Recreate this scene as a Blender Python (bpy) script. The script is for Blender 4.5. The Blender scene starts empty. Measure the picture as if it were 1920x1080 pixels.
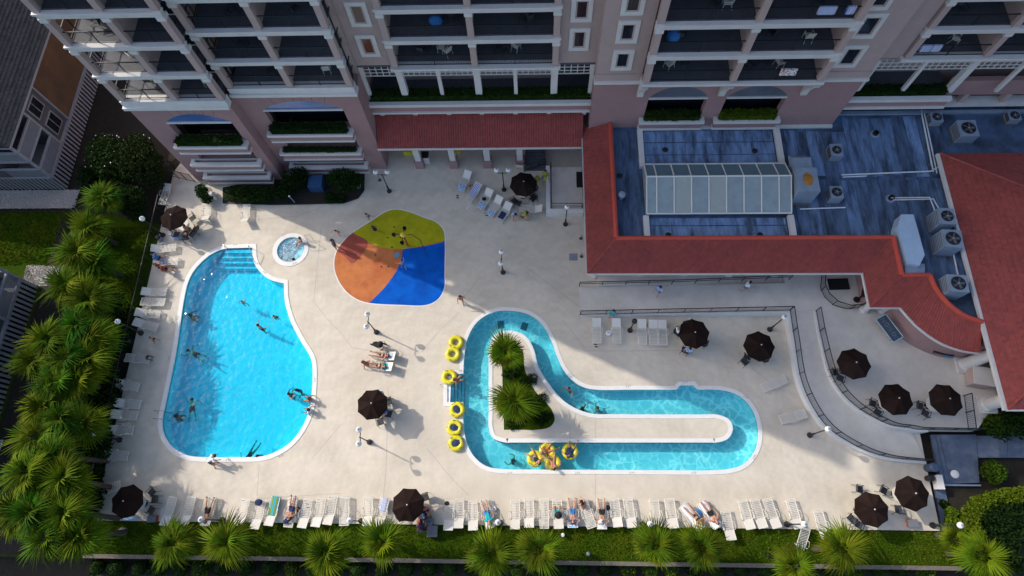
import bpy, math, random
from mathutils import Vector, Matrix
from mathutils.geometry import tessellate_polygon
random.seed(7)
R = math.radians
S = bpy.context.scene
COL = S.collection
# ------------------------------------------------------------------ camera, sky, sun, exposure
FPX, CAMH = 1180.0, 46.0                      # focal length in photo pixels, drone height
def _norm(v): return Vector(v).normalized()
_n = _norm((41, 446, FPX)); _d = Vector((38, -FPX * FPX / 446, FPX)); _d = (_d - _n * _d.dot(_n)).normalized()
_x = _d.cross(-_n)
ROWS = (_x, _d, -_n)                          # world axes seen from the camera
cam = bpy.data.cameras.new('drone_camera'); camo = bpy.data.objects.new('drone_camera', cam); COL.objects.link(camo)
cam.sensor_width = 36; cam.lens = FPX / 1920 * 36; cam.clip_end = 2000
camo.matrix_world = Matrix(((_x.x, -_x.y, -_x.z, 0), (_d.x, -_d.y, -_d.z, 0), (-_n.x, _n.y, _n.z, CAMH), (0, 0, 0, 1)))
S.camera = camo
W = bpy.data.worlds.new('World'); S.world = W; W.use_nodes = True
SUN_EL, SUN_DIR = R(37.5), Vector((0.908, -0.418))   # where the light travels over the ground
sky = W.node_tree.nodes.new('ShaderNodeTexSky'); sky.sky_type = 'NISHITA'; sky.sun_disc = False
sky.sun_elevation = SUN_EL; sky.sun_rotation = math.atan2(-SUN_DIR.x, -SUN_DIR.y); sky.air_density = 1.0; sky.dust_density = 2.7
bg = W.node_tree.nodes['Background']; bg.inputs['Strength'].default_value = 0.15
W.node_tree.links.new(sky.outputs[0], bg.inputs[0])
sl = bpy.data.lights.new('sun', 'SUN'); sl.energy = 2.0; sl.angle = R(0.55); sl.color = (1.0, 0.93, 0.82)
so = bpy.data.objects.new('sun', sl); COL.objects.link(so)
so.rotation_euler = Vector((SUN_DIR.x * math.cos(SUN_EL), SUN_DIR.y * math.cos(SUN_EL), -math.sin(SUN_EL))).to_track_quat('-Z', 'Y').to_euler()
S.view_settings.view_transform = 'Standard'; S.view_settings.look = 'None'; S.view_settings.gamma = 1; S.view_settings.exposure = 0.82
S.cycles.max_bounces = 8; S.cycles.transparent_max_bounces = 12

def at(px, py, z=0.0):
    """point of the photograph -> place on the level plane z"""
    c = Vector((px - 960, py - 540, FPX)); r = Vector((ROWS[0].dot(c), ROWS[1].dot(c), ROWS[2].dot(c)))
    t = (z - CAMH) / r.z
    return Vector((r.x * t, r.y * t, z))
def atY(px, py, Y):
    c = Vector((px - 960, py - 540, FPX)); r = Vector((ROWS[0].dot(c), ROWS[1].dot(c), ROWS[2].dot(c)))
    t = Y / r.y
    return (r.x * t, CAMH + r.z * t)
# ------------------------------------------------------------------ materials
MATS = {}
def nod(nt, t, **k):
    n = nt.nodes.new(t)
    for a, b in k.items():
        if a in n.inputs: n.inputs[a].default_value = b
        else: setattr(n, a, b)
    return n
def mat(name, c, rough=0.6, var=0.18, scale=3.0, bump=0.0, bscale=None, metal=0.0, rnd=0.0, hue=0.0, spec=0.4, c2=None, c2scale=0.5, c2amt=0.5, trans=0.0, coords='Object', stretch=None):
    """base colour with two scales of wear, optional second colour in blotches, fine relief, per-object change"""
    if name in MATS: return MATS[name]
    m = bpy.data.materials.new(name); m.use_nodes = True; nt = m.node_tree; L = nt.links.new
    b = nt.nodes['Principled BSDF']; b.inputs['Roughness'].default_value = rough; b.inputs['Metallic'].default_value = metal
    b.inputs['Specular IOR Level'].default_value = spec
    tc = nod(nt, 'ShaderNodeTexCoord'); src = tc.outputs['Object']
    if coords == 'World': src = nod(nt, 'ShaderNodeNewGeometry').outputs['Position']
    if stretch:
        mp = nod(nt, 'ShaderNodeMapping'); mp.inputs['Scale'].default_value = stretch; L(src, mp.inputs['Vector']); src = mp.outputs[0]
    n1 = nod(nt, 'ShaderNodeTexNoise', Scale=scale, Detail=6.0, Roughness=0.65); L(src, n1.inputs['Vector'])
    mr = nod(nt, 'ShaderNodeMapRange'); mr.inputs['From Min'].default_value = .25; mr.inputs['From Max'].default_value = .75
    mr.inputs['To Min'].default_value = 1 - var; mr.inputs['To Max'].default_value = 1 + var; L(n1.outputs['Fac'], mr.inputs['Value'])
    base = nod(nt, 'ShaderNodeRGB'); base.outputs[0].default_value = (*c, 1); col = base.outputs[0]
    if c2:
        n2 = nod(nt, 'ShaderNodeTexNoise', Scale=c2scale, Detail=5.0, Roughness=0.6); L(src, n2.inputs['Vector'])
        m2 = nod(nt, 'ShaderNodeMapRange'); m2.inputs['From Min'].default_value = .45; m2.inputs['From Max'].default_value = .65; m2.inputs['To Max'].default_value = c2amt
        L(n2.outputs['Fac'], m2.inputs['Value'])
        mx = nod(nt, 'ShaderNodeMix', data_type='RGBA'); L(m2.outputs[0], mx.inputs[0]); L(col, mx.inputs[6]); mx.inputs[7].default_value = (*c2, 1); col = mx.outputs[2]
    mul = nod(nt, 'ShaderNodeMix', data_type='RGBA', blend_type='MULTIPLY'); mul.inputs[0].default_value = 1
    L(col, mul.inputs[6]); L(mr.outputs[0], mul.inputs[7]); col = mul.outputs[2]
    if rnd or hue:
        oi = nod(nt, 'ShaderNodeObjectInfo'); hs = nod(nt, 'ShaderNodeHueSaturation'); L(col, hs.inputs['Color'])
        a = nod(nt, 'ShaderNodeMapRange'); a.inputs['To Min'].default_value = 1 - rnd; a.inputs['To Max'].default_value = 1 + rnd; L(oi.outputs['Random'], a.inputs['Value']); L(a.outputs[0], hs.inputs['Value'])
        if hue:
            w = nod(nt, 'ShaderNodeTexWhiteNoise', noise_dimensions='1D'); L(oi.outputs['Random'], w.inputs['W'])
            h = nod(nt, 'ShaderNodeMapRange'); h.inputs['To Min'].default_value = .5 - hue; h.inputs['To Max'].default_value = .5 + hue; L(w.outputs['Value'], h.inputs['Value']); L(h.outputs[0], hs.inputs['Hue'])
        col = hs.outputs[0]
    L(col, b.inputs['Base Color'])
    if bump:
        n3 = nod(nt, 'ShaderNodeTexNoise', Scale=bscale or scale * 8, Detail=4.0); L(src, n3.inputs['Vector'])
        bp = nod(nt, 'ShaderNodeBump', Strength=bump, Distance=0.02); L(n3.outputs['Fac'], bp.inputs['Height']); L(bp.outputs[0], b.inputs['Normal'])
    if trans:
        out = nt.nodes['Material Output']; tr = nod(nt, 'ShaderNodeBsdfTranslucent'); L(col, tr.inputs['Color'])
        ms = nod(nt, 'ShaderNodeMixShader'); ms.inputs[0].default_value = trans; L(b.outputs[0], ms.inputs[1]); L(tr.outputs[0], ms.inputs[2]); L(ms.outputs[0], out.inputs['Surface'])
    MATS[name] = m
    return m
def water_mat(name, tint, dark, cscale=1.6, bump=0.35, bscale=2.2, foam=0.0):
    """clear water: a tinted see-through sheet with gloss; caustic light is painted into its tint as a bright web"""
    m = bpy.data.materials.new(name); m.use_nodes = True; nt = m.node_tree; L = nt.links.new
    nt.nodes.remove(nt.nodes['Principled BSDF']); out = nt.nodes['Material Output']
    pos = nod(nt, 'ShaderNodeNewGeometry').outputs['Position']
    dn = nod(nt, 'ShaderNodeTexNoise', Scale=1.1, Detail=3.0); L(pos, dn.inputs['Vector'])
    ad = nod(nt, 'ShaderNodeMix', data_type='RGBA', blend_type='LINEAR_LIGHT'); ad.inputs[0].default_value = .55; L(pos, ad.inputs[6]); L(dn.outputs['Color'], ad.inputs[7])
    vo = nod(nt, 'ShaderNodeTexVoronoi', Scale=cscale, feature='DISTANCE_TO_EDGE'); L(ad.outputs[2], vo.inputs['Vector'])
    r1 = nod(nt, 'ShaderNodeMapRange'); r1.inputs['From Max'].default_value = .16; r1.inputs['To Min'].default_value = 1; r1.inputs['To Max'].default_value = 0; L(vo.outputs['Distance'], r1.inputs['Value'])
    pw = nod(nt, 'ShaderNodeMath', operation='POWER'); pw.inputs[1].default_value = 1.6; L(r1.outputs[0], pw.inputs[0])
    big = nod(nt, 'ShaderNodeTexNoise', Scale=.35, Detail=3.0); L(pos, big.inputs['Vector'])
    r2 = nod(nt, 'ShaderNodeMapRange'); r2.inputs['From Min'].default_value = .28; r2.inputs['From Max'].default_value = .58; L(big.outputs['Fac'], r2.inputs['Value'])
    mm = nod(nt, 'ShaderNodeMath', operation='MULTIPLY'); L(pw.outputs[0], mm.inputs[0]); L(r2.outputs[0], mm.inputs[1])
    mx = nod(nt, 'ShaderNodeMix', data_type='RGBA'); L(mm.outputs[0], mx.inputs[0]); mx.inputs[6].default_value = (*dark, 1); mx.inputs[7].default_value = (*tint, 1)  # imitated caustics: brighter tint along the cell edges
    tr = nod(nt, 'ShaderNodeBsdfTransparent'); L(mx.outputs[2], tr.inputs['Color'])
    wn = nod(nt, 'ShaderNodeTexNoise', Scale=bscale, Detail=1.6, Roughness=.5); L(pos, wn.inputs['Vector'])
    bp = nod(nt, 'ShaderNodeBump', Strength=bump, Distance=.25); L(wn.outputs['Fac'], bp.inputs['Height'])
    gl = nod(nt, 'ShaderNodeBsdfGlossy', Roughness=.07); L(bp.outputs[0], gl.inputs['Normal'])
    gi = nod(nt, 'ShaderNodeNewGeometry'); dt = nod(nt, 'ShaderNodeVectorMath', operation='DOT_PRODUCT'); L(gi.outputs['Incoming'], dt.inputs[0]); L(bp.outputs[0], dt.inputs[1])
    ab = nod(nt, 'ShaderNodeMath', operation='ABSOLUTE'); L(dt.outputs['Value'], ab.inputs[0]); iv = nod(nt, 'ShaderNodeMath', operation='SUBTRACT', use_clamp=True); iv.inputs[0].default_value = 1; L(ab.outputs[0], iv.inputs[1])
    p5 = nod(nt, 'ShaderNodeMath', operation='POWER'); p5.inputs[1].default_value = 5; L(iv.outputs[0], p5.inputs[0]); fr = nod(nt, 'ShaderNodeMath', operation='MULTIPLY_ADD'); L(p5.outputs[0], fr.inputs[0]); fr.inputs[1].default_value = .98; fr.inputs[2].default_value = .02
    ms = nod(nt, 'ShaderNodeMixShader'); L(fr.outputs[0], ms.inputs[0]); L(tr.outputs[0], ms.inputs[1]); L(gl.outputs[0], ms.inputs[2])
    last = ms.outputs[0]
    if foam:
        fn = nod(nt, 'ShaderNodeTexNoise', Scale=5.0, Detail=8.0, Roughness=.75); L(pos, fn.inputs['Vector'])
        fm = nod(nt, 'ShaderNodeMapRange'); fm.inputs['From Min'].default_value = .38; fm.inputs['From Max'].default_value = .68; fm.inputs['To Max'].default_value = foam; L(fn.outputs['Fac'], fm.inputs['Value'])
        df = nod(nt, 'ShaderNodeBsdfDiffuse'); df.inputs['Color'].default_value = (.75, .88, .92, 1)
        m2 = nod(nt, 'ShaderNodeMixShader'); L(fm.outputs[0], m2.inputs[0]); L(last, m2.inputs[1]); L(df.outputs[0], m2.inputs[2]); last = m2.outputs[0]
    L(last, out.inputs['Surface']); MATS[name] = m
    return m
# ------------------------------------------------------------------ mesh builder
class MB:
    def __init__(s): s.v = []; s.f = []
    def add(s, vs, fs):
        o = len(s.v); s.v += [tuple(p) for p in vs]; s.f += [tuple(i + o for i in f) for f in fs]; return s
    def box(s, x0, x1, y0, y1, z0, z1):
        return s.add([(x0, y0, z0), (x1, y0, z0), (x1, y1, z0), (x0, y1, z0), (x0, y0, z1), (x1, y0, z1), (x1, y1, z1), (x0, y1, z1)],
                     [(0, 3, 2, 1), (4, 5, 6, 7), (0, 1, 5, 4), (1, 2, 6, 5), (2, 3, 7, 6), (3, 0, 4, 7)])
    def obox(s, c, sx, sy, sz, rz=0, rx=0, ry=0):
        M = Matrix.Rotation(rz, 3, 'Z') @ Matrix.Rotation(ry, 3, 'Y') @ Matrix.Rotation(rx, 3, 'X'); c = Vector(c)
        vs = [c + M @ Vector((a * sx / 2, b * sy / 2, d * sz / 2)) for d in (-1, 1) for a, b in ((-1, -1), (1, -1), (1, 1), (-1, 1))]
        return s.add(vs, [(0, 3, 2, 1), (4, 5, 6, 7), (0, 1, 5, 4), (1, 2, 6, 5), (2, 3, 7, 6), (3, 0, 4, 7)])
    def tube(s, pts, r, n=6, cap=True, closed=False):
        pts = [Vector(p) for p in pts]; k = len(pts); rs = r if isinstance(r, (list, tuple)) else [r] * k; vs = []; fs = []
        for i, p in enumerate(pts):
            a = pts[(i + 1) % k] if (closed or i < k - 1) else p; b = pts[i - 1] if (closed or i > 0) else p
            d = (a - b); d = d.normalized() if d.length > 1e-6 else Vector((0, 0, 1))
            u = d.cross(Vector((0, 0, 1)) if abs(d.z) < .95 else Vector((1, 0, 0))).normalized(); w = d.cross(u)
            for j in range(n): t = 2 * math.pi * j / n; vs.append(p + (u * math.cos(t) + w * math.sin(t)) * rs[i])
        for i in range(k if closed else k - 1):
            q = (i + 1) % k
            for j in range(n): fs.append((i * n + j, q * n + j, q * n + (j + 1) % n, i * n + (j + 1) % n))
        if cap and not closed: fs += [tuple(range(n)), tuple(reversed(range((k - 1) * n, k * n)))]
        return s.add(vs, fs)
    def lathe(s, prof, c=(0, 0, 0), n=16, sx=1, sy=1):
        c = Vector(c); vs = []; fs = []; k = len(prof)
        for r, z in prof:
            for j in range(n): t = 2 * math.pi * j / n; vs.append(c + Vector((r * sx * math.cos(t), r * sy * math.sin(t), z)))
        for i in range(k - 1):
            for j in range(n): fs.append((i * n + j, i * n + (j + 1) % n, (i + 1) * n + (j + 1) % n, (i + 1) * n + j))
        fs += [tuple(reversed(range(n))), tuple(range((k - 1) * n, k * n))]
        return s.add(vs, fs)
    def ball(s, c, r, n=12, m=8, sx=1, sy=1, sz=1):
        return s.lathe([(max(1e-4, r * math.sin(math.pi * i / m)), -r * sz * math.cos(math.pi * i / m)) for i in range(m + 1)], c, n, sx, sy)
    def torus(s, c, R_, r, n=20, m=8, flat=1.0):
        vs = []; fs = []
        for i in range(n):
            a = 2 * math.pi * i / n
            for j in range(m): b = 2 * math.pi * j / m; q = R_ + r * math.cos(b); vs.append((c[0] + q * math.cos(a), c[1] + q * math.sin(a), c[2] + r * flat * math.sin(b)))
        for i in range(n):
            for j in range(m): fs.append((i * m + j, (i + 1) % n * m + j, (i + 1) % n * m + (j + 1) % m, i * m + (j + 1) % m))
        return s.add(vs, fs)
    def sheet(s, poly, z, holes=()):
        loops = [[Vector((p[0], p[1], 0)) for p in q] for q in (poly, *holes)]; vs = [(p.x, p.y, z) for q in loops for p in q]
        return s.add(vs, [up(t, vs) for t in tessellate_polygon(loops)])
    def prism(s, poly, z0, z1, holes=(), axis='z'):
        """poly raised from z0 to z1; axis 'y': poly is in x,z and runs from y=z0 to y=z1"""
        loops = [[Vector((p[0], p[1], 0)) for p in q] for q in (poly, *holes)]; flat = [p for q in loops for p in q]; k = len(flat)
        P = (lambda p, h: (p.x, p.y, h)) if axis == 'z' else (lambda p, h: (p.x, h, p.y))
        vs = [P(p, z0) for p in flat] + [P(p, z1) for p in flat]; tri = tessellate_polygon(loops); fs = list(tri) + [tuple(i + k for i in reversed(t)) for t in tri]
        o = 0
        for q in loops:
            for i in range(len(q)): j = (i + 1) % len(q); fs.append((o + i, o + j, o + j + k, o + i + k))
            o += len(q)
        return s.add(vs, fs)
    def mesh(s, name, m, smooth=False):
        me = bpy.data.meshes.new(name); me.from_pydata(s.v, [], s.f); me.update()
        if m: me.materials.append(m)
        if smooth:
            for p in me.polygons: p.use_smooth = True
        return me
    def build(s, name, m, parent=None, smooth=False, kind=None):
        if parent is not None:
            w = wloc(parent); s.v = [(a - w.x, b - w.y, c - w.z) for a, b, c in s.v]
        me = s.mesh(name, m, smooth)
        if len({round(v[2], 5) for v in s.v}) > 1: fixn(me)      # flat sheets already face up
        return link(name, me, parent, kind)
def up(t, vs):
    a, b, c = (Vector(vs[i]) for i in t)
    return tuple(t) if (b - a).cross(c - a).z > 0 else tuple(reversed(t))
def fixn(me):
    import bmesh
    bm = bmesh.new(); bm.from_mesh(me); bmesh.ops.recalc_face_normals(bm, faces=bm.faces); bm.to_mesh(me); bm.free()
def link(name, me, parent=None, kind=None):
    o = bpy.data.objects.new(name, me); COL.objects.link(o)
    if parent is not None: o.parent = parent
    if kind: o['kind'] = kind
    return o
def wloc(o):
    v = Vector(o.location)
    while o.parent: o = o.parent; v += Vector(o.location)
    return v
def thing(name, label, cat, loc=(0, 0, 0), rz=0, group=None):
    o = bpy.data.objects.new(name, None); COL.objects.link(o); o.empty_display_size = .2
    o.location = loc; o.rotation_euler = (0, 0, rz); return tag(o, label, cat, group)
def tag(o, label, cat, group=None):
    o['label'] = label; o['category'] = cat
    if group: o['group'] = group
    return o
def struct(o, label=None):
    o['kind'] = 'structure'
    if label: o['label'] = label
    return o
def copy_tree(o, parent=None):
    c = o.copy(); COL.objects.link(c)
    if parent is not None: c.parent = parent
    for ch in list(o.children): copy_tree(ch, c)
    return c
def place(proto, loc, rz=0, label=None, group=None, scale=1.0):
    if not proto.get('used_up'):
        o = proto; proto['used_up'] = 1
    else: o = copy_tree(proto)
    o.location = loc; o.rotation_euler = (0, 0, rz); o.scale = (scale,) * 3
    if label: o['label'] = label
    if group: o['group'] = group
    return o
def tidy():
    for o in bpy.data.objects:
        if 'used_up' in o: del o['used_up']
def curve(pts, n=6, closed=True):
    """smooth outline; a point given as (x, y, 1) stays a corner"""
    pts = [tuple(p) for p in pts]; D_ = lambda a, b: math.hypot(a[0] - b[0], a[1] - b[1]); k = len(pts); fine = []
    for i in range(k):                                   # shorten long runs next to tight bends so that the curve does not overshoot
        fine.append(pts[i]); a, b = pts[i], pts[(i + 1) % k]
        if i == k - 1 and not closed: continue
        L_ = D_(a, b); la = D_(pts[i - 1], a) if (closed or i) else L_; lb = D_(b, pts[(i + 2) % k]) if (closed or i < k - 2) else L_
        cut = [la / L_] if L_ > 2.2 * la and len(a) < 3 else []; cut += [1 - lb / L_] if L_ > 2.2 * lb and len(b) < 3 else []
        for t in sorted(cut): fine.append((a[0] + (b[0] - a[0]) * t, a[1] + (b[1] - a[1]) * t))
    pts = fine; k = len(pts); out = []
    for i in range(k if closed else k - 1):
        p0, p1, p2, p3 = (pts[(i + d) % k] if closed else pts[min(max(i + d, 0), k - 1)] for d in (-1, 0, 1, 2))
        a, b, c, e = (Vector(q[:2]) for q in (p0, p1, p2, p3))
        if len(p1) > 2: a = b - (c - b) * .0 if len(p2) > 2 else b * 1.0
        if len(p2) > 2: e = c * 1.0
        for j in range(n):
            t = j / n
            if len(p1) > 2 and len(p2) > 2: q = b.lerp(c, t)
            else: q = 0.5 * ((2 * b) + (c - a) * t + (2 * a - 5 * b + 4 * c - e) * t * t + (3 * b - a - 3 * c + e) * t ** 3)
            out.append(q)
    if not closed: out.append(Vector(pts[-1][:2]))
    return out
def pxcurve(pts, z=0.0, n=6, closed=True):
    w = []
    for p in pts:
        q = at(p[0], p[1], z); w.append((q.x, q.y, 1) if len(p) > 2 else (q.x, q.y))
    return curve(w, n, closed)
def offset(poly, d):
    k = len(poly); area = sum(poly[i].x * poly[(i + 1) % k].y - poly[(i + 1) % k].x * poly[i].y for i in range(k)); sg = 1 if area > 0 else -1; out = []
    for i in range(k):
        t1 = (poly[i] - poly[i - 1]).normalized(); t2 = (poly[(i + 1) % k] - poly[i]).normalized()
        n1 = Vector((t1.y, -t1.x)); n2 = Vector((t2.y, -t2.x)); m = (n1 + n2); m = m.normalized() if m.length > .05 else n1
        out.append(poly[i] + m * (sg * d / max(.5, m.dot(n1))))
    return out
# ------------------------------------------------------------------ palette
m_deck = mat('cream_deck', (.575, .515, .425), .75, .13, 1.3, .25, 30, c2=(.47, .415, .335), c2scale=.33, c2amt=.75, coords='World')
m_terr = mat('terrace_concrete', (.56, .525, .47), .75, .12, 1.0, .25, 30, c2=(.45, .42, .38), c2scale=.35, c2amt=.5, coords='World')
m_cop = mat('white_coping', (.68, .67, .65), .55, .06, 2.0, .1, coords='World')
m_joint = mat('deck_joint', (.36, .33, .29), .9, .2, 1.0, coords='World')
m_plas = mat('pool_plaster', (.74, .84, .88), .6, .06, .8, coords='World')
m_grass = mat('lawn', (.028, .058, .002), 1.0, .35, 5.0, .9, 60, c2=(.055, .062, .003), c2scale=.5, c2amt=.6, spec=.05, coords='World')
m_soil = mat('soil', (.018, .015, .010), .95, .4, 3, .5, coords='World')
m_grav = mat('gravel_bed', (.40, .385, .36), .9, .3, 12, .6, 30, coords='World')
m_pink = mat('pink_stucco', (.32, .195, .19), .8, .07, 1.2, .2, 60, c2=(.28, .175, .17), c2scale=.25, c2amt=.4, coords='World')
m_col = mat('beige_stucco', (.41, .31, .285), .75, .07, 1.5, .1, coords='World')
m_white = mat('white_trim', (.60, .58, .555), .6, .07, 1.2, c2=(.52, .505, .48), c2scale=.8, c2amt=.35, coords='World')
m_dark = mat('black_metal', (.012, .013, .016), .45, .2, 4)
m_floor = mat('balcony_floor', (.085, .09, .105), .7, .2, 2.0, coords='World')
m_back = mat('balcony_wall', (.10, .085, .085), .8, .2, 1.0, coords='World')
m_glass = mat('dark_glass', (.012, .016, .022), .08, .3, .6, spec=.6, coords='World')
m_blueg = mat('arch_glass', (.05, .12, .30), .12, .3, .5, spec=.8, coords='World')
m_arch2 = mat('arch_panel', (.10, .115, .15), .4, .3, .6, spec=.4, coords='World')
m_red = mat('red_tile', (.28, .055, .044), .65, .32, 3.0, .15, c2=(.20, .04, .035), c2scale=.6, c2amt=.6, coords='World')
m_ridge = mat('red_ridge', (.46, .065, .04), .6, .12, 1.5, coords='World')
m_roof = mat('roof_membrane', (.07, .115, .20), .8, .3, 1.5, .3, 20, spec=.2, c2=(.028, .038, .055), c2scale=.45, c2amt=.85, coords='World')
m_grey = mat('painted_metal', (.22, .28, .36), .5, .12, 1.5, c2=(.15, .18, .22), c2scale=1.2, c2amt=.4)
m_rust = mat('rust', (.42, .19, .035), .9, .4, 3.0, c2=(.15, .06, .02), c2scale=2, c2amt=.7)
m_pipe = mat('pvc_pipe', (.62, .66, .70), .4, .1, 3)
m_plast = mat('white_plastic', (.64, .61, .55), .45, .05, 3, rnd=.05)
m_canvas = mat('umbrella_canvas', (.017, .0095, .008), .95, .3, 2, .2, 40, spec=.08, rnd=.3)
m_globe = mat('globe_glass', (.74, .72, .68), .25, .05, 3, spec=.6)
m_yel = mat('yellow_vinyl', (.62, .55, .025), .3, .08, 3, rnd=.06, spec=.5)
m_navy = mat('navy_mesh', (.012, .025, .09), .7, .2, 4)
m_dead = mat('dead_frond', (.12, .095, .04), .8, .3, 4)
m_bark = mat('palm_bark', (.065, .05, .035), .9, .35, 6, .6)
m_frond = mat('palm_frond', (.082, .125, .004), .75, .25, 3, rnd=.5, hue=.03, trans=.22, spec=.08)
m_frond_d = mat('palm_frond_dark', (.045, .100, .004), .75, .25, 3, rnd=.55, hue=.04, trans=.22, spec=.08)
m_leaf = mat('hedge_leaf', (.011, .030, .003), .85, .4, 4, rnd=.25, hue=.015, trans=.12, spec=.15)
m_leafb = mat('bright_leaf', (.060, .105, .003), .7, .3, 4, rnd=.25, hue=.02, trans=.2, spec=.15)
m_twig = mat('twig', (.06, .045, .03), .9, .2, 4)
m_petal = mat('petal', (.75, .72, .68), .7, .1, 4)
m_shing = mat('grey_shingle', (.034, .036, .042), .9, .3, 3, .3, spec=.15, c2=(.02, .021, .025), c2scale=1.0, c2amt=.5, coords='World')
m_lat = mat('grey_lattice', (.26, .275, .31), .75, .12, 2, coords='World')
m_brown = mat('brown_siding', (.115, .068, .036), .8, .25, .6, c2=(.05, .035, .025), c2scale=.25, c2amt=.7, coords='World')
m_hgrey = mat('grey_siding', (.085, .088, .095), .8, .15, 1, coords='World')
m_slate = mat('wet_concrete', (.075, .10, .15), .45, .3, 1.5, c2=(.17, .20, .24), c2scale=.55, c2amt=.7, coords='World')
m_timb = mat('weathered_timber', (.14, .12, .10), .9, .3, 4, coords='World')
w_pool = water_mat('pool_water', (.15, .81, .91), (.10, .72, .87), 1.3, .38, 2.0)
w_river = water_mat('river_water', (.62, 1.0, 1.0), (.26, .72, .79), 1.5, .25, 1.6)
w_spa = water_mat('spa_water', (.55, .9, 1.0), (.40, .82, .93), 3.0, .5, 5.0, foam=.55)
def P2(pts, z=0): return [at(x, y, z).to_2d() for x, y in pts]
# ------------------------------------------------------------------ ground
struct(MB().sheet([(-75, -2.4), (-31.05, -2.4), (-31.05, 23.2), (-36.8, 24.3), (-75, 24.3)], -.28).build('side_lawn', m_grass))
struct(MB().sheet([(-31.0, -2.2), (27.9, -2.2), (27.9, -.04), (-31.0, -.04)], -.14).build('grass_strip', m_grass))
struct(MB().sheet([(28.0, -2.2), (60, -2.2), (60, 3.2), (30.5, 3.2), (30.5, 2.9), (28.0, 2.9)], -.2).build('garden_bed', m_soil))
struct(MB().sheet([(-39.8, 24), (-36.6, 23), (-35.5, 14.5), (-33.4, 13.2), (-31.1, 12.6), (-31.1, -2.3), (-39.8, -2.3)], -.268).build('mulch_shade_bed', m_soil))  # mulch by the houses; towards the fence, palm shade put in as dark soil
# soft short grass blades give the lawns their nap
def blades(name, rects, n, z):
    b = MB(); vs = []; fs = []
    areas = [abs((r[1] - r[0]) * (r[3] - r[2])) for r in rects]
    for i in range(n):
        r = random.choices(rects, areas)[0]; x = random.uniform(r[0], r[1]); y = random.uniform(r[2], r[3]); a = random.uniform(0, 6.28); h = random.uniform(.05, .13); w = random.uniform(.03, .06)
        o = len(vs); vs += [(x - w * math.cos(a), y - w * math.sin(a), z), (x + w * math.cos(a), y + w * math.sin(a), z), (x + h * .7 * math.sin(a), y + h * .7 * math.cos(a), z + h)]; fs.append((o, o + 1, o + 2))
    b.v = vs; b.f = fs
    me = b.mesh(name, m_leafb); return link(name, me, None, 'stuff')
o = blades('grass', [(-31, 27.8, -2.1, -.1), (27.0, 27.8, -2.1, -.2)], 16000, -.14); o['label'] = 'short mown grass below the pool deck'
o = blades('grass', [(-36.5, -31.3, 13.5, 23), (-48, -36.5, 19.5, 24.5)], 16000, -.28); o['label'] = 'short grass between the palms and the deck'
# pools --------------------------------------------------------------------------------------
POOL = pxcurve([(427, 465, 1), (474, 464, 1), (476, 488), (487, 508), (507, 524), (533, 531, 1), (535, 565), (546, 603), (565, 640), (582, 668), (587, 692), (586, 730), (582, 765), (568, 800), (545, 830), (515, 849), (485, 857), (440, 858), (385, 858), (350, 854), (323, 838), (308, 815), (304, 790), (309, 762), (329, 665), (344, 565), (352, 530), (366, 504), (388, 482), (408, 470)])
RIV = pxcurve([(944, 582), (985, 587), (1014, 605), (1033, 635), (1045, 668), (1060, 698), (1085, 721), (1118, 730), (1190, 730), (1268, 730, 1), (1275, 722, 1), (1300, 722, 1), (1308, 730, 1), (1352, 731), (1388, 743), (1412, 770), (1422, 805), (1418, 840), (1398, 868), (1368, 880), (1320, 883), (1130, 882), (955, 881), (915, 876), (888, 856), (873, 825), (868, 790), (868, 755, 1), (838, 755, 1), (838, 702, 1), (868, 700, 1), (870, 665), (876, 635), (891, 607), (915, 589)])
ISL = pxcurve([(917, 720), (917, 800), (925, 821), (948, 829), (1150, 829), (1342, 829), (1364, 822), (1373, 804), (1365, 786), (1342, 778), (1200, 778), (1115, 777), (1085, 769), (1055, 751), (1030, 722), (1009, 688), (1000, 655), (986, 632), (965, 622), (940, 622), (923, 634), (917, 660)])
BED = pxcurve([(940, 650, 1), (978, 655), (984, 692), (1000, 728), (1033, 766), (1040, 786), (1030, 801), (1005, 806), (945, 806, 1)])
sc = at(545, 468); SPA = [Vector((sc.x + 1.13 * math.cos(i * math.pi / 24), sc.y + 1.13 * math.sin(i * math.pi / 24))) for i in range(48)]
PAD = pxcurve([(742, 393), (768, 398), (818, 417), (832, 434), (834, 462), (833, 538), (822, 560), (798, 572), (758, 572), (692, 568), (661, 556), (641, 536), (629, 511), (627, 490), (632, 470), (645, 452), (662, 436), (700, 412), (722, 398)], n=5)
DECK = [(-30.85, .0), (27.15, .0), (27.15, 4.4), (27.6, 31), (-29.5, 31), (-30.85, 28)]
deck = struct(MB().prism(DECK, -.25, 0, holes=[[p for p in q] for q in (POOL, RIV, SPA)]).build('pool_deck', m_deck))
isl = struct(MB().prism(ISL, -.9, .0, holes=[BED]).build('river_island', m_deck))
struct(MB().sheet(BED, -.03).build('island_bed', m_grass))
gh = [offset(q, .25) for q in (POOL, RIV, SPA)]
g = MB(); g.sheet([(-400, -2.45), (400, -2.45), (400, 400), (-400, 400)], -.45, holes=gh); g.sheet([(-400, -400), (400, -400), (400, -2.45), (-400, -2.45)], -1.7); g.add([(-400, -2.45, -1.7), (400, -2.45, -1.7), (400, -2.45, -.45), (-400, -2.45, -.45)], [(0, 1, 2, 3)])
struct(g.build('ground', m_soil))
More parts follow.
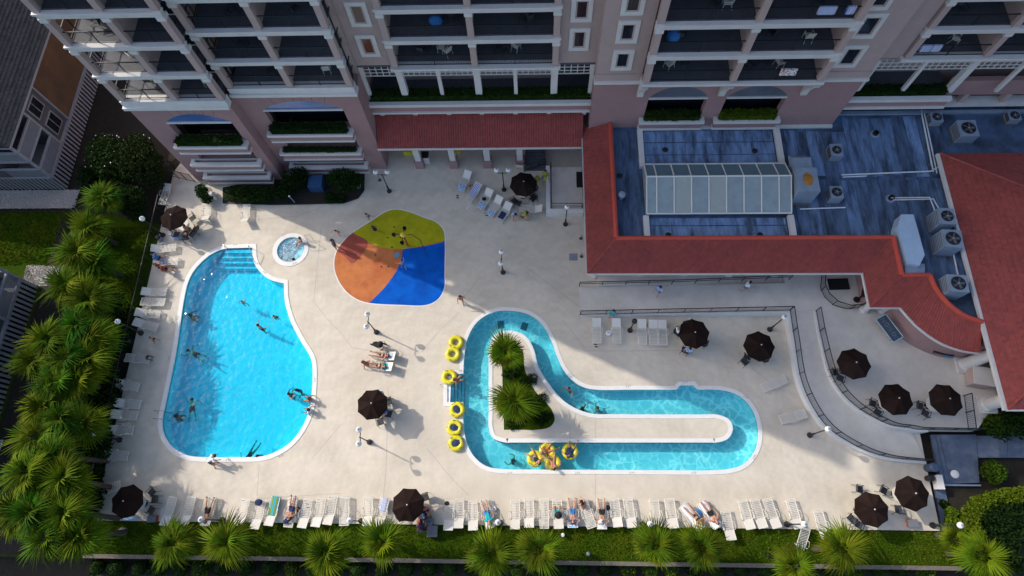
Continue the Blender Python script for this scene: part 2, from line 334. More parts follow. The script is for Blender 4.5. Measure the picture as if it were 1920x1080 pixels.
def basin(name, poly, depth, label, wm, wname, zw=-.11, inner=None, cop=.30):
    k = len(poly); b = MB(); o2 = offset(poly, .002)
    for q, d in ((o2, depth),) + (((inner, depth),) if inner else ()):
        n = len(q); b.add([(p.x, p.y, -.02) for p in q] + [(p.x, p.y, -d) for p in q], [(i, (i + 1) % n, n + (i + 1) % n, n + i) for i in range(n)])
    b.sheet(o2, -depth, holes=[inner] if inner else ())
    bo = struct(b.build(name, m_plas)); bo['label'] = label
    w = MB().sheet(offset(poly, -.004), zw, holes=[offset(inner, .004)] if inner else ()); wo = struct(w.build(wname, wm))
    def ring(p, a, c):
        r = MB(); n = len(p); u, v_ = offset(p, a), offset(p, c)
        for z0, z1 in ((.004, .035),):
            r.add([(q.x, q.y, z1) for q in u] + [(q.x, q.y, z1) for q in v_] + [(q.x, q.y, z0 - .03) for q in u] + [(q.x, q.y, z0) for q in v_],
                  [(i, (i + 1) % n, n + (i + 1) % n, n + i) for i in range(n)] + [(i, 2 * n + i, 2 * n + (i + 1) % n, (i + 1) % n) for i in range(n)] + [(n + i, n + (i + 1) % n, 3 * n + (i + 1) % n, 3 * n + i) for i in range(n)])
        return r.build('coping', m_cop, bo)
    ring(poly, -.03, cop)
    if inner: ring(inner, .03, -cop)
    return bo
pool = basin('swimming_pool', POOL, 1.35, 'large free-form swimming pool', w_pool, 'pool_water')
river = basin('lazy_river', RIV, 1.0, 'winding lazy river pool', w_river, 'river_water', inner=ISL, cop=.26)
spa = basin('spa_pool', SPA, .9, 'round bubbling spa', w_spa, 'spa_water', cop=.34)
# steps at the head of the pool and in the river notch
for i in range(4):
    a, b = at(425 - i * 9, 466 + i * 7.5), at(473, 466 + i * 7.5); c, d = at(473, 474 + i * 7.5), at(418 - i * 9, 474 + i * 7.5)
    MB().prism([a.to_2d(), b.to_2d(), c.to_2d(), d.to_2d()], -1.3, -.16 - i * .26).build('step', m_plas, pool)
    s = MB(); q0, q1 = c, d; s.tube([(q0.x, q0.y + .02, -.155 - i * .26), (q1.x, q1.y + .02, -.155 - i * .26)], .022, 4); s.build('step_edge', m_navy, pool)
for i in range(5):
    a = at(839 + i * 6, 704); b = at(839 + (i + 1) * 6, 754)
    MB().box(a.x, b.x, b.y, a.y, -.98, -.05 - i * .17).build('step', m_plas, river)
    MB().box(b.x - .05, b.x, b.y, a.y, -.05 - i * .17, -.045 - i * .17).build('step_edge', m_navy, river)
for px, py in ((939, 609), (983, 612)):
    p = at(px, py, -1.0); MB().obox((p.x, p.y, -.985), .50, .62, .03, R(-20 if px > 960 else 5)).build('floor_drain', mat('drain', (.10, .17, .22), .7), river)
m_ink = mat('marking_ink', (.20, .20, .21), .8, .2, 4)
def text(body, loc, size, rz, m, parent, name, rx=0, ex=.002):
    c = bpy.data.curves.new(name, 'FONT'); c.body = body; c.size = size; c.align_x = 'CENTER'; c.align_y = 'CENTER'; c.extrude = ex
    o = bpy.data.objects.new(name, c); COL.objects.link(o); o.data.materials.append(m); o.parent = parent
    w = wloc(parent) if parent else Vector(); o.location = Vector(loc) - w; o.rotation_euler = (rx, 0, rz); return o
for (px, py, rz, par) in ((956, 887, 0, river), (1083, 887, 0, river), (1185, 887, 0, river), (1301, 887, 0, river), (1178, 725, 0, river), (1285, 717, 0, river), (1398, 745, R(-40), river), (1415, 857, R(55), river),
                          (428, 863, 0, pool), (527, 855, R(22), pool), (496, 511, R(-42), pool), (441, 459, 0, pool), (591, 712, R(90), pool), (334, 596, R(82), pool), (317, 672, R(80), pool), (532, 441, R(12), spa), (553, 494, R(12), spa)):
    p = at(px, py, .035); text('3 FT', (p.x, p.y, .038), .20, rz, m_ink, par, 'depth_mark')
# splash pad -------------------------------------------------------------------------------
def pads(pts, z): return pxcurve(pts, z, 5)
pad = struct(MB().sheet(PAD, .006).build('splash_pad', mat('orange_rubber', (.48, .165, .06), .8, .22, 1.5, spec=.1, c2=(.36, .085, .035), c2scale=.5, c2amt=.6, coords='World')))
pad['label'] = 'wet play pad in four colours'
k = len(PAD); ring = MB(); u, v_ = PAD, offset(PAD, .08)
ring.add([(q.x, q.y, .01) for q in u] + [(q.x, q.y, .01) for q in v_], [(i, (i + 1) % k, k + (i + 1) % k, k + i) for i in range(k)]); ring.build('pad_edge', m_cop, pad)
def inside_cut(a_px, b_px, path):
    """part of the pad outline from the point nearest a to the point nearest b, closed by a path of photo points"""
    A, B = at(*a_px).to_2d(), at(*b_px).to_2d(); ia = min(range(k), key=lambda i: (PAD[i] - A).length); ib = min(range(k), key=lambda i: (PAD[i] - B).length)
    seq = []; i = ia
    while True:
        seq.append(PAD[i])
        if i == ib: break
        i = (i + 1) % k
    return seq + curve([tuple(at(*p).to_2d()) for p in path], 5, False)
MB().sheet(inside_cut((662, 436), (834, 450), [(832, 452), (800, 459), (755, 467), (722, 465), (692, 455), (668, 440)]), .011).build('yellow_zone', mat('yellow_rubber', (.36, .35, .012), .8, .2, 1.5, spec=.08, c2=(.25, .25, .01), c2scale=.5, c2amt=.5, coords='World'), pad)
MB().sheet(inside_cut((834, 453), (692, 568), [(694, 567), (722, 538), (744, 507), (753, 482), (756, 468), (800, 461), (831, 454)]), .015).build('blue_zone', mat('blue_rubber', (.002, .095, .47), .8, .2, 1.5, spec=.08, c2=(.002, .06, .34), c2scale=.6, c2amt=.8, coords='World'), pad)
MB().sheet(inside_cut((632, 471), (660, 437), [(664, 439), (690, 456), (664, 493), (648, 482), (634, 473)]), .019).build('red_zone', mat('red_rubber', (.30, .06, .04), .8, .14, 1.5, coords='World'), pad)
for px, py in ((739, 426), (727, 446), (751, 445), (735, 464), (715, 500), (704, 478), (728, 500)):
    p = at(px, py); MB().lathe([(.07, .02), (.07, .035), (.02, .04)], (p.x, p.y, 0), 10).build('spray_nozzle', m_dark, pad)
p = at(744, 478); MB().lathe([(.26, .018), (.26, .03)], (p.x, p.y, 0), 20).build('drain_cover', mat('drain_blue', (.12, .22, .30), .6), pad)
# deck joints and hair cracks
def strip(pts, w=.025, z=.004, name='deck_joint', parent=None, m=None):
    q = [at(*p) for p in pts]; b = MB()
    for i in range(len(q) - 1):
        d = (q[i + 1] - q[i]).normalized(); n = Vector((-d.y, d.x, 0)) * w / 2; n2 = n
        b.add([(q[i] - n)[:2] + (z,), (q[i] + n)[:2] + (z,), (q[i + 1] + n)[:2] + (z,), (q[i + 1] - n)[:2] + (z,)], [(0, 3, 2, 1)])
    return b.build(name, m or m_joint, parent or deck)
for pts in ([(602, 430), (598, 470), (592, 530), (588, 565), (612, 596), (640, 625), (660, 652), (700, 658)], [(724, 880), (718, 940)], [(728, 725), (724, 880)], [(790, 660), (820, 625), (860, 585)],
            [(800, 840), (845, 895), (880, 930)], [(1100, 586), (1040, 540), (985, 500)], [(1055, 600), (1075, 625), (1098, 655)], [(1095, 658), (1180, 658), (1300, 657)], [(1117, 780), (1117, 827)], [(1117, 888), (1116, 985)],
            [(585, 860), (640, 795)], [(480, 935), (640, 925)], [(610, 385), (560, 405), (480, 412)], [(900, 520), (868, 560)], [(1410, 690), (1440, 715)], [(486, 870), (482, 930)]):
    strip(pts, .03)
# ------------------------------------------------------------------ hotel
HT = 44.2; Z0 = 10.75; DZ = 2.66; NL = 12
hotel = thing('hotel', 'tall pink stucco hotel with rows of white framed balconies', 'hotel', (-10, 34, 0))
def hp(name, m, fn, parent=None, kind=None): b = MB(); fn(b); return b.build(name, m, parent or hotel, kind=kind)
def hbox(name, m, *a, parent=None): return hp(name, m, lambda b: b.box(*a), parent)
def lv(k): return Z0 + DZ * k
def hwindow(x, z, w, h, Y, nm='window'):
    """white surround with a recessed dark pane on a wall facing -y"""
    f = hp(nm, m_white, lambda b: b.prism([(x - w / 2 - .28, z - h / 2 - .28), (x + w / 2 + .28, z - h / 2 - .28), (x + w / 2 + .28, z + h / 2 + .28), (x - w / 2 - .28, z + h / 2 + .28)], Y - .10, Y + .02,
           holes=[[(x - w / 2, z - h / 2), (x + w / 2, z - h / 2), (x + w / 2, z + h / 2), (x - w / 2, z + h / 2)]], axis='y'))
    s = .10
    hp('sash', m_col, lambda b: b.prism([(x - w / 2 + .002, z - h / 2 + .002), (x + w / 2 - .002, z - h / 2 + .002), (x + w / 2 - .002, z + h / 2 - .002), (x - w / 2 + .002, z + h / 2 - .002)], Y - .055, Y - .004,
       holes=[[(x - w / 2 + s, z - h / 2 + s), (x + w / 2 - s, z - h / 2 + s), (x + w / 2 - s, z + h / 2 - s), (x - w / 2 + s, z + h / 2 - s)]], axis='y'), f)
    hp('pane', m_glass, lambda b: b.box(x - w / 2 + s - .01, x + w / 2 - s + .01, Y - .03, Y - .012, z - h / 2 + s - .01, z + h / 2 - s + .01), f)
    return f
RAILME = {}
def rail_mesh(L, h=1.02):
    key = (round(L, 2), h)
    if key not in RAILME:
        b = MB(); b.box(0, L, -.03, .03, h - .05, h); b.box(0, L, -.02, .02, .08, .12); b.box(L / 2 - .025, L / 2 + .025, -.025, .025, 0, h)
        n = int(L / .115)
        for i in range(1, n): x = L * i / n; b.add([(x - .011, 0, .1), (x + .011, 0, .1), (x + .011, 0, h - .04), (x - .011, 0, h - .04)], [(0, 1, 2, 3)])
        me = b.mesh('railing', m_dark); RAILME[key] = me
    return RAILME[key]
def railing(p, q, z, parent=hotel, h=1.02):
    d = Vector(q) - Vector(p); o = link('railing', rail_mesh(d.length, h), parent); w = wloc(parent); o.location = (p[0] - w.x, p[1] - w.y, z - w.z); o.rotation_euler = (0, 0, math.atan2(d.y, d.x)); return o
def balconies(xs, Yf, Yb, left_open=False, right_open=False, kmax=NL, sill=None):
    for k in range(kmax):
        z = lv(k); hi = z > 24
        hbox('balcony_slab', m_floor, xs[0] + .05, xs[-1] - .05, Yf + .05, Yb + .3, z - .16, z + .004)
        if k: hp('balcony_beam', m_white, lambda b: (b.box(xs[0] - .22, xs[-1] + .22, Yf - .16, Yf + .16, z - .34, z - .02), b.box(xs[0] - .30, xs[-1] + .30, Yf - .26, Yf + .18, z - .02, z + .10)))
        for i, x in enumerate(xs):
            hp('column', m_col, lambda b: b.box(x - .21, x + .21, Yf - .12, Yf + .30, z + .10, z + DZ - .34))
            hp('column_cap', m_white, lambda b: b.box(x - .26, x + .26, Yf - .2, Yf + .34, z + DZ - .62, z + DZ - .345))
        for i in range(len(xs) - 1): railing((xs[i] + .21, Yf + .12, 0), (xs[i + 1] - .21, Yf + .12, 0), z)
        for i in range(len(xs)):
            if 0 < i < len(xs) - 1 or (i == 0 and not left_open) or (i == len(xs) - 1 and not right_open):
                hbox('partition', m_col, xs[i] - .08, xs[i] + .08, Yf + .3, Yb + .1, z + .005, z + DZ - .17)
        if left_open and k > 2: hbox('sun_block_wall', m_col, xs[0] - .06, xs[0] + .06, Yf + .3, Yb, z + .005, z + DZ - .17)  # unseen upper walls, added to keep sun patches off the deck
        elif left_open: railing((xs[0], Yb, 0), (xs[0], Yf + .3, 0), z)
        if right_open: railing((xs[-1], Yf + .3, 0), (xs[-1], Yb, 0), z)
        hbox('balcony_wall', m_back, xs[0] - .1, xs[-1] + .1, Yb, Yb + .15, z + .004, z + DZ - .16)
        for i in range(len(xs) - 1):
            a, c = xs[i] + .5, xs[i + 1] - .5
            d = hp('sliding_door', m_white, lambda b: b.prism([(a, z + .05), (c, z + .05), (c, z + 2.15), (a, z + 2.15)], Yb - .06, Yb - .002, holes=[[(a + .08, z + .13), ((a + c) / 2 - .04, z + .13), ((a + c) / 2 - .04, z + 2.07), (a + .08, z + 2.07)], [((a + c) / 2 + .04, z + .13), (c - .08, z + .13), (c - .08, z + 2.07), ((a + c) / 2 + .04, z + 2.07)]], axis='y'))
            hp('pane', m_glass, lambda b: b.box(a + .07, c - .07, Yb - .04, Yb - .02, z + .12, z + 2.08), d)
def arch(x0, x1, zs, rise, n=14):
    """outline of a low arch, spring line at zs"""
    w = (x1 - x0) / 2; r = (w * w + rise * rise) / (2 * rise); cx = (x0 + x1) / 2; cz = zs + rise - r; a = math.asin(w / r)
    return [(cx + r * math.sin(a - 2 * a * i / n), cz + r * math.cos(a - 2 * a * i / n)) for i in range(n + 1)]
def leafy_box(name, x0, x1, y0, y1, z0, z1, n, size, m, parent=None, seed=1):
    rr = random.Random(seed); b = MB(); b.box(x0 + .06, x1 - .06, y0 + .06, y1 - .06, z0, z1 - .06); vs = b.v; fs = b.f
    for i in range(n):
        c = Vector((rr.uniform(x0, x1), rr.uniform(y0, y1), rr.uniform(z0 + (z1 - z0) * .3, z1)))
        if rr.random() < .6: c.z = z1 - rr.random() ** 2 * .2
        elif rr.random() < .6: c.y = y0 + rr.random() ** 2 * .15
        leafquad(vs, fs, c, size * rr.uniform(.6, 1.4), rr)
    return b.build(name, m, parent)
def leafquad(vs, fs, c, s, rr):
    d = Vector((rr.gauss(0, 1), rr.gauss(0, 1), rr.gauss(.5, .6))).normalized(); e = d.cross(Vector((rr.gauss(0, 1), rr.gauss(0, 1), rr.gauss(0, 1)))).normalized() * .45
    o = len(vs); vs += [tuple(c - d * s * .5), tuple(c + e * s), tuple(c + d * s * .5), tuple(c - e * s)]; fs.append((o, o + 1, o + 2, o + 3))
HEDGE_N = [0]
def hedge(x0, x1, y0, y1, z0, z1, label, m=None, size=.16, dens=170, group='hedges in the hotel planters'):
    HEDGE_N[0] += 1
    o = leafy_box('hedge', x0, x1, y0, y1, z0, z1, int(dens * (x1 - x0)), size, m or m_leaf, seed=HEDGE_N[0])
    return tag(o, label, 'hedge', group)
def planter(x0, x1, Yw, zb, zt, dep=.62):
    """stepped white planter box hung on the wall at Yw"""
    p = hp('planter', m_white, lambda b: b.prism([(x0, Yw - dep), (x1, Yw - dep), (x1, Yw), (x0, Yw)], zt - .26, zt, holes=[[(x0 + .3, Yw - dep + .28), (x1 - .3, Yw - dep + .28), (x1 - .3, Yw - .02), (x0 + .3, Yw - .02)]]))
    hp('planter_face', m_pink, lambda b: b.box(x0 + .14, x1 - .14, Yw - dep + .12, Yw, zb + .16, zt - .26), p)
    hp('planter_ledge', m_white, lambda b: b.box(x0 + .04, x1 - .04, Yw - dep + .03, Yw, zb, zb + .16), p)
    return p
# ---- house-side wing: two bays
for (x0, x1, Yf, ax0, ax1, plz, pw) in ((-28.6, -21.2, 27.2, -26.75, -21.95, (4.85, 2.35, .32), (-27.4, -21.75)), (-21.2, -12.4, 28.2, -19.75, -13.85, (4.85, 2.3, .2), (-20.35, -13.75))):
    op = [(ax0, 6.0), (ax1, 6.0)] + [(ax1, 8.2)] + arch(ax0, ax1, 8.2, .95)[1:-1] + [(ax0, 8.2)]
    lows = [[(ax0 + .1, z + .9), (ax1 - .1, z + .9), (ax1 - .1, z + 1.95), (ax0 + .1, z + 1.95)] for z in plz[1:]]
    hp('wall', m_pink, lambda b: b.prism([(x0, -.3), (x1, -.3), (x1, 9.95), (x0, 9.95)], Yf, Yf + .5, holes=[op] + lows, axis='y'))
    hbox('recess_glass', m_glass, ax0 - .2, ax1 + .2, Yf + 1.3, Yf + 1.4, 1.0, 9.3)
    lun = [(ax0 - .05, 8.2), (ax1 + .05, 8.2)] + arch(ax0 - .05, ax1 + .05, 8.2, 1.0)[1:-1]
    hp('arch_light', m_blueg, lambda b: b.prism(lun, Yf + .04, Yf + .08, axis='y'))
    hbox('arch_bar', m_white, ax0 + .003, ax1 - .003, Yf - .06, Yf + .3, 8.08, 8.22)
    for t in (-.62, -.33, -.1, .1, .33, .62):
        cx = (ax0 + ax1) / 2 + t * (ax1 - ax0) * .5; dx = t * .5; zb = 9.15 - abs(t) ** 2 * .75
        hp('arch_joint', m_back, lambda b: b.add([(cx - .02, Yf - .004, zb + .02), (cx + .02, Yf - .004, zb + .02), (cx + dx + .02, Yf - .004, 9.93), (cx + dx - .02, Yf - .004, 9.93)], [(0, 1, 2, 3)]))
    for i, z in enumerate(plz): planter(pw[0], pw[1], Yf, z, z + 1.0)
    hbox('trim_band', m_white, x0 - .12, x1 + (.12 if x1 > -13 else .0), Yf - .28, Yf + .45, 9.95, 10.22)
    hbox('trim_fascia', m_white, x0 - .02, x1 + .02, Yf - .14, Yf + .45, 10.22, 10.76)
    hbox('body', m_col, x0 + .02, x1 - .02, Yf + 2.35, 45, 9.0, HT); hbox('lower_body', m_pink, x0 + .03, x1 - .03, Yf + 1.5, 45, -.3, 9.0)
    hbox('parapet', m_white, x0 - .2, x1 + .2, Yf - .2, 45.2, HT, HT + .5)
    for xx in (x0, x1): hbox('side_wall', m_pink, xx - .0 if xx == x0 else xx - .4, xx + .4 if xx == x0 else xx, Yf + .5, Yf + 2.4, -.3, 9.95)
hedge(-27.05, -22.1, 26.65, 27.4, 5.75, 6.5, 'deep green hedge in the top planter of the house-side arch')
hedge(-20.0, -14.1, 27.65, 28.4, 5.75, 6.5, 'long green hedge in the upper planter beside the tile porch')
hedge(-20.0, -14.1, 27.68, 28.15, 3.2, 3.6, 'low dark hedge in the lower planter above the blue box', size=.12)
balconies([-28.38, -24.65, -21.42], 27.2, 29.5, left_open=True, right_open=True)
balconies([-21.0, -16.75, -12.62], 28.2, 30.4, left_open=True, right_open=True)
hbox('side_wall', m_col, -12.8, -12.41, 29.9, 31, 9.95, HT)
# ---- middle section
def corner_wall(x0, x1, Y, z0=10.62): hbox('wall', m_col, x0, x1, Y, 45, z0, HT)
corner_wall(-12.4, -9.85, 30.05); corner_wall(1.75, 4.3, 30.05)
hbox('body', m_col, -9.9, 1.8, 32.2, 45, 5, HT)
balconies([-9.6, -4.05, 1.5], 29.75, 32.0)
hbox('floor_edge', m_white, -9.95, 1.85, 29.5, 30.2, 10.58, 10.78)
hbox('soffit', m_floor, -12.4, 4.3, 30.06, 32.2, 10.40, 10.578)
for px, py in ((672, 26), (690, 85)):
    x, z = atY(px, py, 30.05); hwindow(x, z, .78, 1.45, 30.05)
for px, py in ((1091, 17), (1086, 73)):
    x, z = atY(px, py, 30.05); hwindow(x, z, .78, 1.45, 30.05)
def trellis(x0, x1, z0, z1, Y, nx, nz):
    t = hp('trellis', m_white, lambda b: b.prism([(x0, z0), (x1, z0), (x1, z1), (x0, z1)], Y, Y + .07, holes=[[(x0 + .06, z0 + .06), (x1 - .06, z0 + .06), (x1 - .06, z1 - .02), (x0 + .06, z1 - .02)]], axis='y'))
    for i in range(1, nx): x = x0 + (x1 - x0) * i / nx; hp('trellis_bar', m_white, lambda b: b.box(x - .03, x + .03, Y + .012, Y + .055, z0 + .061, z1 - .021), t)
    for i in range(1, nz): z = z0 + (z1 - z0) * i / nz; hp('trellis_bar', m_white, lambda b: b.box(x0 + .061, x1 - .061, Y + .018, Y + .049, z - .03, z + .03), t)
def terrace(cols, posts, x0, x1, Y, zh, deepc):
    for c in cols: hbox('terrace_column', m_white, c - .24, c + .24, Y - .02, Y + .4, 6.9, 10.40)
    for c in posts: hbox('terrace_post', m_white, c - .13, c + .13, Y - .01, Y + .22, 6.9, 10.40)
    allc = sorted(cols + posts)
    for a, c in zip(allc[:-1], allc[1:]):
        wa = .24 if a in cols else .13; wc = .24 if c in cols else .13; trellis(a + wa, c - wc, 9.35, 10.40, Y + .08, max(4, int((c - a) / .45)), 3)
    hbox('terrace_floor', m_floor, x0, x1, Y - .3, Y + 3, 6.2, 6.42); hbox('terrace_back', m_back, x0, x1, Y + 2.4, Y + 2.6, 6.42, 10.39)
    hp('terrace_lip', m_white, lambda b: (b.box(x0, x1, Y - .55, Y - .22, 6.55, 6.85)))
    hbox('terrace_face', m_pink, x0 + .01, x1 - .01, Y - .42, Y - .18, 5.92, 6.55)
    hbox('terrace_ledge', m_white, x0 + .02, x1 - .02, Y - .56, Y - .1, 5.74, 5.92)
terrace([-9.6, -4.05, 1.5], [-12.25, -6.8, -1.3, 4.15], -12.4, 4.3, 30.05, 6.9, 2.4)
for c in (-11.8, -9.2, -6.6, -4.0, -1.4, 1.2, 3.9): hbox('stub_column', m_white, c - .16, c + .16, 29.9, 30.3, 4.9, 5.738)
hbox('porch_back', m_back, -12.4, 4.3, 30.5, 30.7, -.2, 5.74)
hedge(-12.3, 4.2, 29.86, 30.75, 6.43, 7.35, 'long dark hedge along the middle terrace above the tile porch')
# ---- club-side wing: arches above the flat roof, projecting balconies
W29 = 29.1
ops = [[(a, 5.2), (c, 5.2), (c, 7.9)] + arch(a, c, 7.9, 1.25)[1:-1] + [(a, 7.9)] for a, c in ((8.35, 12.6), (13.95, 18.25))]
hp('wall', m_pink, lambda b: b.prism([(4.3, -.2), (22.9, -.2), (22.9, 9.75), (4.3, 9.75)], W29, W29 + .5, holes=ops, axis='y'))
hbox('recess_glass', m_glass, 8, 18.6, W29 + 1.2, W29 + 1.3, 4.5, 9.74); hbox('lower_body', m_pink, 4.32, 22.88, W29 + 1.5, 45, -.2, 9.75); hbox('body', m_col, 4.33, 22.87, W29 + 1.8, 45, 9.75, HT)
hbox('side_wall', m_pink, 4.301, 4.7, W29 + .5, 30.6, -.2, 9.75); hbox('side_wall', m_pink, 22.5, 22.899, W29 + .5, 31, -.2, 9.75)
for a, c in ((4.3, 7.45), (19.35, 22.9)):
    hbox('wall', m_col, a, c, W29 + .001, W29 + 1.8, 9.75, HT); hbox('trim_band', m_white, a - .1, c + .1, W29 - .26, W29 + .4, 9.75, 9.98); hbox('trim_fascia', m_col, a - .02, c + .02, W29 - .12, W29 + .2, 9.98, 10.6)
for a, c in ((8.35, 12.6), (13.95, 18.25)):
    lun = [(a - .05, 7.9), (c + .05, 7.9)] + arch(a - .05, c + .05, 7.9, 1.3)[1:-1]
    hp('arch_light', m_arch2, lambda b: b.prism(lun, W29 + .05, W29 + .09, axis='y')); hbox('arch_bar', m_white, a + .003, c - .003, W29 - .06, W29 + .3, 7.78, 7.92)
    planter(a - .35, c + .3, W29, 4.55, 5.6, .5)
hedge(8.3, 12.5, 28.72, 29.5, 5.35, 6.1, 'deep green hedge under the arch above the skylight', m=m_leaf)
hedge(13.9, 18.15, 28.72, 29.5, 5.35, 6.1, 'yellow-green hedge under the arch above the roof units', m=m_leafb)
for c in (7.62, 13.4, 19.18):
    hp('corbel', m_white, lambda b: b.prism([(W29, 8.3), (W29, 10.36), (28.05, 10.36), (28.3, 9.8), (28.75, 8.9), (28.85, 8.3)], c - .22, c + .22, axis='z') if False else b.add(
        [(c + s * .22, y, z) for s in (-1, 1) for y, z in ((W29, 8.3), (28.88, 8.3), (28.8, 8.9), (28.45, 9.7), (28.1, 10.1), (28.0, 10.36), (W29, 10.36))],
        [(0, 1, 2, 3, 4, 5, 6), tuple(range(13, 6, -1))] + [(i, (i + 1) % 7, 7 + (i + 1) % 7, 7 + i) for i in range(7)]))
balconies([7.62, 13.4, 19.18], 28.2, 30.6); hbox('floor_edge', m_white, 7.3, 19.5, 27.98, 28.4, 10.52, 10.74); hbox('soffit', m_col, 7.4, 19.4, 28.41, 29.09, 10.40, 10.56)
for px, py in ((1188, 4), (1177, 59), (1167, 112)):
    x, z = atY(px, py, W29); hwindow(x, z, .82, 1.35, W29)
for px, py in ((1655, -8), (1628, 48), (1594, 105)):
    x, z = atY(px, py, W29); hwindow(x, z, .95, 1.5, W29)
# ---- far section
hbox('wall', m_col, 22.9, 25.0, 30.1, 45, 10.62, HT); hbox('body', m_col, 25, 46, 32.4, 45, 5, HT)
balconies([25.3, 30.5, 35.7, 40.9], 30.0, 32.2); hbox('floor_edge', m_white, 24.9, 46, 29.75, 30.4, 10.58, 10.78); hbox('soffit', m_floor, 22.9, 46, 30.41, 32.4, 10.40, 10.578)
for px, py in ((1706, -8), (1680, 47)):
    x, z = atY(px, py, 30.1); hwindow(x, z, .42, 1.35, 30.1)
terrace([23.6, 30.4, 37.2], [27.0, 33.8, 40.6], 22.92, 30.6, 30.05, 6.9, 2.4)
hedge(23.0, 30.2, 29.86, 30.7, 6.43, 7.2, 'shaded hedge on the terrace past the club-side wing')
hbox('wall', m_pink, 30.6, 46, 30.6, 31.0, 5.9, 7.5); hbox('wall', m_back, 30.6, 46, 31.3, 31.6, 3, 6.0); hbox('wall', m_pink, 22.9, 46, 31.0, 31.3, 3, 4.9)
for c in (32.5, 35.6, 38.7): hbox('stub_column', m_col, c - .2, c + .2, 30.55, 30.99, 4.9, 5.9)
hbox('ledge', m_white, 22.92, 46, 30.3, 31.2, 4.85, 5.0); hbox('roof_cap', m_white, -28.7, 46, 33, 45.3, HT + .5, HT + .6)
hbox('lower_body', m_back, 25, 46, 33.2, 45, -.2, 5)
# ---- tiled porch between the wings
def ribs(b, A, B, C, D, step, r=.075, lift=.05):
    """half-round tile rolls from eave A-B up to ridge D-C"""
    A, B, C, D = map(Vector, (A, B, C, D)); n = max(2, int((B - A).length / step)); nrm = (B - A).cross(D - A).normalized(); nrm = nrm if nrm.z > 0 else -nrm
    for i in range(n):
        t = (i + .5) / n; p = A.lerp(B, t); q = D.lerp(C, t); s = (B - A).normalized() * r
        o = len(b.v); b.v += [tuple(x) for x in (p - s + nrm * .004, p - s * .6 + nrm * lift, p + s * .6 + nrm * lift, p + s + nrm * .004, q - s + nrm * .004, q - s * .6 + nrm * lift, q + s * .6 + nrm * lift, q + s + nrm * .004)]
        b.f += [(o, o + 1, o + 5, o + 4), (o + 1, o + 2, o + 6, o + 5), (o + 2, o + 3, o + 7, o + 6), (o, o + 3, o + 2, o + 1)]
porch = thing('porch', 'red tile lean-to porch on pillars between the pink wings', 'porch', (-4, 29, 0))
A, B, C, D = (-12.38, 27.85, 3.6), (3.86, 27.85, 3.6), (3.86, 30.25, 5.25), (-12.38, 30.25, 5.25)
dn = lambda p, d=.09: (p[0], p[1], p[2] - d)
MB().add([A, B, C, D, dn(A), dn(B), dn(C), dn(D)], [(0, 1, 2, 3), (7, 6, 5, 4), (0, 4, 5, 1)]).build('roof', m_red, porch)
b = MB(); ribs(b, A, B, C, D, .19); b.build('roof_tile', m_red, porch, kind='stuff')
MB().box(-12.38, 3.86, 27.78, 27.86, 3.42, 3.585).build('fascia', m_white, porch)
MB().box(-12.38, 3.86, 27.86, 30.4, 3.25, 3.40).build('ceiling', m_col, porch)
for px in (788, 851.5, 915, 975):
    x = at(px, 317).x; MB().box(x - .36, x + .36, 28.15, 28.85, 0, 1.0).build('pillar_base', m_pink, porch); MB().box(x - .24, x + .24, 28.27, 28.74, 1.0, 3.25).build('pillar', m_white, porch)
MB().box(-12.35, 3.8, 30.3, 30.42, -.2, 3.3).build('back_wall', m_col, porch)
# ------------------------------------------------------------------ clubhouse with flat roof
club = thing('clubhouse', 'low clubhouse with blue-grey flat roof edged in red tile', 'clubhouse', (14, 24, 0))
def cp(name, m, fn, parent=None, kind=None): b = MB(); fn(b); return b.build(name, m, parent or club, kind=kind)
EV = [(3.85, 29.35), (3.85, 17.0), (23.28, 17.0), (23.28, 14.43), (25.36, 14.43)]; RG = [(5.9, 29.0), (5.9, 19.3), (25.32, 19.3), (25.32, 16.42), (27.2, 16.42)]
ce = curve([(25.36, 14.43), (26.2, 13.12), (27.37, 12.02), (28.65, 11.42), (29.9, 11.2)], 4, False); cr = curve([(27.2, 16.42), (27.42, 15.35), (28.05, 14.2), (28.9, 13.45), (29.9, 13.05)], 4, False)
EV += [tuple(p) for p in ce[1:]]; RG += [tuple(p) for p in cr[1:]]
ZE, ZR = 4.0, 4.95
cp('roof_deck', m_roof, lambda b: b.sheet(RG + [(32, 12.9), (32, 26.0), (44, 26.0), (44, 31.3), (22.9, 31.3), (22.9, 29.12), (5.9, 29.12)], 4.3))
rt = MB(); tl = MB(); rc = MB(); fa = MB(); so_ = MB()
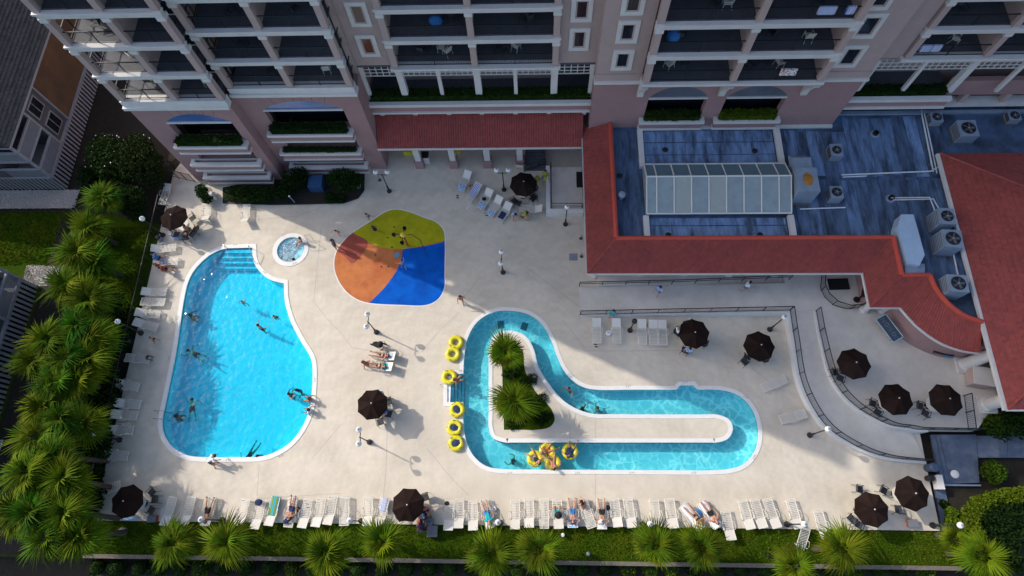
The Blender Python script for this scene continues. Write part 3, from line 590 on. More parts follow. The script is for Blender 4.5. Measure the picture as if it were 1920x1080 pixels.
for i in range(len(EV) - 1):
    a, b_ = EV[i], EV[i + 1]; d, c = RG[i], RG[i + 1]
    P = [(a[0], a[1], ZE), (b_[0], b_[1], ZE), (c[0], c[1], ZR), (d[0], d[1], ZR)]
    one = MB(); one.add(P + [dn(p, .08) for p in P], [(0, 1, 2, 3), (7, 6, 5, 4)]); one.build('roof_slope', m_red, club)
    ribs(tl, *P, .2)
    rc.tube([(d[0], d[1], ZR + .02), (c[0], c[1], ZR + .02)], .17, 8); rc.add([(d[0], d[1], ZR), (c[0], c[1], ZR), (c[0], c[1], 4.28), (d[0], d[1], 4.28)], [(0, 1, 2, 3)])
    nx = Vector((b_[1] - a[1], a[0] - b_[0])).normalized(); nx = nx if (Vector(a) + nx - Vector(d)).length > (Vector(a) - Vector(d)).length else -nx
    e = nx * .09; fa.add([(a[0], a[1], ZE - .2), (b_[0], b_[1], ZE - .2), (b_[0], b_[1], ZE - .02), (a[0], a[1], ZE - .02)] + [(a[0] + e.x, a[1] + e.y, ZE - .2), (b_[0] + e.x, b_[1] + e.y, ZE - .2), (b_[0] + e.x, b_[1] + e.y, ZE + .01), (a[0] + e.x, a[1] + e.y, ZE + .01)],
           [(4, 5, 6, 7), (3, 2, 6, 7), (0, 1, 5, 4), (0, 3, 7, 4), (1, 2, 6, 5)])
    so_.add([(a[0], a[1], ZE - .21), (b_[0], b_[1], ZE - .21), (c[0], c[1], ZE - .21), (d[0], d[1], ZE - .21)], [(0, 1, 2, 3)])
tl.build('roof_tile', m_red, club, kind='stuff'); rc.build('ridge_cap', m_ridge, club); fa.build('fascia', m_white, club); so_.build('soffit', m_col, club)
for i in (1, 2, 3, 4):
    cp('hip_cap', m_ridge if i == 9 else m_red, lambda b: b.tube([(EV[i][0], EV[i][1], ZE + .03), (RG[i][0], RG[i][1], ZR + .02)], .08, 6))
# walls below the eaves
cp('wall', m_pink, lambda b: b.box(5.6, 24.5, 18.9, 19.2, 0, 3.78)); cp('wall', m_pink, lambda b: b.box(5.6, 5.9, 19.2, 29, 0, 3.78)); cp('wall', m_pink, lambda b: b.box(24.4, 24.7, 15.6, 18.9, .8, 3.78))
cwall = [at(x, y, .8).to_2d() for x, y in ((1655, 588), (1689, 633), (1724, 655), (1758, 668), (1791, 671), (1830, 672))]
cw = curve([tuple(p) for p in cwall], 4, False); inn = [p + Vector((.25, .3)) for p in cw]
cp('curved_wall', m_pink, lambda b: b.prism(cw + inn[::-1], .8, 3.78))
for px in (1116, 1200, 1284, 1369, 1455):
    p = at(px, 519, .8 if px > 1300 else .4); cp('column', m_white, lambda b: b.lathe([(.30, 0), (.30, .12), (.22, .2), (.2, 1.6), (.19, 3.1), (.27, 3.2), (.27, 3.3)], (p.x, p.y + .25, p.z - .3), 14))
for px, py in ((1620, 585), (1655, 587), (1537, 512)):
    p = at(px, py, .8); cp('column', m_white, lambda b: b.lathe([(.34, 0), (.34, .12), (.26, .2), (.24, 1.6), (.22, 2.8), (.30, 2.9), (.30, 2.98)], (p.x, p.y + .2, .8), 14))
# skylight
sk = thing('skylight', 'long glazed ridge skylight with white frames on the flat roof', 'skylight', (13.5, 23.5, 4.3))
X0, X1, Ya, Yr, Yb = 8.2, 18.62, 21.35, 23.85, 25.3; ZB, ZT, ZK = 4.85, 5.75, 5.05
MB().box(X0 + .03, X1 - .03, Ya + .03, Yb - .03, 4.3, ZB - .03).build('kerb', m_roof, sk)
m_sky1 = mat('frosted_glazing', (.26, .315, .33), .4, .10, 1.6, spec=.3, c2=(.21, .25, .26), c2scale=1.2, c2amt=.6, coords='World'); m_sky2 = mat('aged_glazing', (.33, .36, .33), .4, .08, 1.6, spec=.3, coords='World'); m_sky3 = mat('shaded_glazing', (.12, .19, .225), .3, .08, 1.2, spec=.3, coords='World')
nb = 8; xs = [X0 + .03] + [X0 + (X1 - X0) * (i * 1.25 + .75) / 10.4 for i in range(nb)] + [X1 - .03]; xs = sorted(xs)[:10]
for i in range(len(xs) - 1):
    a, c = xs[i] + .05, xs[i + 1] - .05
    MB().add([(a, Ya, ZB), (c, Ya, ZB), (c, Yr, ZT), (a, Yr, ZT), (a, Ya, ZB - .04), (c, Ya, ZB - .04), (c, Yr, ZT - .04), (a, Yr, ZT - .04)], [(0, 1, 2, 3), (7, 6, 5, 4), (0, 4, 5, 1), (1, 5, 6, 2), (3, 2, 6, 7), (0, 3, 7, 4)]).build('pane', m_sky2 if i in (2, 4) else m_sky1, sk)
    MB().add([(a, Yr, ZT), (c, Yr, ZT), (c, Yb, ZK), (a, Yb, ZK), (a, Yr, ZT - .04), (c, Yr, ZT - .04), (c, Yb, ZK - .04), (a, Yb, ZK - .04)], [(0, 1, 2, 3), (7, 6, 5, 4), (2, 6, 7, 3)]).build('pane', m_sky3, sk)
for x in xs:
    MB().tube([(x, Ya - .03, ZB + .01), (x, Yr, ZT + .02), (x, Yb + .03, ZK + .01)], .055, 4).build('glazing_bar', m_white, sk)
for q in ([(X0, Ya - .03, ZB), (X1, Ya - .03, ZB)], [(X0, Yr, ZT + .03), (X1, Yr, ZT + .03)], [(X0, Yb + .03, ZK), (X1, Yb + .03, ZK)]): MB().tube(q, .075, 4).build('frame_rail', m_white, sk)
for x in (X0, X1): MB().add([(x, Ya, ZB), (x, Yr, ZT), (x, Yb, ZK), (x, Yb, 4.4), (x, Ya, 4.4)], [(0, 1, 2, 3, 4)]).build('gable_pane', m_sky1, sk)
# raised white kerbs running over the roof from the skylight
for x, y0, y1 in ((8.2, 19.5, 21.3), (8.2, 25.4, 29.0), (18.62, 19.5, 21.3), (18.62, 25.4, 29.0)):
    cp('roof_kerb', m_white, lambda b: b.box(x - .2, x + .2, y0, y1, 4.305, 4.62))
cp('wall_flashing', m_white, lambda b: b.box(8.0, 22.9, 28.86, 29.09, 4.305, 4.5)); cp('wall_flashing', m_grey, lambda b: b.box(23, 40, 30.0, 30.28, 4.305, 4.5))
# lapped roofing sheets: thin strips one above the other
rr = random.Random(3); seam = mat('tar_seam', (.035, .045, .06), .8, .3, 3, coords='World'); lap = [mat('roof_sheet_%d' % i, c, .8, .4, 1.3, .3, 20, spec=.2, c2=(.018, .022, .03), c2scale=.75, c2amt=.72, coords='World', stretch=(2.6, .55, 1)) for i, c in enumerate(((.16, .25, .41), (.12, .19, .32), (.08, .125, .21)))]
x = 19.2; i = 0
while x < 30.5:
    w = rr.uniform(.8, 1.05)
    for y0, y1 in ((19.5, 24.4), (24.42, 28.7 if x < 22.8 else 29.9)):
        if x + w > 25.2 and y0 < 20: y0 = 16.7 if x < 26.6 else 15.6
        cp('roofing_sheet', lap[rr.randrange(3)], lambda b: b.box(x + .03, x + w, y0 + rr.uniform(0, .3), y1 - rr.uniform(0, .2), 4.302, 4.318 + .006 * (i % 2)))
    cp('tar_line', seam, lambda b: b.box(x - .03, x + .025, 19.5, 28.8, 4.303, 4.31)); x += w; i += 1
for x0, x1, y0, y1 in ((8.5, 18.3, 25.5, 28.8), (8.5, 18.3, 19.5, 21.2)):
    y = y0
    while y < y1 - .3: cp('roofing_sheet', lap[rr.randrange(2)], lambda b: b.box(x0, x1, y + .03, min(y + 1.05, y1), 4.302, 4.32)); y += 1.1
for x, w in ((6.15, .9), (7.1, .85)): cp('roofing_sheet', lap[2], lambda b: b.box(x, x + w, 19.5, 28.8, 4.302, 4.32))
for px, py in ((1247, 281), (1415, 283), (1253, 441), (1425, 441), (1162, 330)):
    p = at(px, py, 4.33); cp('roof_drain', m_dark, lambda b: b.lathe([(.22, 0), (.22, .05), (.12, .09)], (p.x, p.y, 4.32), 14))
# rooftop machines
def roof_vent(px, py, label, r=.28):
    p = at(px, py, 4.3); t = thing('roof_vent', label, 'roof vent', p); MB().lathe([(r * .55, 0), (r * .55, .45), (r * .6, .5)], p, 14).build('stack', m_grey, t); MB().lathe([(r, .5), (r * 1.05, .58), (r * .8, .72), (.04, .78)], p, 16).build('hood', m_grey, t)
roof_vent(1164, 372, 'mushroom roof vent beside the skylight frame'); 
for px, py, lb in ((1640, 252, 'dark open pipe vent in the middle of the bare roof'), (1669, 373, 'dark pipe vent at the end of the white pipe pair')):
    p = at(px, py, 4.3); t = thing('roof_vent', lb, 'roof vent', p); MB().lathe([(.34, 0), (.34, .05), (.2, .08)], p, 16).build('flange', m_grey, t); MB().lathe([(.2, .05), (.2, .3), (.16, .3), (.16, .1)], p, 16).build('stack', m_dark, t)
def fan_unit(px, py, w, d, h, label, rz=0, z=4.3):
    w *= .88; d *= .88; p = at(px, py, z + h); t = thing('air_conditioner', label, 'air conditioner', (p.x, p.y, z), rz, 'air conditioning units on the flat roof')
    b = MB(); b.box(-w / 2, w / 2, -d / 2, d / 2, .1, h); b.build('cabinet', m_grey, None).parent = t
    q = MB(); q.box(-w / 2 - .03, w / 2 + .03, -d / 2 - .03, d / 2 + .03, 0, .098); q.build('stand', m_timb, None).parent = t
    r = min(w, d) * .36; f = MB(); f.torus((0, 0, h + .02), r, .045, 20, 6); g2 = f.build('fan_guard', m_dark, None); g2.parent = t
    s = MB().lathe([(r * .97, h + .004), (r * .97, h + .014)], (0, 0, 0), 20).build('fan_well', m_dark, None); s.parent = t
    for k_ in range(5):
        a = k_ * 1.257; bl = MB().obox((r * .5 * math.cos(a), r * .5 * math.sin(a), h + .035), r * .8, r * .34, .012, a, .35).build('fan_blade', m_hgrey, None); bl.parent = t
    hb = MB().lathe([(.07, h + .02), (.07, h + .06)], (0, 0, 0), 10).build('fan_hub', m_grey, None); hb.parent = t
    for k_ in range(7):
        l = MB().box(-w / 2 - .012, -w / 2 - .001, -d / 2 + .08, d / 2 - .08, .2 + k_ * (h - .3) / 7, .25 + k_ * (h - .3) / 7).build('louvre', m_hgrey, None); l.parent = t
    return t
fan_unit(1757, 219, .95, .95, .7, 'square fan unit by the hotel wall at the pipe run'); fan_unit(1903, 216, .95, .95, .6, 'fan unit under the far terrace at the roof corner')
fan_unit(1816, 240, 1.5, 1.6, 1.0, 'wide cooling unit with its small fan off centre above the big tile roof'); fan_unit(1569, 281, .95, 1.2, .8, 'fan unit in the middle of the roof beside the metal housing')
fan_unit(1569, 360, 1.0, 1.1, .9, 'fan unit on the timber stand below the rusty housing'); fan_unit(1776, 405, 1.2, 1.4, 1.5, 'cooling unit at the big tile roof, first from the pipe pair', R(-4))
fan_unit(1787, 447, 1.45, 1.5, 1.5, 'large cooling unit between its two neighbours along the big tile roof', R(-4)); fan_unit(1797, 531, 1.45, 1.4, 1.5, 'cooling unit over the curved red ridge corner', R(-4))
rtu = thing('air_handler', 'tall pale metal housing with a rust stain on its top beside the skylight', 'air handler', at(1512, 330, 4.3))
p = at(1513, 328, 6.1); MB().box(p.x - .75, p.x + .75, p.y - 1.35, p.y + .6, 4.4, 6.1).build('housing', m_grey, rtu); MB().box(p.x - .62, p.x + .62, p.y + .6, p.y + 1.6, 4.5, 5.85).build('intake', m_grey, rtu)
MB().box(p.x - .9, p.x + .75, p.y - 1.5, p.y + 1.2, 4.305, 4.4).build('stand', m_timb, rtu)
MB().add([(p.x - .62, p.y + 1.6, 5.85), (p.x + .62, p.y + 1.6, 5.85), (p.x + .62, p.y + 2.3, 5.0), (p.x - .62, p.y + 2.3, 5.0), (p.x - .62, p.y + 1.6, 5.0), (p.x + .62, p.y + 1.6, 5.0)], [(0, 1, 2, 3), (0, 3, 4), (1, 5, 2)]).build('hood', m_grey, rtu)
st = [Vector((p.x + .02 + .36 * math.cos(a) * (1 + .08 * math.sin(3 * a + 1)), p.y - .35 + .55 * math.sin(a) * (1 + .08 * math.sin(5 * a)))) for a in [i * .3 for i in range(21)]]
MB().sheet(st, 6.104).build('rust_stain', m_rust, rtu)
# long pale duct that drops to the clubhouse
du = thing('roof_duct', 'long pale blue metal duct lying by the red ridge corner', 'duct', at(1700, 450, 4.3))
q = [at(1690, 402, 5.3), at(1713, 402, 5.3), at(1734, 478, 5.3), at(1724, 498, 5.3), at(1704, 494, 5.3), at(1683, 425, 5.3)]
MB().prism([v.to_2d() for v in q], 4.35, 5.3).build('duct_run', mat('duct_metal', (.36, .47, .60), .45, .1, 1.5), du)
v = at(1716, 505, 4.9); MB().obox((v.x, v.y, 4.6), 1.3, 1.1, .55, R(-12)).build('duct_elbow', m_grey, du)
def pipe(pts, r, label, z=4.45, par=True):
    w = [at(x, y, z) for x, y in pts]; t = thing('roof_pipe', label, 'pipe', (w[0].x, w[0].y, 4.3), 0, 'pipes on the flat roof')
    MB().tube(w, r, 6).build('pipe_run', m_pipe, t)
    for i in range(0, len(w) - 1):
        L_ = (w[i + 1] - w[i]).length
        for j in range(int(L_ / 1.3)):
            c = w[i].lerp(w[i + 1], (j + .5) / max(1, int(L_ / 1.3))); MB().box(c.x - .1, c.x + .1, c.y - .1, c.y + .1, 4.325, z - r + .02).build('pipe_block', m_timb, t)
pipe([(1578, 328), (1745, 321), (1766, 310)], .06, 'long pair pipe crossing the roof to the big tile roof, hotel-side run'); pipe([(1580, 332), (1625, 330)], .05, 'short stub pipe lying under the long crossing pipe')
pipe([(1727, 207), (1750, 322)], .06, 'pipe running from the hotel wall to the big tile roof'); pipe([(1732, 207), (1757, 325)], .05, 'thinner pipe beside the hotel wall pipe run')
pipe([(1670, 371), (1743, 370), (1754, 398)], .05, 'white pipe from the dark vent to the fan units, upper of two'); pipe([(1672, 375), (1750, 373), (1765, 400)], .05, 'white pipe from the dark vent to the fan units, lower of two')
pipe([(1500, 392), (1585, 389)], .05, 'low pipe along the timber stand under the rusty housing'); pipe([(1786, 468), (1796, 515)], .05, 'pipe dropping between the two lower cooling units')
# ------------------------------------------------------------------ hall with the big tile roof
hall = thing('hall', 'hall under a broad red tile hip roof', 'hall', (36, 16.6, 0))
HX0, HX1, HY0, HY1, HZ, HR = 30.0, 49.0, 7.25, 26.1, 5.0, 9.3
c = [(HX0, HY0, HZ), (HX1, HY0, HZ), (HX1, HY1, HZ), (HX0, HY1, HZ)]; ym = (HY0 + HY1) / 2; r1, r2 = (HX0 + 9.4, ym, HR), (HX1 - 9.4, ym, HR)
for nm, f in (('roof_slope', [c[0], r1, c[3]]), ('roof_slope', [c[0], c[1], r2, r1]), ('roof_slope', [c[3], c[2], r2, r1]), ('roof_slope', [c[1], r2, c[2]])):
    MB().add(f, [tuple(range(len(f)))]).build(nm, m_red, hall)
# stepped courses of flat tiles on the two slopes in view
def courses(corner0, corner1, apex, n, name):
    a, b_, ap = Vector(corner0), Vector(corner1), Vector(apex); nrm = (b_ - a).cross(ap - a).normalized(); nrm = nrm if nrm.z > 0 else -nrm; m_ = MB()
    for i in range(n):
        t0, t1 = i / n, (i + 1.04) / n; p, q = a.lerp(ap, t0), b_.lerp(ap, t0); p2, q2 = a.lerp(ap, min(t1, 1)), b_.lerp(ap, min(t1, 1)); L_ = (q - p).length; k = max(1, int(L_ / .42)); off = (i % 2) * .5
        for j in range(k):
            s0, s1 = (j + off) / (k + .5) + .004, (j + off + 1) / (k + .5) - .004
            if s1 > 1: continue
            h = .035 + rr.uniform(0, .014); o = len(m_.v); A_, B_, C_, D_ = p.lerp(q, s0) + nrm * h, p.lerp(q, s1) + nrm * h, p2.lerp(q2, s1) + nrm * .008, p2.lerp(q2, s0) + nrm * .008
            E_, F_ = p.lerp(q, s0), p.lerp(q, s1); m_.v += [tuple(z) for z in (A_, B_, C_, D_, E_, F_)]; m_.f += [(o, o + 1, o + 2, o + 3), (o, o + 4, o + 5, o + 1)]
    o = m_.build(name, m_red, hall, kind='stuff')
courses(c[3], c[0], r1, 30, 'roof_tile'); courses(c[0], c[1], (r1[0], r1[1], r1[2]), 30, 'roof_tile')
for a in (c[0], c[3]): MB().tube([(a[0], a[1], a[2] + .05), (r1[0], r1[1], r1[2] + .05)], .1, 6).build('hip_cap', m_red, hall)
MB().box(HX0 - .2, HX0 - .002, HY0 - .05, HY1, HZ - .24, HZ + .0).build('gutter', m_white, hall); MB().box(HX0, HX1, HY0 - .1, HY0 - .002, HZ - .22, HZ - .01).build('fascia', m_white, hall)
MB().box(HX0, HX1, HY0, HY1, HZ - .3, HZ - .242).build('soffit', m_col, hall); MB().box(32.6, 49, 8.6, 26, -.4, HZ - .3).build('wall', m_pink, hall)
for px, py, s in ((1797, 690, 1), (1837, 766, 1)):
    p = at(px, py, .8); x, y = p.x + .45, p.y + .25
    MB().box(x - .62, x + .62, y - .62, y + .62, .0, .98).build('plinth', m_white, hall); MB().lathe([(.5, .98), (.5, 1.1), (.42, 1.2), (.40, 2.8), (.36, 4.3), (.46, 4.4), (.46, 4.68)], (x, y, 0), 20).build('column', m_white, hall)
bx = at(1845, 705, 1.9); box_ = thing('service_counter', 'pale box counter between the two fat columns', 'counter', (bx.x, bx.y, .8)); MB().obox((bx.x, bx.y, 1.33), 1.25, 1.2, 1.05, R(-10)).build('cabinet', m_col, box_); MB().obox((bx.x, bx.y, 1.9), 1.35, 1.3, .08, R(-10)).build('counter_top', m_white, box_)
# ------------------------------------------------------------------ raised promenade, ramp and terrace
V2 = lambda *p: [Vector(q) for q in p]
OUT = curve([(19.08, 15.25), (19.12, 12.88), (19.25, 9.75), (20.3, 7.1), (22.07, 5.63), (24.24, 4.78), (27.1, 4.5)], 5, False)
INN = curve([(20.98, 15.2), (21.04, 12.9), (21.36, 10.15), (22.5, 8.25), (24.48, 6.95), (26.55, 6.55), (27.3, 6.53)], 5, False)
def rampz(i, n): return .8 - .68 * i / (n - 1)
b = MB(); n = len(OUT)
b.add([(p.x, p.y, rampz(i, n)) for i, p in enumerate(OUT)] + [(p.x, p.y, rampz(i, n)) for i, p in enumerate(INN)], [(i, i + 1, n + i + 1, n + i) for i in range(n - 1)])
struct(b.build('ramp', m_terr))
b = MB(); b.add([(3.55, 15.2, .006), (19.08, 15.25, .8), (19.08, 17.45, .8), (3.55, 17.45, .006)], [(0, 1, 2, 3)]); struct(b.build('promenade', m_terr))
struct(MB().prism([(5.0, 17.47), (19.06, 17.47), (19.06, 18.9), (5.0, 18.9)], 0.01, .42).build('colonnade_floor', m_terr))
struct(MB().prism([tuple(p) for p in INN] + [(30.6, 6.53), (32.6, 8.6), (32.6, 18.9), (19.08, 18.9), (19.08, 15.25)], .02, .79).build('terrace', m_terr))
def ribbon(path, t, z0, z1, name, m, label):
    """low wall along a path; z1 may change along it"""
    k = len(path); nr = []
    for i in range(k):
        d = (path[min(i + 1, k - 1)] - path[max(i - 1, 0)]).normalized(); nr.append(Vector((d.y, -d.x)))
    b = MB(); zt = z1 if isinstance(z1, list) else [z1] * k; vs = []
    for i, p in enumerate(path): q = p + nr[i] * t; vs += [(p.x, p.y, z0), (p.x, p.y, zt[i]), (q.x, q.y, zt[i]), (q.x, q.y, z0)]
    b.add(vs, [(i * 4 + j, i * 4 + (j + 1) % 4, i * 4 + 4 + (j + 1) % 4, i * 4 + 4 + j) for i in range(k - 1) for j in range(4)] + [(0, 1, 2, 3), tuple(4 * k - 4 + j for j in (3, 2, 1, 0))])
    o = b.build(name, m); return tag(o, label, 'wall')
ribbon(OUT, -.2 if False else .2, 0.0, [rampz(i, n) + .06 for i in range(n)], 'retaining_wall', m_cop, 'curved pale retaining wall holding the ramp above the pool deck')
ribbon(V2((3.55, 15.18), (11, 15.2), (19.05, 15.23)), .16, 0, [.05, .44, .85], 'retaining_wall', m_cop, 'straight pale wall rising under the promenade railing')
ribbon(INN, .14, .03, .86, 'retaining_wall', m_cop, 'curved pale wall between the ramp and the umbrella terrace')
def rail_line(pts, h, label, step=1.55, bars=True, m=None, group='railings round the terrace and ramp', name='railing', second=.12, lean=0):
    """posts, rails and bars along a line of 3-d points"""
    pts = [Vector(p) for p in pts]; t = thing(name, label, 'railing', pts[0], 0, group); m = m or m_dark
    up_ = lambda p, d: p + Vector((0, 0, d)); MB().tube([up_(p, h) for p in pts], .035, 6).build('top_rail', m, t); MB().tube([up_(p, second) for p in pts], .025, 5).build('bottom_rail', m, t)
    L_ = [0]
    for i in range(1, len(pts)): L_.append(L_[-1] + (pts[i] - pts[i - 1]).length)
    def P_(s):
        for i in range(1, len(pts)):
            if s <= L_[i] + 1e-6: return pts[i - 1].lerp(pts[i], (s - L_[i - 1]) / max(1e-6, L_[i] - L_[i - 1]))
        return pts[-1]
    k = max(1, round(L_[-1] / step))
    for i in range(k + 1): p = P_(L_[-1] * i / k); MB().tube([p, up_(p, h)], .032, 6).build('post', m, t)
    if bars:
        b = MB(); nb = int(L_[-1] / .13)
        for i in range(nb): p = P_(L_[-1] * (i + .5) / nb); b.tube([up_(p, second), up_(p, h)], .013, 3, cap=False)
        b.build('bar', m, t, kind='stuff')
    return t
v3 = lambda path, zs: [(p.x, p.y, z) for p, z in zip(path, zs)]
OUT2 = [p - Vector((0, 0)) for p in OUT]
rail_line(v3(OUT, [rampz(i, n) + .06 for i in range(n)]), .95, 'long curved black railing on the outer side of the ramp')
rail_line(v3(INN, [.86] * n) + [(30.4, 6.5, .86)], .95, 'curved black railing between the ramp and the three terrace umbrellas')
rail_line([(3.55, 15.15, .06), (11.3, 15.2, .46), (19.05, 15.24, .86)], .95, 'straight black railing along the promenade above the loungers', step=1.9)
rail_line([(3.55, 17.5, .02), (11.3, 17.52, .45), (19.4, 17.75, .8)], .9, 'thin open handrail in front of the clubhouse columns', step=1.75, bars=False, second=.55)
arcp = [at(x, y, .8) for x, y in ((1540, 514), (1537, 540), (1545, 558), (1562, 573), (1585, 580), (1608, 578), (1622, 566))]
rail_line(arcp, .95, 'half-round black railing enclosing the corner nook under the tile eave', step=1.5)
rail_line([at(1806, 742, .8), at(1814, 806, .8)], .95, 'short black railing between the terrace umbrella and the garden bushes', step=1.0)
MB_ = at(1572, 533, .8); o = MB().obox((MB_.x, MB_.y, .825), 1.55, .9, .03, R(2)).build('door_mat', m_dark); tag(o, 'black rectangular mat inside the half-round railing', 'mat')
o = MB().obox((at(1088, 342).x + .1, at(1088, 342).y, .45), .9, 1.45, .03, 0).build('door_mat', m_dark); tag(o, 'black mat beside the tile roof at the raised landing', 'mat')
# raised landing beside the porch
land = thing('landing', 'raised concrete landing with low white kerb beside the porch stairs', 'landing', (2.6, 26, 0))
MB().box(1.35, 4.0, 24.0, 28.0, 0.0, .42).build('platform', m_terr, land); MB().box(1.02, 1.34, 23.6, 28.0, 0.0, .62).build('kerb', m_cop, land); MB().box(1.34, 4.0, 23.6, 23.99, 0.0, .62).build('kerb', m_cop, land)
rail_line([(1.42, 27.9, .43), (1.42, 24.1, .43), (3.9, 24.08, .43)], .9, 'low black railing around the raised landing by the porch', step=1.3, bars=False, second=.45)
sta = thing('stairs', 'dark steps going up behind the last porch pillar', 'stairs', (.2, 28.2, 0))
for i in range(7): MB().box(-.75 + i * .01, 1.0, 27.9 + i * .22, 28.12 + i * .22, .01, .14 * (i + 1)).build('step', m_floor, sta)
rail_line([(-.8, 27.75, .05), (1.0, 28.3, .3)], .9, 'slanting black stair rail behind the porch umbrella', step=.6, bars=True)
# fence on the house side
rail_line([(-31.0, 28.6, -.25), (-31.0, 14, -.25), (-31.0, .0, -.25)], 1.35, 'long dark fence between the pool deck and the palms', step=2.2, name='fence', group='fences')
rail_line([(-31.0, 27.6, 0), (-28.7, 27.0, 0)], 1.3, 'short dark gate fence at the house-side foot of the hotel', step=.8, name='fence', group='fences')
for y0, y1 in ((20.2, 22.0), (16.9, 20.0), (9.6, 11.6)):
    pass
# low timber wall under the grass strip, board by board
wl = thing('timber_wall', 'low weathered timber wall between the grass strip and the round bushes', 'wall', (-2, -2.3, 0))
for i in range(26):
    x = -31 + i * 2.27
    MB().box(x + .01, x + 2.26, -2.32, -2.21, -1.7, -.06).build('board', m_timb, wl); MB().box(x, x + 2.27, -2.42, -2.16, -.058, -.01 + random.uniform(0, .015)).build('cap_board', m_timb, wl)
# sunken slate landing with steps at the ramp foot
sl_ = struct(MB().prism([p.to_2d() for p in (at(1748, 815), at(1830, 815), at(1836, 905), at(1764, 908))], -.3, .03).build('slate_landing', m_slate))
struct(MB().prism([p.to_2d() for p in (at(1831, 817), at(1960, 817), at(1960, 858), at(1834, 858))], -.3, .0).build('garden_walk', m_slate))
for x0 in (1875, 1889): strip([(x0, 818), (x0, 857)], .03, .006, 'walk_joint', sl_, seam)
for i in range(3):
    a, c_ = at(1743 + i * 9, 816), at(1752 + i * 9, 903); MB().box(a.x, a.x + .28, c_.y, a.y, .031, .05 + .05 * (2 - i)).build('step', m_slate, sl_)
lid = at(1790, 889, .05); o = MB().lathe([(.28, .032), (.28, .09), (.2, .13), (.03, .15)], (lid.x, lid.y, 0), 18).build('ground_lamp', m_globe); tag(o, 'round white ground lamp on the slate landing', 'ground lamp')
MB().box(at(1765, 908).x, at(1836, 905).x, at(1764, 911).y, at(1764, 908).y, -.3, .12).build('edge_kerb', m_grey, sl_)
bd = [p.to_2d() for p in (at(1754, 912), at(1772, 912), at(1788, 985), at(1768, 995))]; struct(MB().prism(bd, -.3, -.05).build('drain_channel', m_slate))
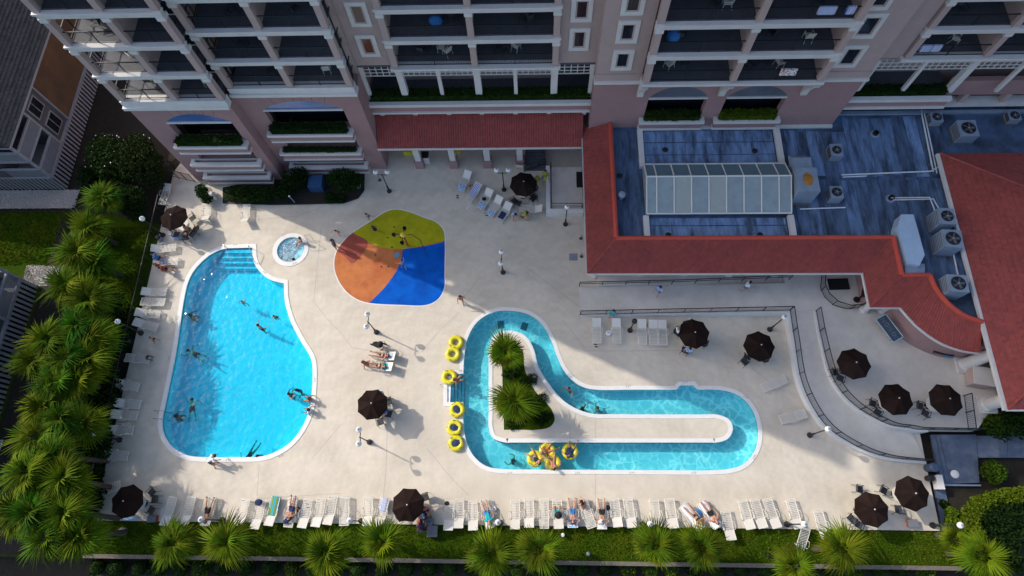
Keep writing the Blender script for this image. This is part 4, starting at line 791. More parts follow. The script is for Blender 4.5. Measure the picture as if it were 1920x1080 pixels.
# ------------------------------------------------------------------ neighbouring houses
def house(y0, y1, label, porch_y):
    X = -40.0; h = thing('beach_house', label, 'house', (X - 8, (y0 + y1) / 2, -.28))
    part = lambda nm, m, fn, par=h, kind=None: (lambda b: (fn(b), b.build(nm, m, par, kind=kind))[1])(MB())
    part('floor_platform', m_lat, lambda b: b.box(X - 18, X - .06, y0 + .06, y1, 1.35, 1.55)); part('crawl_space', m_dark, lambda b: b.box(X - 17.8, X - .35, y0 + .35, y1, -.3, 1.34))
    k = int((y1 - y0) / .38)
    for i in range(k): y = y0 + (i + .5) * (y1 - y0) / k; part('slat', m_lat, lambda b: b.box(X - .05, X, y - .1, y + .1, -.26, 1.56))
    for i in range(44): x = X - .2 - i * .38; part('slat', m_lat, lambda b: (b.box(x - .1, x + .1, y0, y0 + .05, -.26, 1.56) if porch_y < (y0 + y1) / 2 else b.box(x - .1, x + .1, y1 - .05, y1, -.26, 1.56)))
    lo = porch_y < (y0 + y1) / 2; pa, pb = (y0, porch_y) if lo else (porch_y, y1)
    wy0, wy1 = (porch_y, y1) if lo else (y0, porch_y)
    part('wall', m_hgrey, lambda b: b.box(X - 17, X - .3, wy0, wy1, 1.56, 6.2)); part('porch_wall', m_hgrey, lambda b: b.box(X - 17, X - 3.2, pa, pb, 1.56, 6.2))
    by = (wy0 + 2.6, wy1) if lo else (wy0, wy1 - 2.6)
    part('siding_panel', m_brown, lambda b: b.box(X - .298, X - .2, by[0], by[1] , 1.6, 6.0)); part('corner_board', m_lat, lambda b: b.box(X - .31, X - .12, by[0] - .12, by[0] - .002, 1.56, 6.15))
    ws = wy0 + 1.3 if lo else wy1 - 1.3
    for z0, z1 in ((2.1, 3.4), (4.2, 5.4)):
        f = part('window', m_lat, lambda b: b.box(X - .299, X - .22, ws - .75, ws + .75, z0 - .1, z1 + .1)); part('pane', m_glass, lambda b: (b.box(X - .219, X - .2, ws - .64, ws - .04, z0, z1), b.box(X - .219, X - .2, ws + .04, ws + .64, z0, z1)), f)
    ye = pa if lo else pb
    for z0, z1 in ((1.75, 2.85), (4.15, 5.2)):
        for a, c_, ax in ((pa + .1, pb - .1, 'y'), (X - 12, X - .1, 'x')):
            b = MB(); m_ = int((c_ - a) / .09)
            for i in range(m_):
                t = a + (i + .5) * (c_ - a) / m_
                if ax == 'y': b.box(X - .09, X - .03, t - .022, t + .022, z0, z1)
                else: b.box(t - .022, t + .022, ye + (.03 if lo else -.09), ye + (.09 if lo else -.03), z0, z1)
            b.build('louvre_panel', m_lat, h, kind='stuff')
            part('rail', m_lat, lambda b: b.box(X - .14, X + .02, a, c_, z1, z1 + .12) if ax == 'y' else b.box(a, c_, ye - .06 if lo else ye - .11, ye + .11 if lo else ye + .06, z1, z1 + .12))
            part('band_board', m_lat, lambda b: b.box(X - .13, X + .01, a, c_, z0 - .22, z0 - .02) if ax == 'y' else b.box(a, c_, ye - .05 if lo else ye - .1, ye + .1 if lo else ye + .05, z0 - .22, z0 - .02))
    part('porch_floor', m_hgrey, lambda b: b.box(X - 12, X - .15, pa + .1, pb, 3.75, 3.9))
    for x, y in ((X - .1, ye + (.1 if lo else -.1)), (X - .1, porch_y), (X - 5, ye + (.1 if lo else -.1)), (X - 10, ye + (.1 if lo else -.1))): part('post', m_lat, lambda b: b.box(x - .09, x + .09, y - .09, y + .09, 1.56, 6.2))
    e0, e1, xe = y0 - .15, y1 + .3, X + .12; zr = 6.25; rise = .66; xw = X - 17.5; d_ = 8.8
    pk = [(xe, e0, zr), (xe, e1, zr), (xe - d_, e1, zr + d_ * rise), (xe - d_, e0, zr + d_ * rise), (xw, e0, zr), (xw, e1, zr)]
    part('roof', m_shing, lambda b: (b.add(pk, [(0, 1, 2, 3), (0, 3, 4), (1, 5, 2), (3, 2, 5, 4)])))
    part('eave_board', m_lat, lambda b: (b.box(xe - .05, xe + .02, e0, e1, zr - .2, zr - .01), b.box(xw, xe - .06, e0 if lo else e1 - .07, e0 + .07 if lo else e1, zr - .2, zr - .01)))
    b = MB(); nr = 38
    for i in range(nr):                                   # shingle courses on the slope towards the hotel
        t0 = i / nr; x = xe - d_ * t0; z = zr + d_ * rise * t0; ya = e0; yb = e1; y = ya + (i % 2) * .2
        while y < yb - .4: hh = .02 + random.random() * .025; b.add([(x, y + .015, z + hh), (x, y + .385, z + hh), (x - d_ / nr * 1.02, y + .385, z + rise * d_ / nr + .008), (x - d_ / nr * 1.02, y + .015, z + rise * d_ / nr + .008), (x, y + .015, z), (x, y + .385, z)], [(0, 1, 2, 3), (0, 4, 5, 1)]); y += .4
    b.build('shingle', m_shing, h, kind='stuff'); return h
house(26.57, 47, 'raised grey beach house with shingle roof and brown side wall beside the hotel', 29.9)
house(1.5, 17.7, 'raised grey beach house with lattice skirt beyond the palm row', 14.2)
def stones(name, poly, n_, z, label):
    xs_ = [p[0] for p in poly]; ys_ = [p[1] for p in poly]; struct(MB().sheet(poly, z).build('gravel_bed', m_grav)); b = MB(); rr2 = random.Random(5)
    for i in range(n_):
        x, y = rr2.uniform(min(xs_), max(xs_)), rr2.uniform(min(ys_), max(ys_))
        s = rr2.uniform(.05, .10); o = len(b.v); a = rr2.uniform(0, 6.28)
        b.v += [(x + s * math.cos(a + t), y + s * math.sin(a + t) * rr2.uniform(.6, 1), z) for t in (0, 1.57, 3.14, 4.71)] + [(x, y, z + s * .9)]; b.f += [(o, o + 1, o + 4), (o + 1, o + 2, o + 4), (o + 2, o + 3, o + 4), (o + 3, o, o + 4)]
    o = b.build('gravel', m_grav, kind='stuff'); o['label'] = label
stones('gravel', [(-58, 24.75), (-39.2, 24.75), (-38.9, 26.5), (-58, 26.5)], 5200, -.262, 'pale gravel strip at the foot of the shingle roofed house')
stones('gravel', [(-40, 17.7), (-38.4, 17.7), (-38.3, 19.3), (-41.5, 19.5)], 900, -.262, 'patch of pale gravel between the two houses')
stones('gravel', [(-43, -1.5), (-39.4, -1.5), (-39.2, 5.5), (-39.9, 5.5)], 1100, -.262, 'pale gravel under the house-side palms')
# ------------------------------------------------------------------ palms
def frond_mesh(seed, m, ln=1.0, nseg=15, drop=.55, pet=.5):
    rr = random.Random(seed); b = MB(); vs = b.v; fs = b.f
    def seg(p, a, L_, w, dz):
        d = Vector((math.cos(a), math.sin(a), 0)); s = Vector((-d.y, d.x, 0)); o = len(vs); k = 3
        for i in range(k + 1):
            t = i / k; c = p + d * (L_ * t); c.z -= dz * L_ * t * t; ww = w * (1 - t) ** .7 * (.55 + 1.2 * t) + .003
            vs.extend([tuple(c - s * ww + Vector((0, 0, .35 * ww))), tuple(c), tuple(c + s * ww + Vector((0, 0, .35 * ww)))])
        for i in range(k): q = o + i * 3; fs.extend([(q, q + 1, q + 4, q + 3), (q + 1, q + 2, q + 5, q + 4)])
    b.tube([(0, 0, 0), (pet * .6, 0, .03), (pet, 0, .0)], [.022, .016, .012], 4)
    for i in range(nseg):
        a = (i / (nseg - 1) - .5) * 2.3 + rr.uniform(-.05, .05); L_ = ln * (1 - .28 * abs(a) / 1.25) * rr.uniform(.85, 1.1)
        seg(Vector((pet - .02, 0, 0)), a, L_, .046, drop * rr.uniform(.6, 1.5))
    return b.mesh('frond', m)
FR = {k: [frond_mesh(i + j * 10, m, drop=(.3, .5, .7, .9)[i]) for i in range(4)] for j, (k, m) in enumerate((('sun', m_frond), ('dim', m_frond_d), ('dead', m_dead)))}
def trunk_mesh(h, m, seed):
    rr = random.Random(seed); b = MB(); pts = []; k = 9; bx, by = rr.uniform(-.2, .2), rr.uniform(-.2, .2)
    for i in range(k): t = i / (k - 1); pts.append((bx * (1 - t) ** 2, by * (1 - t) ** 2, h * t))
    b.tube(pts, [.17 + .05 * math.exp(-3 * i) + (.012 if i % 2 else 0) for i in range(k)], 9)
    for i in range(26):                                  # stubs of old leaf bases under the crown
        z = h * (.72 + .26 * rr.random()); a = rr.uniform(0, 6.28); b.add([(.15 * math.cos(a - .25), .15 * math.sin(a - .25), z), (.15 * math.cos(a + .25), .15 * math.sin(a + .25), z), (.27 * math.cos(a), .27 * math.sin(a), z + .2)], [(0, 1, 2)])
    return b.build('trunk', m)
def palm(px, py, h, rad, label, kind='sun', n=46, group='palms', base=-.2, seed=0, skirt=120):
    rr = random.Random(seed * 7 + 3); p = at(px, py, h); t = thing('palm_tree', label, 'palm tree', (p.x, p.y, base), 0, group)
    tr = trunk_mesh(h - base - .1, m_bark, seed); tr.parent = t; sc_ = rad / 1.45
    for i in range(n):
        f = bpy.data.objects.new('frond', FR[kind][rr.randrange(4)]); COL.objects.link(f); f.parent = t; u = (i + .5) / n
        el = math.radians(82 - skirt * u ** .85 + rr.uniform(-13, 13)); az = i * 2.39996 + rr.uniform(-.25, .25); f.location = (.06 * math.cos(az), .06 * math.sin(az), h - base - .12 + rr.uniform(0, .12) - max(0, -el - .5) * .5)
        f.rotation_euler = (rr.uniform(-.3, .3), -el, az); f.scale = (sc_ * rr.uniform(.72, 1.18) * (1.0 if el > -.2 else .85),) * 3
    for i in range(rr.randrange(2, 5)):
        f = bpy.data.objects.new('frond', FR['dead'][rr.randrange(4)]); COL.objects.link(f); f.parent = t; f.location = (0, 0, h - base - .35); f.rotation_euler = (rr.uniform(-.4, .4), R(rr.uniform(35, 60)), rr.uniform(0, 6.28)); f.scale = (sc_ * rr.uniform(.6, .9),) * 3
    t.rotation_euler = (rr.uniform(-.07, .07), rr.uniform(-.07, .07), rr.uniform(0, 6.28))
    return t
SP = [(330, 1018, 'beside the corner umbrella'), (425, 1022, 'below the man lying in dark shorts'), (615, 1032, 'below the tilted empty loungers'), (715, 1020, 'below the striped towel lounger'),
      (917, 1036, 'below the man in bright blue shorts'), (1010, 1034, 'below the three upright loungers'), (1226, 1028, 'below the man with a white cap'), (1322, 1024, 'below the sunbathing couple'),
      (1492, 1052, 'by the tipped lounger on the grass'), (1572, 1032, 'beside the lounger hanging over the lawn')]
for i, (x, y, w) in enumerate(SP): palm(x, y, 3.3, 1.5 if i != 8 else 1.25, 'bushy fan palm on the grass strip ' + w, 'sun', 40, 'palms along the grass strip', -.14, i + 1)
palm(1838, 1040, 3.2, 1.45, 'bushy fan palm at the garden end of the grass strip', 'sun', 40, 'palms along the grass strip', -.2, 30)
palm(1796, 1012, 2.0, .9, 'small fan palm leaning over the garden corner of the lawn', 'sun', 34, 'palms along the grass strip', -.2, 31)
palm(947, 655, 2.7, 1.38, 'fan palm on the river island nearer the hotel', 'sun', 40, 'palms on the river island', -.03, 40)
palm(962, 758, 2.7, 1.6, 'wider fan palm on the river island nearer the long channel', 'sun', 40, 'palms on the river island', -.03, 41)
LP = [(202, 372, 5.6), (172, 425, 5.2), (150, 478, 5.4), (186, 490, 4.6), (128, 545, 5.6), (166, 560, 5.0), (150, 606, 5.3), (92, 634, 5.6), (178, 628, 4.4), (122, 668, 5.3), (70, 672, 4.8), (160, 668, 4.4), (108, 722, 5.6), (146, 716, 4.8), (84, 766, 5.0),
      (122, 788, 5.6), (152, 800, 4.4), (76, 824, 5.2), (110, 852, 4.6), (46, 890, 5.4), (112, 905, 5.0), (70, 944, 5.6), (122, 968, 5.2), (36, 968, 4.6), (98, 1012, 5.2), (146, 1002, 4.6)]
ORD = 'first second third fourth fifth sixth seventh eighth ninth tenth eleventh twelfth thirteenth fourteenth fifteenth sixteenth seventeenth eighteenth nineteenth twentieth'.split()
ORD += ['twenty-' + o for o in ORD[:9]] + ['thirtieth'] + ['thirty-' + o for o in ORD[:9]]
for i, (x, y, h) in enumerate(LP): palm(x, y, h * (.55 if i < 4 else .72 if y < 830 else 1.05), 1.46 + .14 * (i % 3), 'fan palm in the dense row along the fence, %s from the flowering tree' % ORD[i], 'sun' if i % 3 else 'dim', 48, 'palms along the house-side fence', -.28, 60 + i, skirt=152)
# ------------------------------------------------------------------ shrubs
def leaf_cloud(name, blobs, n, size, m, seed, core=None):
    """leaf-sized faces spread through and over several blobs (x, y, z, radius, flatness)"""
    rr = random.Random(seed); b = MB(); vs, fs = b.v, b.f; tot = sum(q[3] ** 2 for q in blobs)
    for (x, y, z, r, fl) in blobs:
        for i in range(int(n * r * r / tot)):
            d = Vector((rr.gauss(0, 1), rr.gauss(0, 1), rr.gauss(0, 1))).normalized(); k = rr.random() ** .35 * (1 + .1 * math.sin(5 * d.x + seed) * math.cos(4 * d.y))
            leafquad(vs, fs, Vector((x + d.x * r * k, y + d.y * r * k, max(z - r * fl * .9, z + d.z * r * fl * k))), size * rr.uniform(.6, 1.4), rr)
    return b.mesh(name, m)
def shrub(px, py, z, blobs, n, size, m, label, group, seed, core=True, name='shrub', cat='shrub', ground=-.25):
    p = at(px, py, z); t = thing(name, label, cat, (p.x, p.y, ground), 0, group)
    link('crown', leaf_cloud('crown', [(a, b_, c_ - ground + (z if False else 0), r, f) for a, b_, c_, r, f in blobs], n, size, m, seed), t)
    cb = MB()
    for a, b_, c_, r, f in blobs: cb.tube([(a * .3, b_ * .3, 0), (a * .7, b_ * .7, (c_ - ground) * .5), (a, b_, c_ - ground)], [.06, .045, .02], 5)
    s = cb.build('stem', m_twig); s.parent = t; return t
fl = shrub(205, 295, 2.0, [(0, 0, 2.0, 1.9, .8), (1.3, -.6, 1.6, 1.5, .8), (-.9, 1.0, 1.6, 1.4, .8), (1.9, .9, 1.7, 1.4, .8), (.3, -1.4, 1.2, 1.1, .8), (2.9, .2, 1.2, 1.1, .8)], 9000, .17, m_leaf, 'dark flowering tree with white blossom specks by the hotel corner', None, 11, name='flowering_tree', cat='tree')
rr = random.Random(4); b = MB()
for i in range(70):
    d = Vector((rr.gauss(0, 1), rr.gauss(0, 1), abs(rr.gauss(0, .7)))).normalized(); c_ = rr.choice([(0, 0, 2.25, 1.95), (-.9, 1.0, 1.85, 1.45), (1.9, .9, 1.95, 1.45), (-.3, .8, 2.0, 1.6)]); leafquad(b.v, b.f, Vector((c_[0] + d.x * c_[3], c_[1] + d.y * c_[3], c_[2] + d.z * c_[3] * .8)), .11, rr)
o = b.build('blossom', m_petal); o.parent = fl
shrub(258, 300, 2.4, [(0, 0, 2.4, 1.7, .9), (.9, -.8, 1.8, 1.3, .9), (-.5, 1.3, 2.0, 1.3, .9)], 4200, .18, m_leaf, 'dark leafy tree between the flowering tree and the hotel', None, 12, name='leafy_tree', cat='tree')
shrub(244, 372, 1.4, [(0, 0, 1.3, 1.2, .9), (.4, -.9, 1.0, .9, .9), (-.8, .5, 1.1, 1.0, .9)], 2600, .17, m_leaf, 'dark bush by the fence across from the gate umbrella', None, 13)
shrub(168, 330, 1.0, [(0, 0, 1.0, 1.0, .9), (.5, -.9, .9, .9, .9)], 1800, .17, m_leaf, 'dark bush beside the house-side gravel strip', None, 14)
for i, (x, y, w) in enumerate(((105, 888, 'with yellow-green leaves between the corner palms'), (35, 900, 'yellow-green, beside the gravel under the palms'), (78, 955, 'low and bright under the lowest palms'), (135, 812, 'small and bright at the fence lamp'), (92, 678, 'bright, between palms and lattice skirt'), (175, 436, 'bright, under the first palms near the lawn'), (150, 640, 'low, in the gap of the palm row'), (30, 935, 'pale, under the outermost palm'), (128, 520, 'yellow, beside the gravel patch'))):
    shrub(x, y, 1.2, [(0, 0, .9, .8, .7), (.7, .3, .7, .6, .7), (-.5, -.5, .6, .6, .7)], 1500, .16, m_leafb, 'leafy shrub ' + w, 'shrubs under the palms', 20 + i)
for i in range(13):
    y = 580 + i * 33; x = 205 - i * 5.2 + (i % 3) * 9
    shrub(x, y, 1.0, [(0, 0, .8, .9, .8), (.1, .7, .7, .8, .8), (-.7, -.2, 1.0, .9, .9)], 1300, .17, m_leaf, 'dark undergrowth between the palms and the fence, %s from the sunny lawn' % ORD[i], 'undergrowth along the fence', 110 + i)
for i, (x, y) in enumerate(((985, 715), (1003, 752), (1012, 785), (962, 792), (955, 700))):
    shrub(x, y, .2, [(0, 0, .12, .55, .5), (.5, .2, .1, .45, .5)], 700, .11, m_leaf, 'low ground cover in the island bed, %s from the hotel' % ORD[i], 'ground cover on the island', 140 + i, ground=-.03)
# bushes in the bed at the foot of the hotel
BEDH = [(418, 352), (418, 380), (516, 383), (645, 380), (670, 371), (681, 357), (683, 326), (530, 330)]
struct(MB().prism([tuple(p) for p in P2(BEDH)], -.1, .05).build('planting_bed', m_soil)); strip([(418, 381), (517, 384), (645, 381), (671, 372), (682, 358), (683, 328)], .12, .06, 'bed_kerb', deck, m_dark)
for i, (x, y, blobs, n_, lb) in enumerate(((455, 362, [(-.9, 0, .7, .72, .9), (0, 0, .75, .75, .9), (.9, 0, .7, .75, .9), (1.7, -.05, .7, .7, .9)], 3000, 'clipped dark hedge bush at the house-side end of the hotel bed'), (552, 338, [(0, 0, 1.1, 1.0, .9), (-.6, -.5, .8, .8, .9), (.5, .3, 1.0, .8, .9)], 2600, 'tall dark bush beside the blue box'), (645, 340, [(0, 0, 1.1, 1.05, .85), (.8, 0, 1.0, .85, .9), (-.7, .2, 1.0, .8, .9)], 3200, 'broad dark bush near the lamp at the hotel foot'), (524, 358, [(0, 0, .8, .75, .9)], 1000, 'round dark bush in the middle of the hotel bed'), (615, 365, [(0, 0, .35, .5, .6), (.8, 0, .3, .5, .6)], 900, 'low ground plant in front of the blue box'))):
    shrub(x, y, .9, blobs, n_, .14, m_leaf, lb, 'bushes in the bed at the hotel foot', 40 + i, ground=.05)
shrub(380, 362, .8, [(-.3, .35, .7, .5, 1), (0, 0, .75, .55, 1), (.35, -.4, .7, .5, 1)], 1500, .13, m_leaf, 'single clipped bush at the corner gate', None, 47, ground=0)
bb = at(598, 350); o = MB().box(bb.x - .6, bb.x + .55, bb.y - .55, bb.y + .55, .05, .95).build('equipment_cover', mat('blue_tarp', (.02, .07, .17), .5, .35, 3)); tag(o, 'dark blue covered box between the hotel bed bushes', 'cover')
po = at(672, 350); t = thing('plant_pot', 'white crescent pot at the end of the hotel bed', 'pot', (po.x, po.y, .05)); MB().lathe([(.22, 0), (.30, .4), (.26, .4), (.2, .34)], (0, 0, 0), 16).build('bowl', m_white).parent = t; MB().lathe([(.25, .34), (.02, .37)], (0, 0, 0), 12).build('soil_fill', m_soil).parent = t
# garden at the ramp end
G = [(1878, 800, 1.0, [(0, 0, .9, 1.0, .8), (1.2, .2, .9, 1.0, .8), (2.4, 0, .9, 1.0, .8)], 3400, m_leaf, 'dark bushes behind the fat column by the garden walk'), (1862, 795, .9, [(0, 0, .8, .7, .9)], 1100, m_leafb, 'brighter bush between the column and the garden walk'), (1868, 884, .7, [(0, 0, .5, .78, .85)], 1700, m_leafb, 'bright clipped ball bush below the garden walk'),
     (1872, 985, .8, [(0, 0, .6, 1.4, .55), (1.4, .2, .6, 1.3, .55), (.5, -.8, .6, 1.1, .55), (.4, .9, .6, .9, .6)], 5200, m_leaf, 'broad dark mound inside the curved bright hedge'), (1890, 940, .6, [(0, 0, .4, .55, .7)], 700, m_leaf, 'small dark ball in the crook of the curved hedge'), (1905, 942, .6, [(0, 0, .4, .5, .7), (.8, 0, .4, .5, .7)], 700, m_leaf, 'second small dark ball by the curved hedge'),
     (1890, 1045, 1.0, [(0, 0, .7, .9, .7), (-.6, .3, .6, .7, .7), (.6, -.3, .6, .7, .7)], 2400, m_leaf, 'grey-green shrub beside the garden end palm'), (1790, 978, .6, [(0, 0, .35, .5, .8), (.2, -.6, .35, .45, .8), (.1, .6, .3, .4, .8)], 1400, m_leafb, 'narrow bright ground shrub along the drain channel'), (1775, 945, .4, [(0, 0, .1, .3, .6)], 250, m_leaf, 'wiry dry plant at the corner of the drain channel')]
for i, (x, y, z, bl, n_, m, lb) in enumerate(G): shrub(x, y, z, bl, n_, .15, m, lb, 'bushes in the garden', 60 + i, ground=-.2)
hp_ = [at(x, y, .6) for x, y in ((1940, 928), (1900, 930), (1868, 936), (1842, 946), (1824, 964), (1822, 982), (1830, 1000), (1842, 1012))]
t = thing('curved_hedge', 'bright green hedge curving round the dark garden mound', 'hedge', (hp_[3].x, hp_[3].y, -.2)); bl = []
for a, c_ in zip(hp_[:-1], hp_[1:]):
    for s in (0, .5): q = a.lerp(c_, s); bl.append((q.x - hp_[3].x, q.y - hp_[3].y, .65, .62, .95))
link('crown', leaf_cloud('crown', bl, 9000, .14, m_leafb, 77), t); cb = MB()
for q in bl: cb.tube([(q[0], q[1], 0), (q[0], q[1], .6)], .04, 5)
cb.build('stem', m_twig, kind='stuff').parent = t
# round clipped bushes below the timber wall
BM = [leaf_cloud('crown', [(0, 0, .62, .58, .92)], 900, .12, m, 90 + i) for i, m in enumerate((m_leaf, m_leaf, m_leafb))]; sm = MB().tube([(0, 0, 0), (0, 0, .5)], .05, 5).mesh('stem', m_twig); inner_ = MB().ball((0, 0, .6), .5, 12, 8).mesh('shade_mass', m_leaf)
rb = random.Random(8); i = 0; x = 180
while x < 1770:
    p = at(x, 1064 + rb.uniform(-2, 3), -1.0); t = thing('round_bush', 'round clipped bush below the timber wall, %s from the palm row' % ORD[i], 'bush', (p.x, p.y, -1.7), rb.uniform(0, 6), 'round bushes below the timber wall')
    k = rb.choice([0, 1, 0, 1, 2]); s = rb.uniform(.95, 1.15); t.scale = (s, s, s * rb.uniform(.95, 1.1))
    for me in (BM[k], sm, inner_): link(me.name.split('.')[0], me, t)
    x += rb.uniform(38, 46); i += 1
# ------------------------------------------------------------------ loungers
def lounger_proto(back):
    """slatted plastic lounger: feet towards +y, head towards -y"""
    t = thing('lounger', 'white plastic lounger', 'lounger'); a = R(back); w = .31; zs = .33; yh = -.28
    def pt(s): return (0, yh + s, zs) if s >= 0 else (0, yh + s * math.cos(a), zs - s * math.sin(a))
    b = MB()
    for sx in (-w, w): b.tube([(sx, yh, zs), (sx, .55, zs), (sx, .93, zs - .02)], .028, 6)
    b.tube([(-w, .93, zs - .02), (w, .93, zs - .02)], .028, 6); b.tube([(-w, yh, zs), (w, yh, zs)], .022, 6); b.build('frame', m_plast).parent = t
    b = MB()
    for i in range(11): b.box(-w + .02, w - .02, yh + .04 + i * .108, yh + .090 + i * .108, zs - .006, zs + .012)
    b.build('seat_slat', m_plast, kind='stuff').parent = t
    br = MB(); e = pt(-.70)
    for sx in (-w, w): br.tube([(sx, yh, zs), (sx, e[1], e[2])], .026, 6)
    br.tube([(-w, e[1], e[2]), (w, e[1], e[2])], .026, 6); bo = br.build('backrest', m_plast); bo.parent = t
    b = MB()
    if back < 8:
        for i in range(8): c = pt(-.05 - i * .085); b.obox((0, c[1] - .02, c[2]), 2 * w - .04, .048, .018, 0, -a)
    else:
        c = pt(-.36); b.obox((0, c[1], c[2]), 2 * w - .04, .64, .018, 0, -a)
    b.build('back_panel', m_plast, kind='stuff').parent = t
    for sx in (-w, w):
        for y in (.78, -.3): MB().tube([(sx, y, zs), (sx * 1.03, y + .03, 0)], [.026, .02], 6).build('leg', m_plast).parent = t
        MB().tube([(sx, -.34, zs + .02), (sx * 1.3, -.30, zs + .15), (sx * 1.36, -.1, zs + .19), (sx * 1.3, .14, zs + .15), (sx, .2, zs + .01)], .02, 6).build('arm', m_plast).parent = t
    return t
LNG = {b_: lounger_proto(b_) for b_ in (0, 16, 32)}
GR = 'loungers set out round the pool'
def lounge(px, py, rz, back, label, z=0.0, scale=1.0):
    p = at(px, py, .33 + z); return place(LNG[back], (p.x, p.y, z), R(rz), label, GR, scale)
BOT = [(317, 958, -6, 16, 'tilted'), (353, 957, -4, 16, ''), (392, 958, -2, 16, 'under the man in dark shorts'), (454, 962, -8, 16, ''), (485, 964, -6, 16, 'with a navy bag at its foot'), (511, 958, -6, 16, 'under the blue and green towel'), (545, 960, -3, 0, 'covered with clothes'), (573, 962, -6, 16, 'with shoes on it'), (598, 960, -6, 16, ''), (620, 956, -6, 16, ''), (646, 957, 4, 0, 'lying flat by the lamp'), (690, 958, 3, 16, ''), (716, 960, -10, 16, 'under the striped towel'),
       (842, 966, 0, 16, 'with a black top on its foot'), (861, 962, 0, 16, ''), (887, 966, 3, 16, ''), (914, 963, 16, 16, 'under the man in bright blue shorts'), (966, 964, 0, 16, ''), (992, 961, 0, 16, ''), (1020, 962, 0, 0, 'lying flat'), (1046, 963, 3, 16, 'under the seated person in teal'), (1073, 961, 2, 16, 'under the man on the blue pattern towel'), (1101, 962, 18, 0, 'turned askew under the hunched sitter'), (1128, 963, 0, 0, 'under the man with the white cap'), (1155, 960, 5, 16, ''), (1181, 961, 6, 16, ''), (1229, 963, 3, 0, 'lying flat by the lamp foot'), (1259, 962, 4, 16, ''), (1297, 969, 38, 16, 'under the fair haired sunbather'), (1330, 964, 30, 16, 'under the man in black trunks'), (1365, 984, 6, 16, 'half pulled onto the grass'), (1399, 964, 10, 16, ''), (1422, 962, 10, 16, ''), (1447, 962, 12, 16, ''), (1489, 963, 8, 16, ''), (1541, 984, 8, 16, 'hanging over the lawn edge')]
for i, (x, y, rz, bk, w) in enumerate(BOT): lounge(x, y, rz, bk, 'white lounger %s, %s along the lawn edge' % (w, ORD[i]) if w else 'empty white lounger, %s along the lawn edge from the corner umbrella' % ORD[i], z=.012)
LEFT = [(308, 466, -84, 32, ''), (312, 490, -88, 16, 'beside the family'), (290, 547, -90, 16, ''), (287, 566, -92, 0, ''), (278, 588, -96, 16, ''), (274, 609, -104, 16, 'by the fence lamp'), (258, 672, -94, 0, 'with a boy at its foot'), (238, 722, -99, 16, ''), (240, 757, -94, 16, ''), (234, 778, -94, 16, ''), (226, 806, -90, 16, ''), (216, 854, -92, 0, ''), (200, 917, -72, 0, 'turned askew at the corner umbrella')]
for i, (x, y, rz, bk, w) in enumerate(LEFT): lounge(x, y, rz, bk, 'white lounger %s, %s of the fence-side row from the hotel' % (w or 'standing empty', ORD[i]))
for x, y, rz, bk, w in ((310, 365, 172, 16, 'white lounger against the gate fence above the first umbrella'), (388, 398, 8, 32, 'white lounger beside the clipped corner bush'), (461, 402, 5, 32, 'white lounger in front of the hotel bed'),
                        (1119, 621, 180, 16, 'white lounger with sandals below it by the promenade wall'), (1156, 621, 180, 16, 'white lounger beside the person in teal'), (1204, 623, 180, 16, 'white lounger next to the wall lamp, first of three'), (1225, 624, 180, 16, 'white lounger in the middle of the three by the wall lamp'), (1242, 624, 180, 16, 'white lounger nearest the black umbrella, last of three'),
                        (1451, 719, 112, 0, 'white lounger lying across the deck near the ramp wall'), (1486, 781, 104, 0, 'white lounger turned sideways below the ramp wall'),
                        (871, 340, 158, 32, 'white lounger with a patterned towel, first in the slanting row by the porch'), (887, 362, 150, 16, 'white lounger under the blue striped towel'), (910, 374, 152, 32, 'white lounger with a dark bag, third in the slanting row'), (928, 387, 150, 32, 'white lounger with a blue towel, fourth in the slanting row'), (945, 399, 150, 32, 'white lounger under the navy towel in the slanting row'),
                        (996, 392, 84, 32, 'white lounger raised high beside the landing kerb'), (721, 666, 80, 32, 'white lounger of the sunbathing women nearer the stroller'), (716, 686, 80, 32, 'white lounger of the sunbathing women nearer the umbrella')):
    lounge(x, y, rz, bk, w)
o = lounge(1503, 1012, -10, 0, 'white lounger tipped over on the grass between the palms', z=-.1); o.rotation_euler = (R(24), R(10), R(-12))
o = lounge(974, 300, 0, 0, 'white lounger leaning on the last porch pillar with a blue towel', z=.05); o.rotation_euler = (R(-66), 0, R(-8)); o.location = (at(974, 312).x, 27.55, .55)
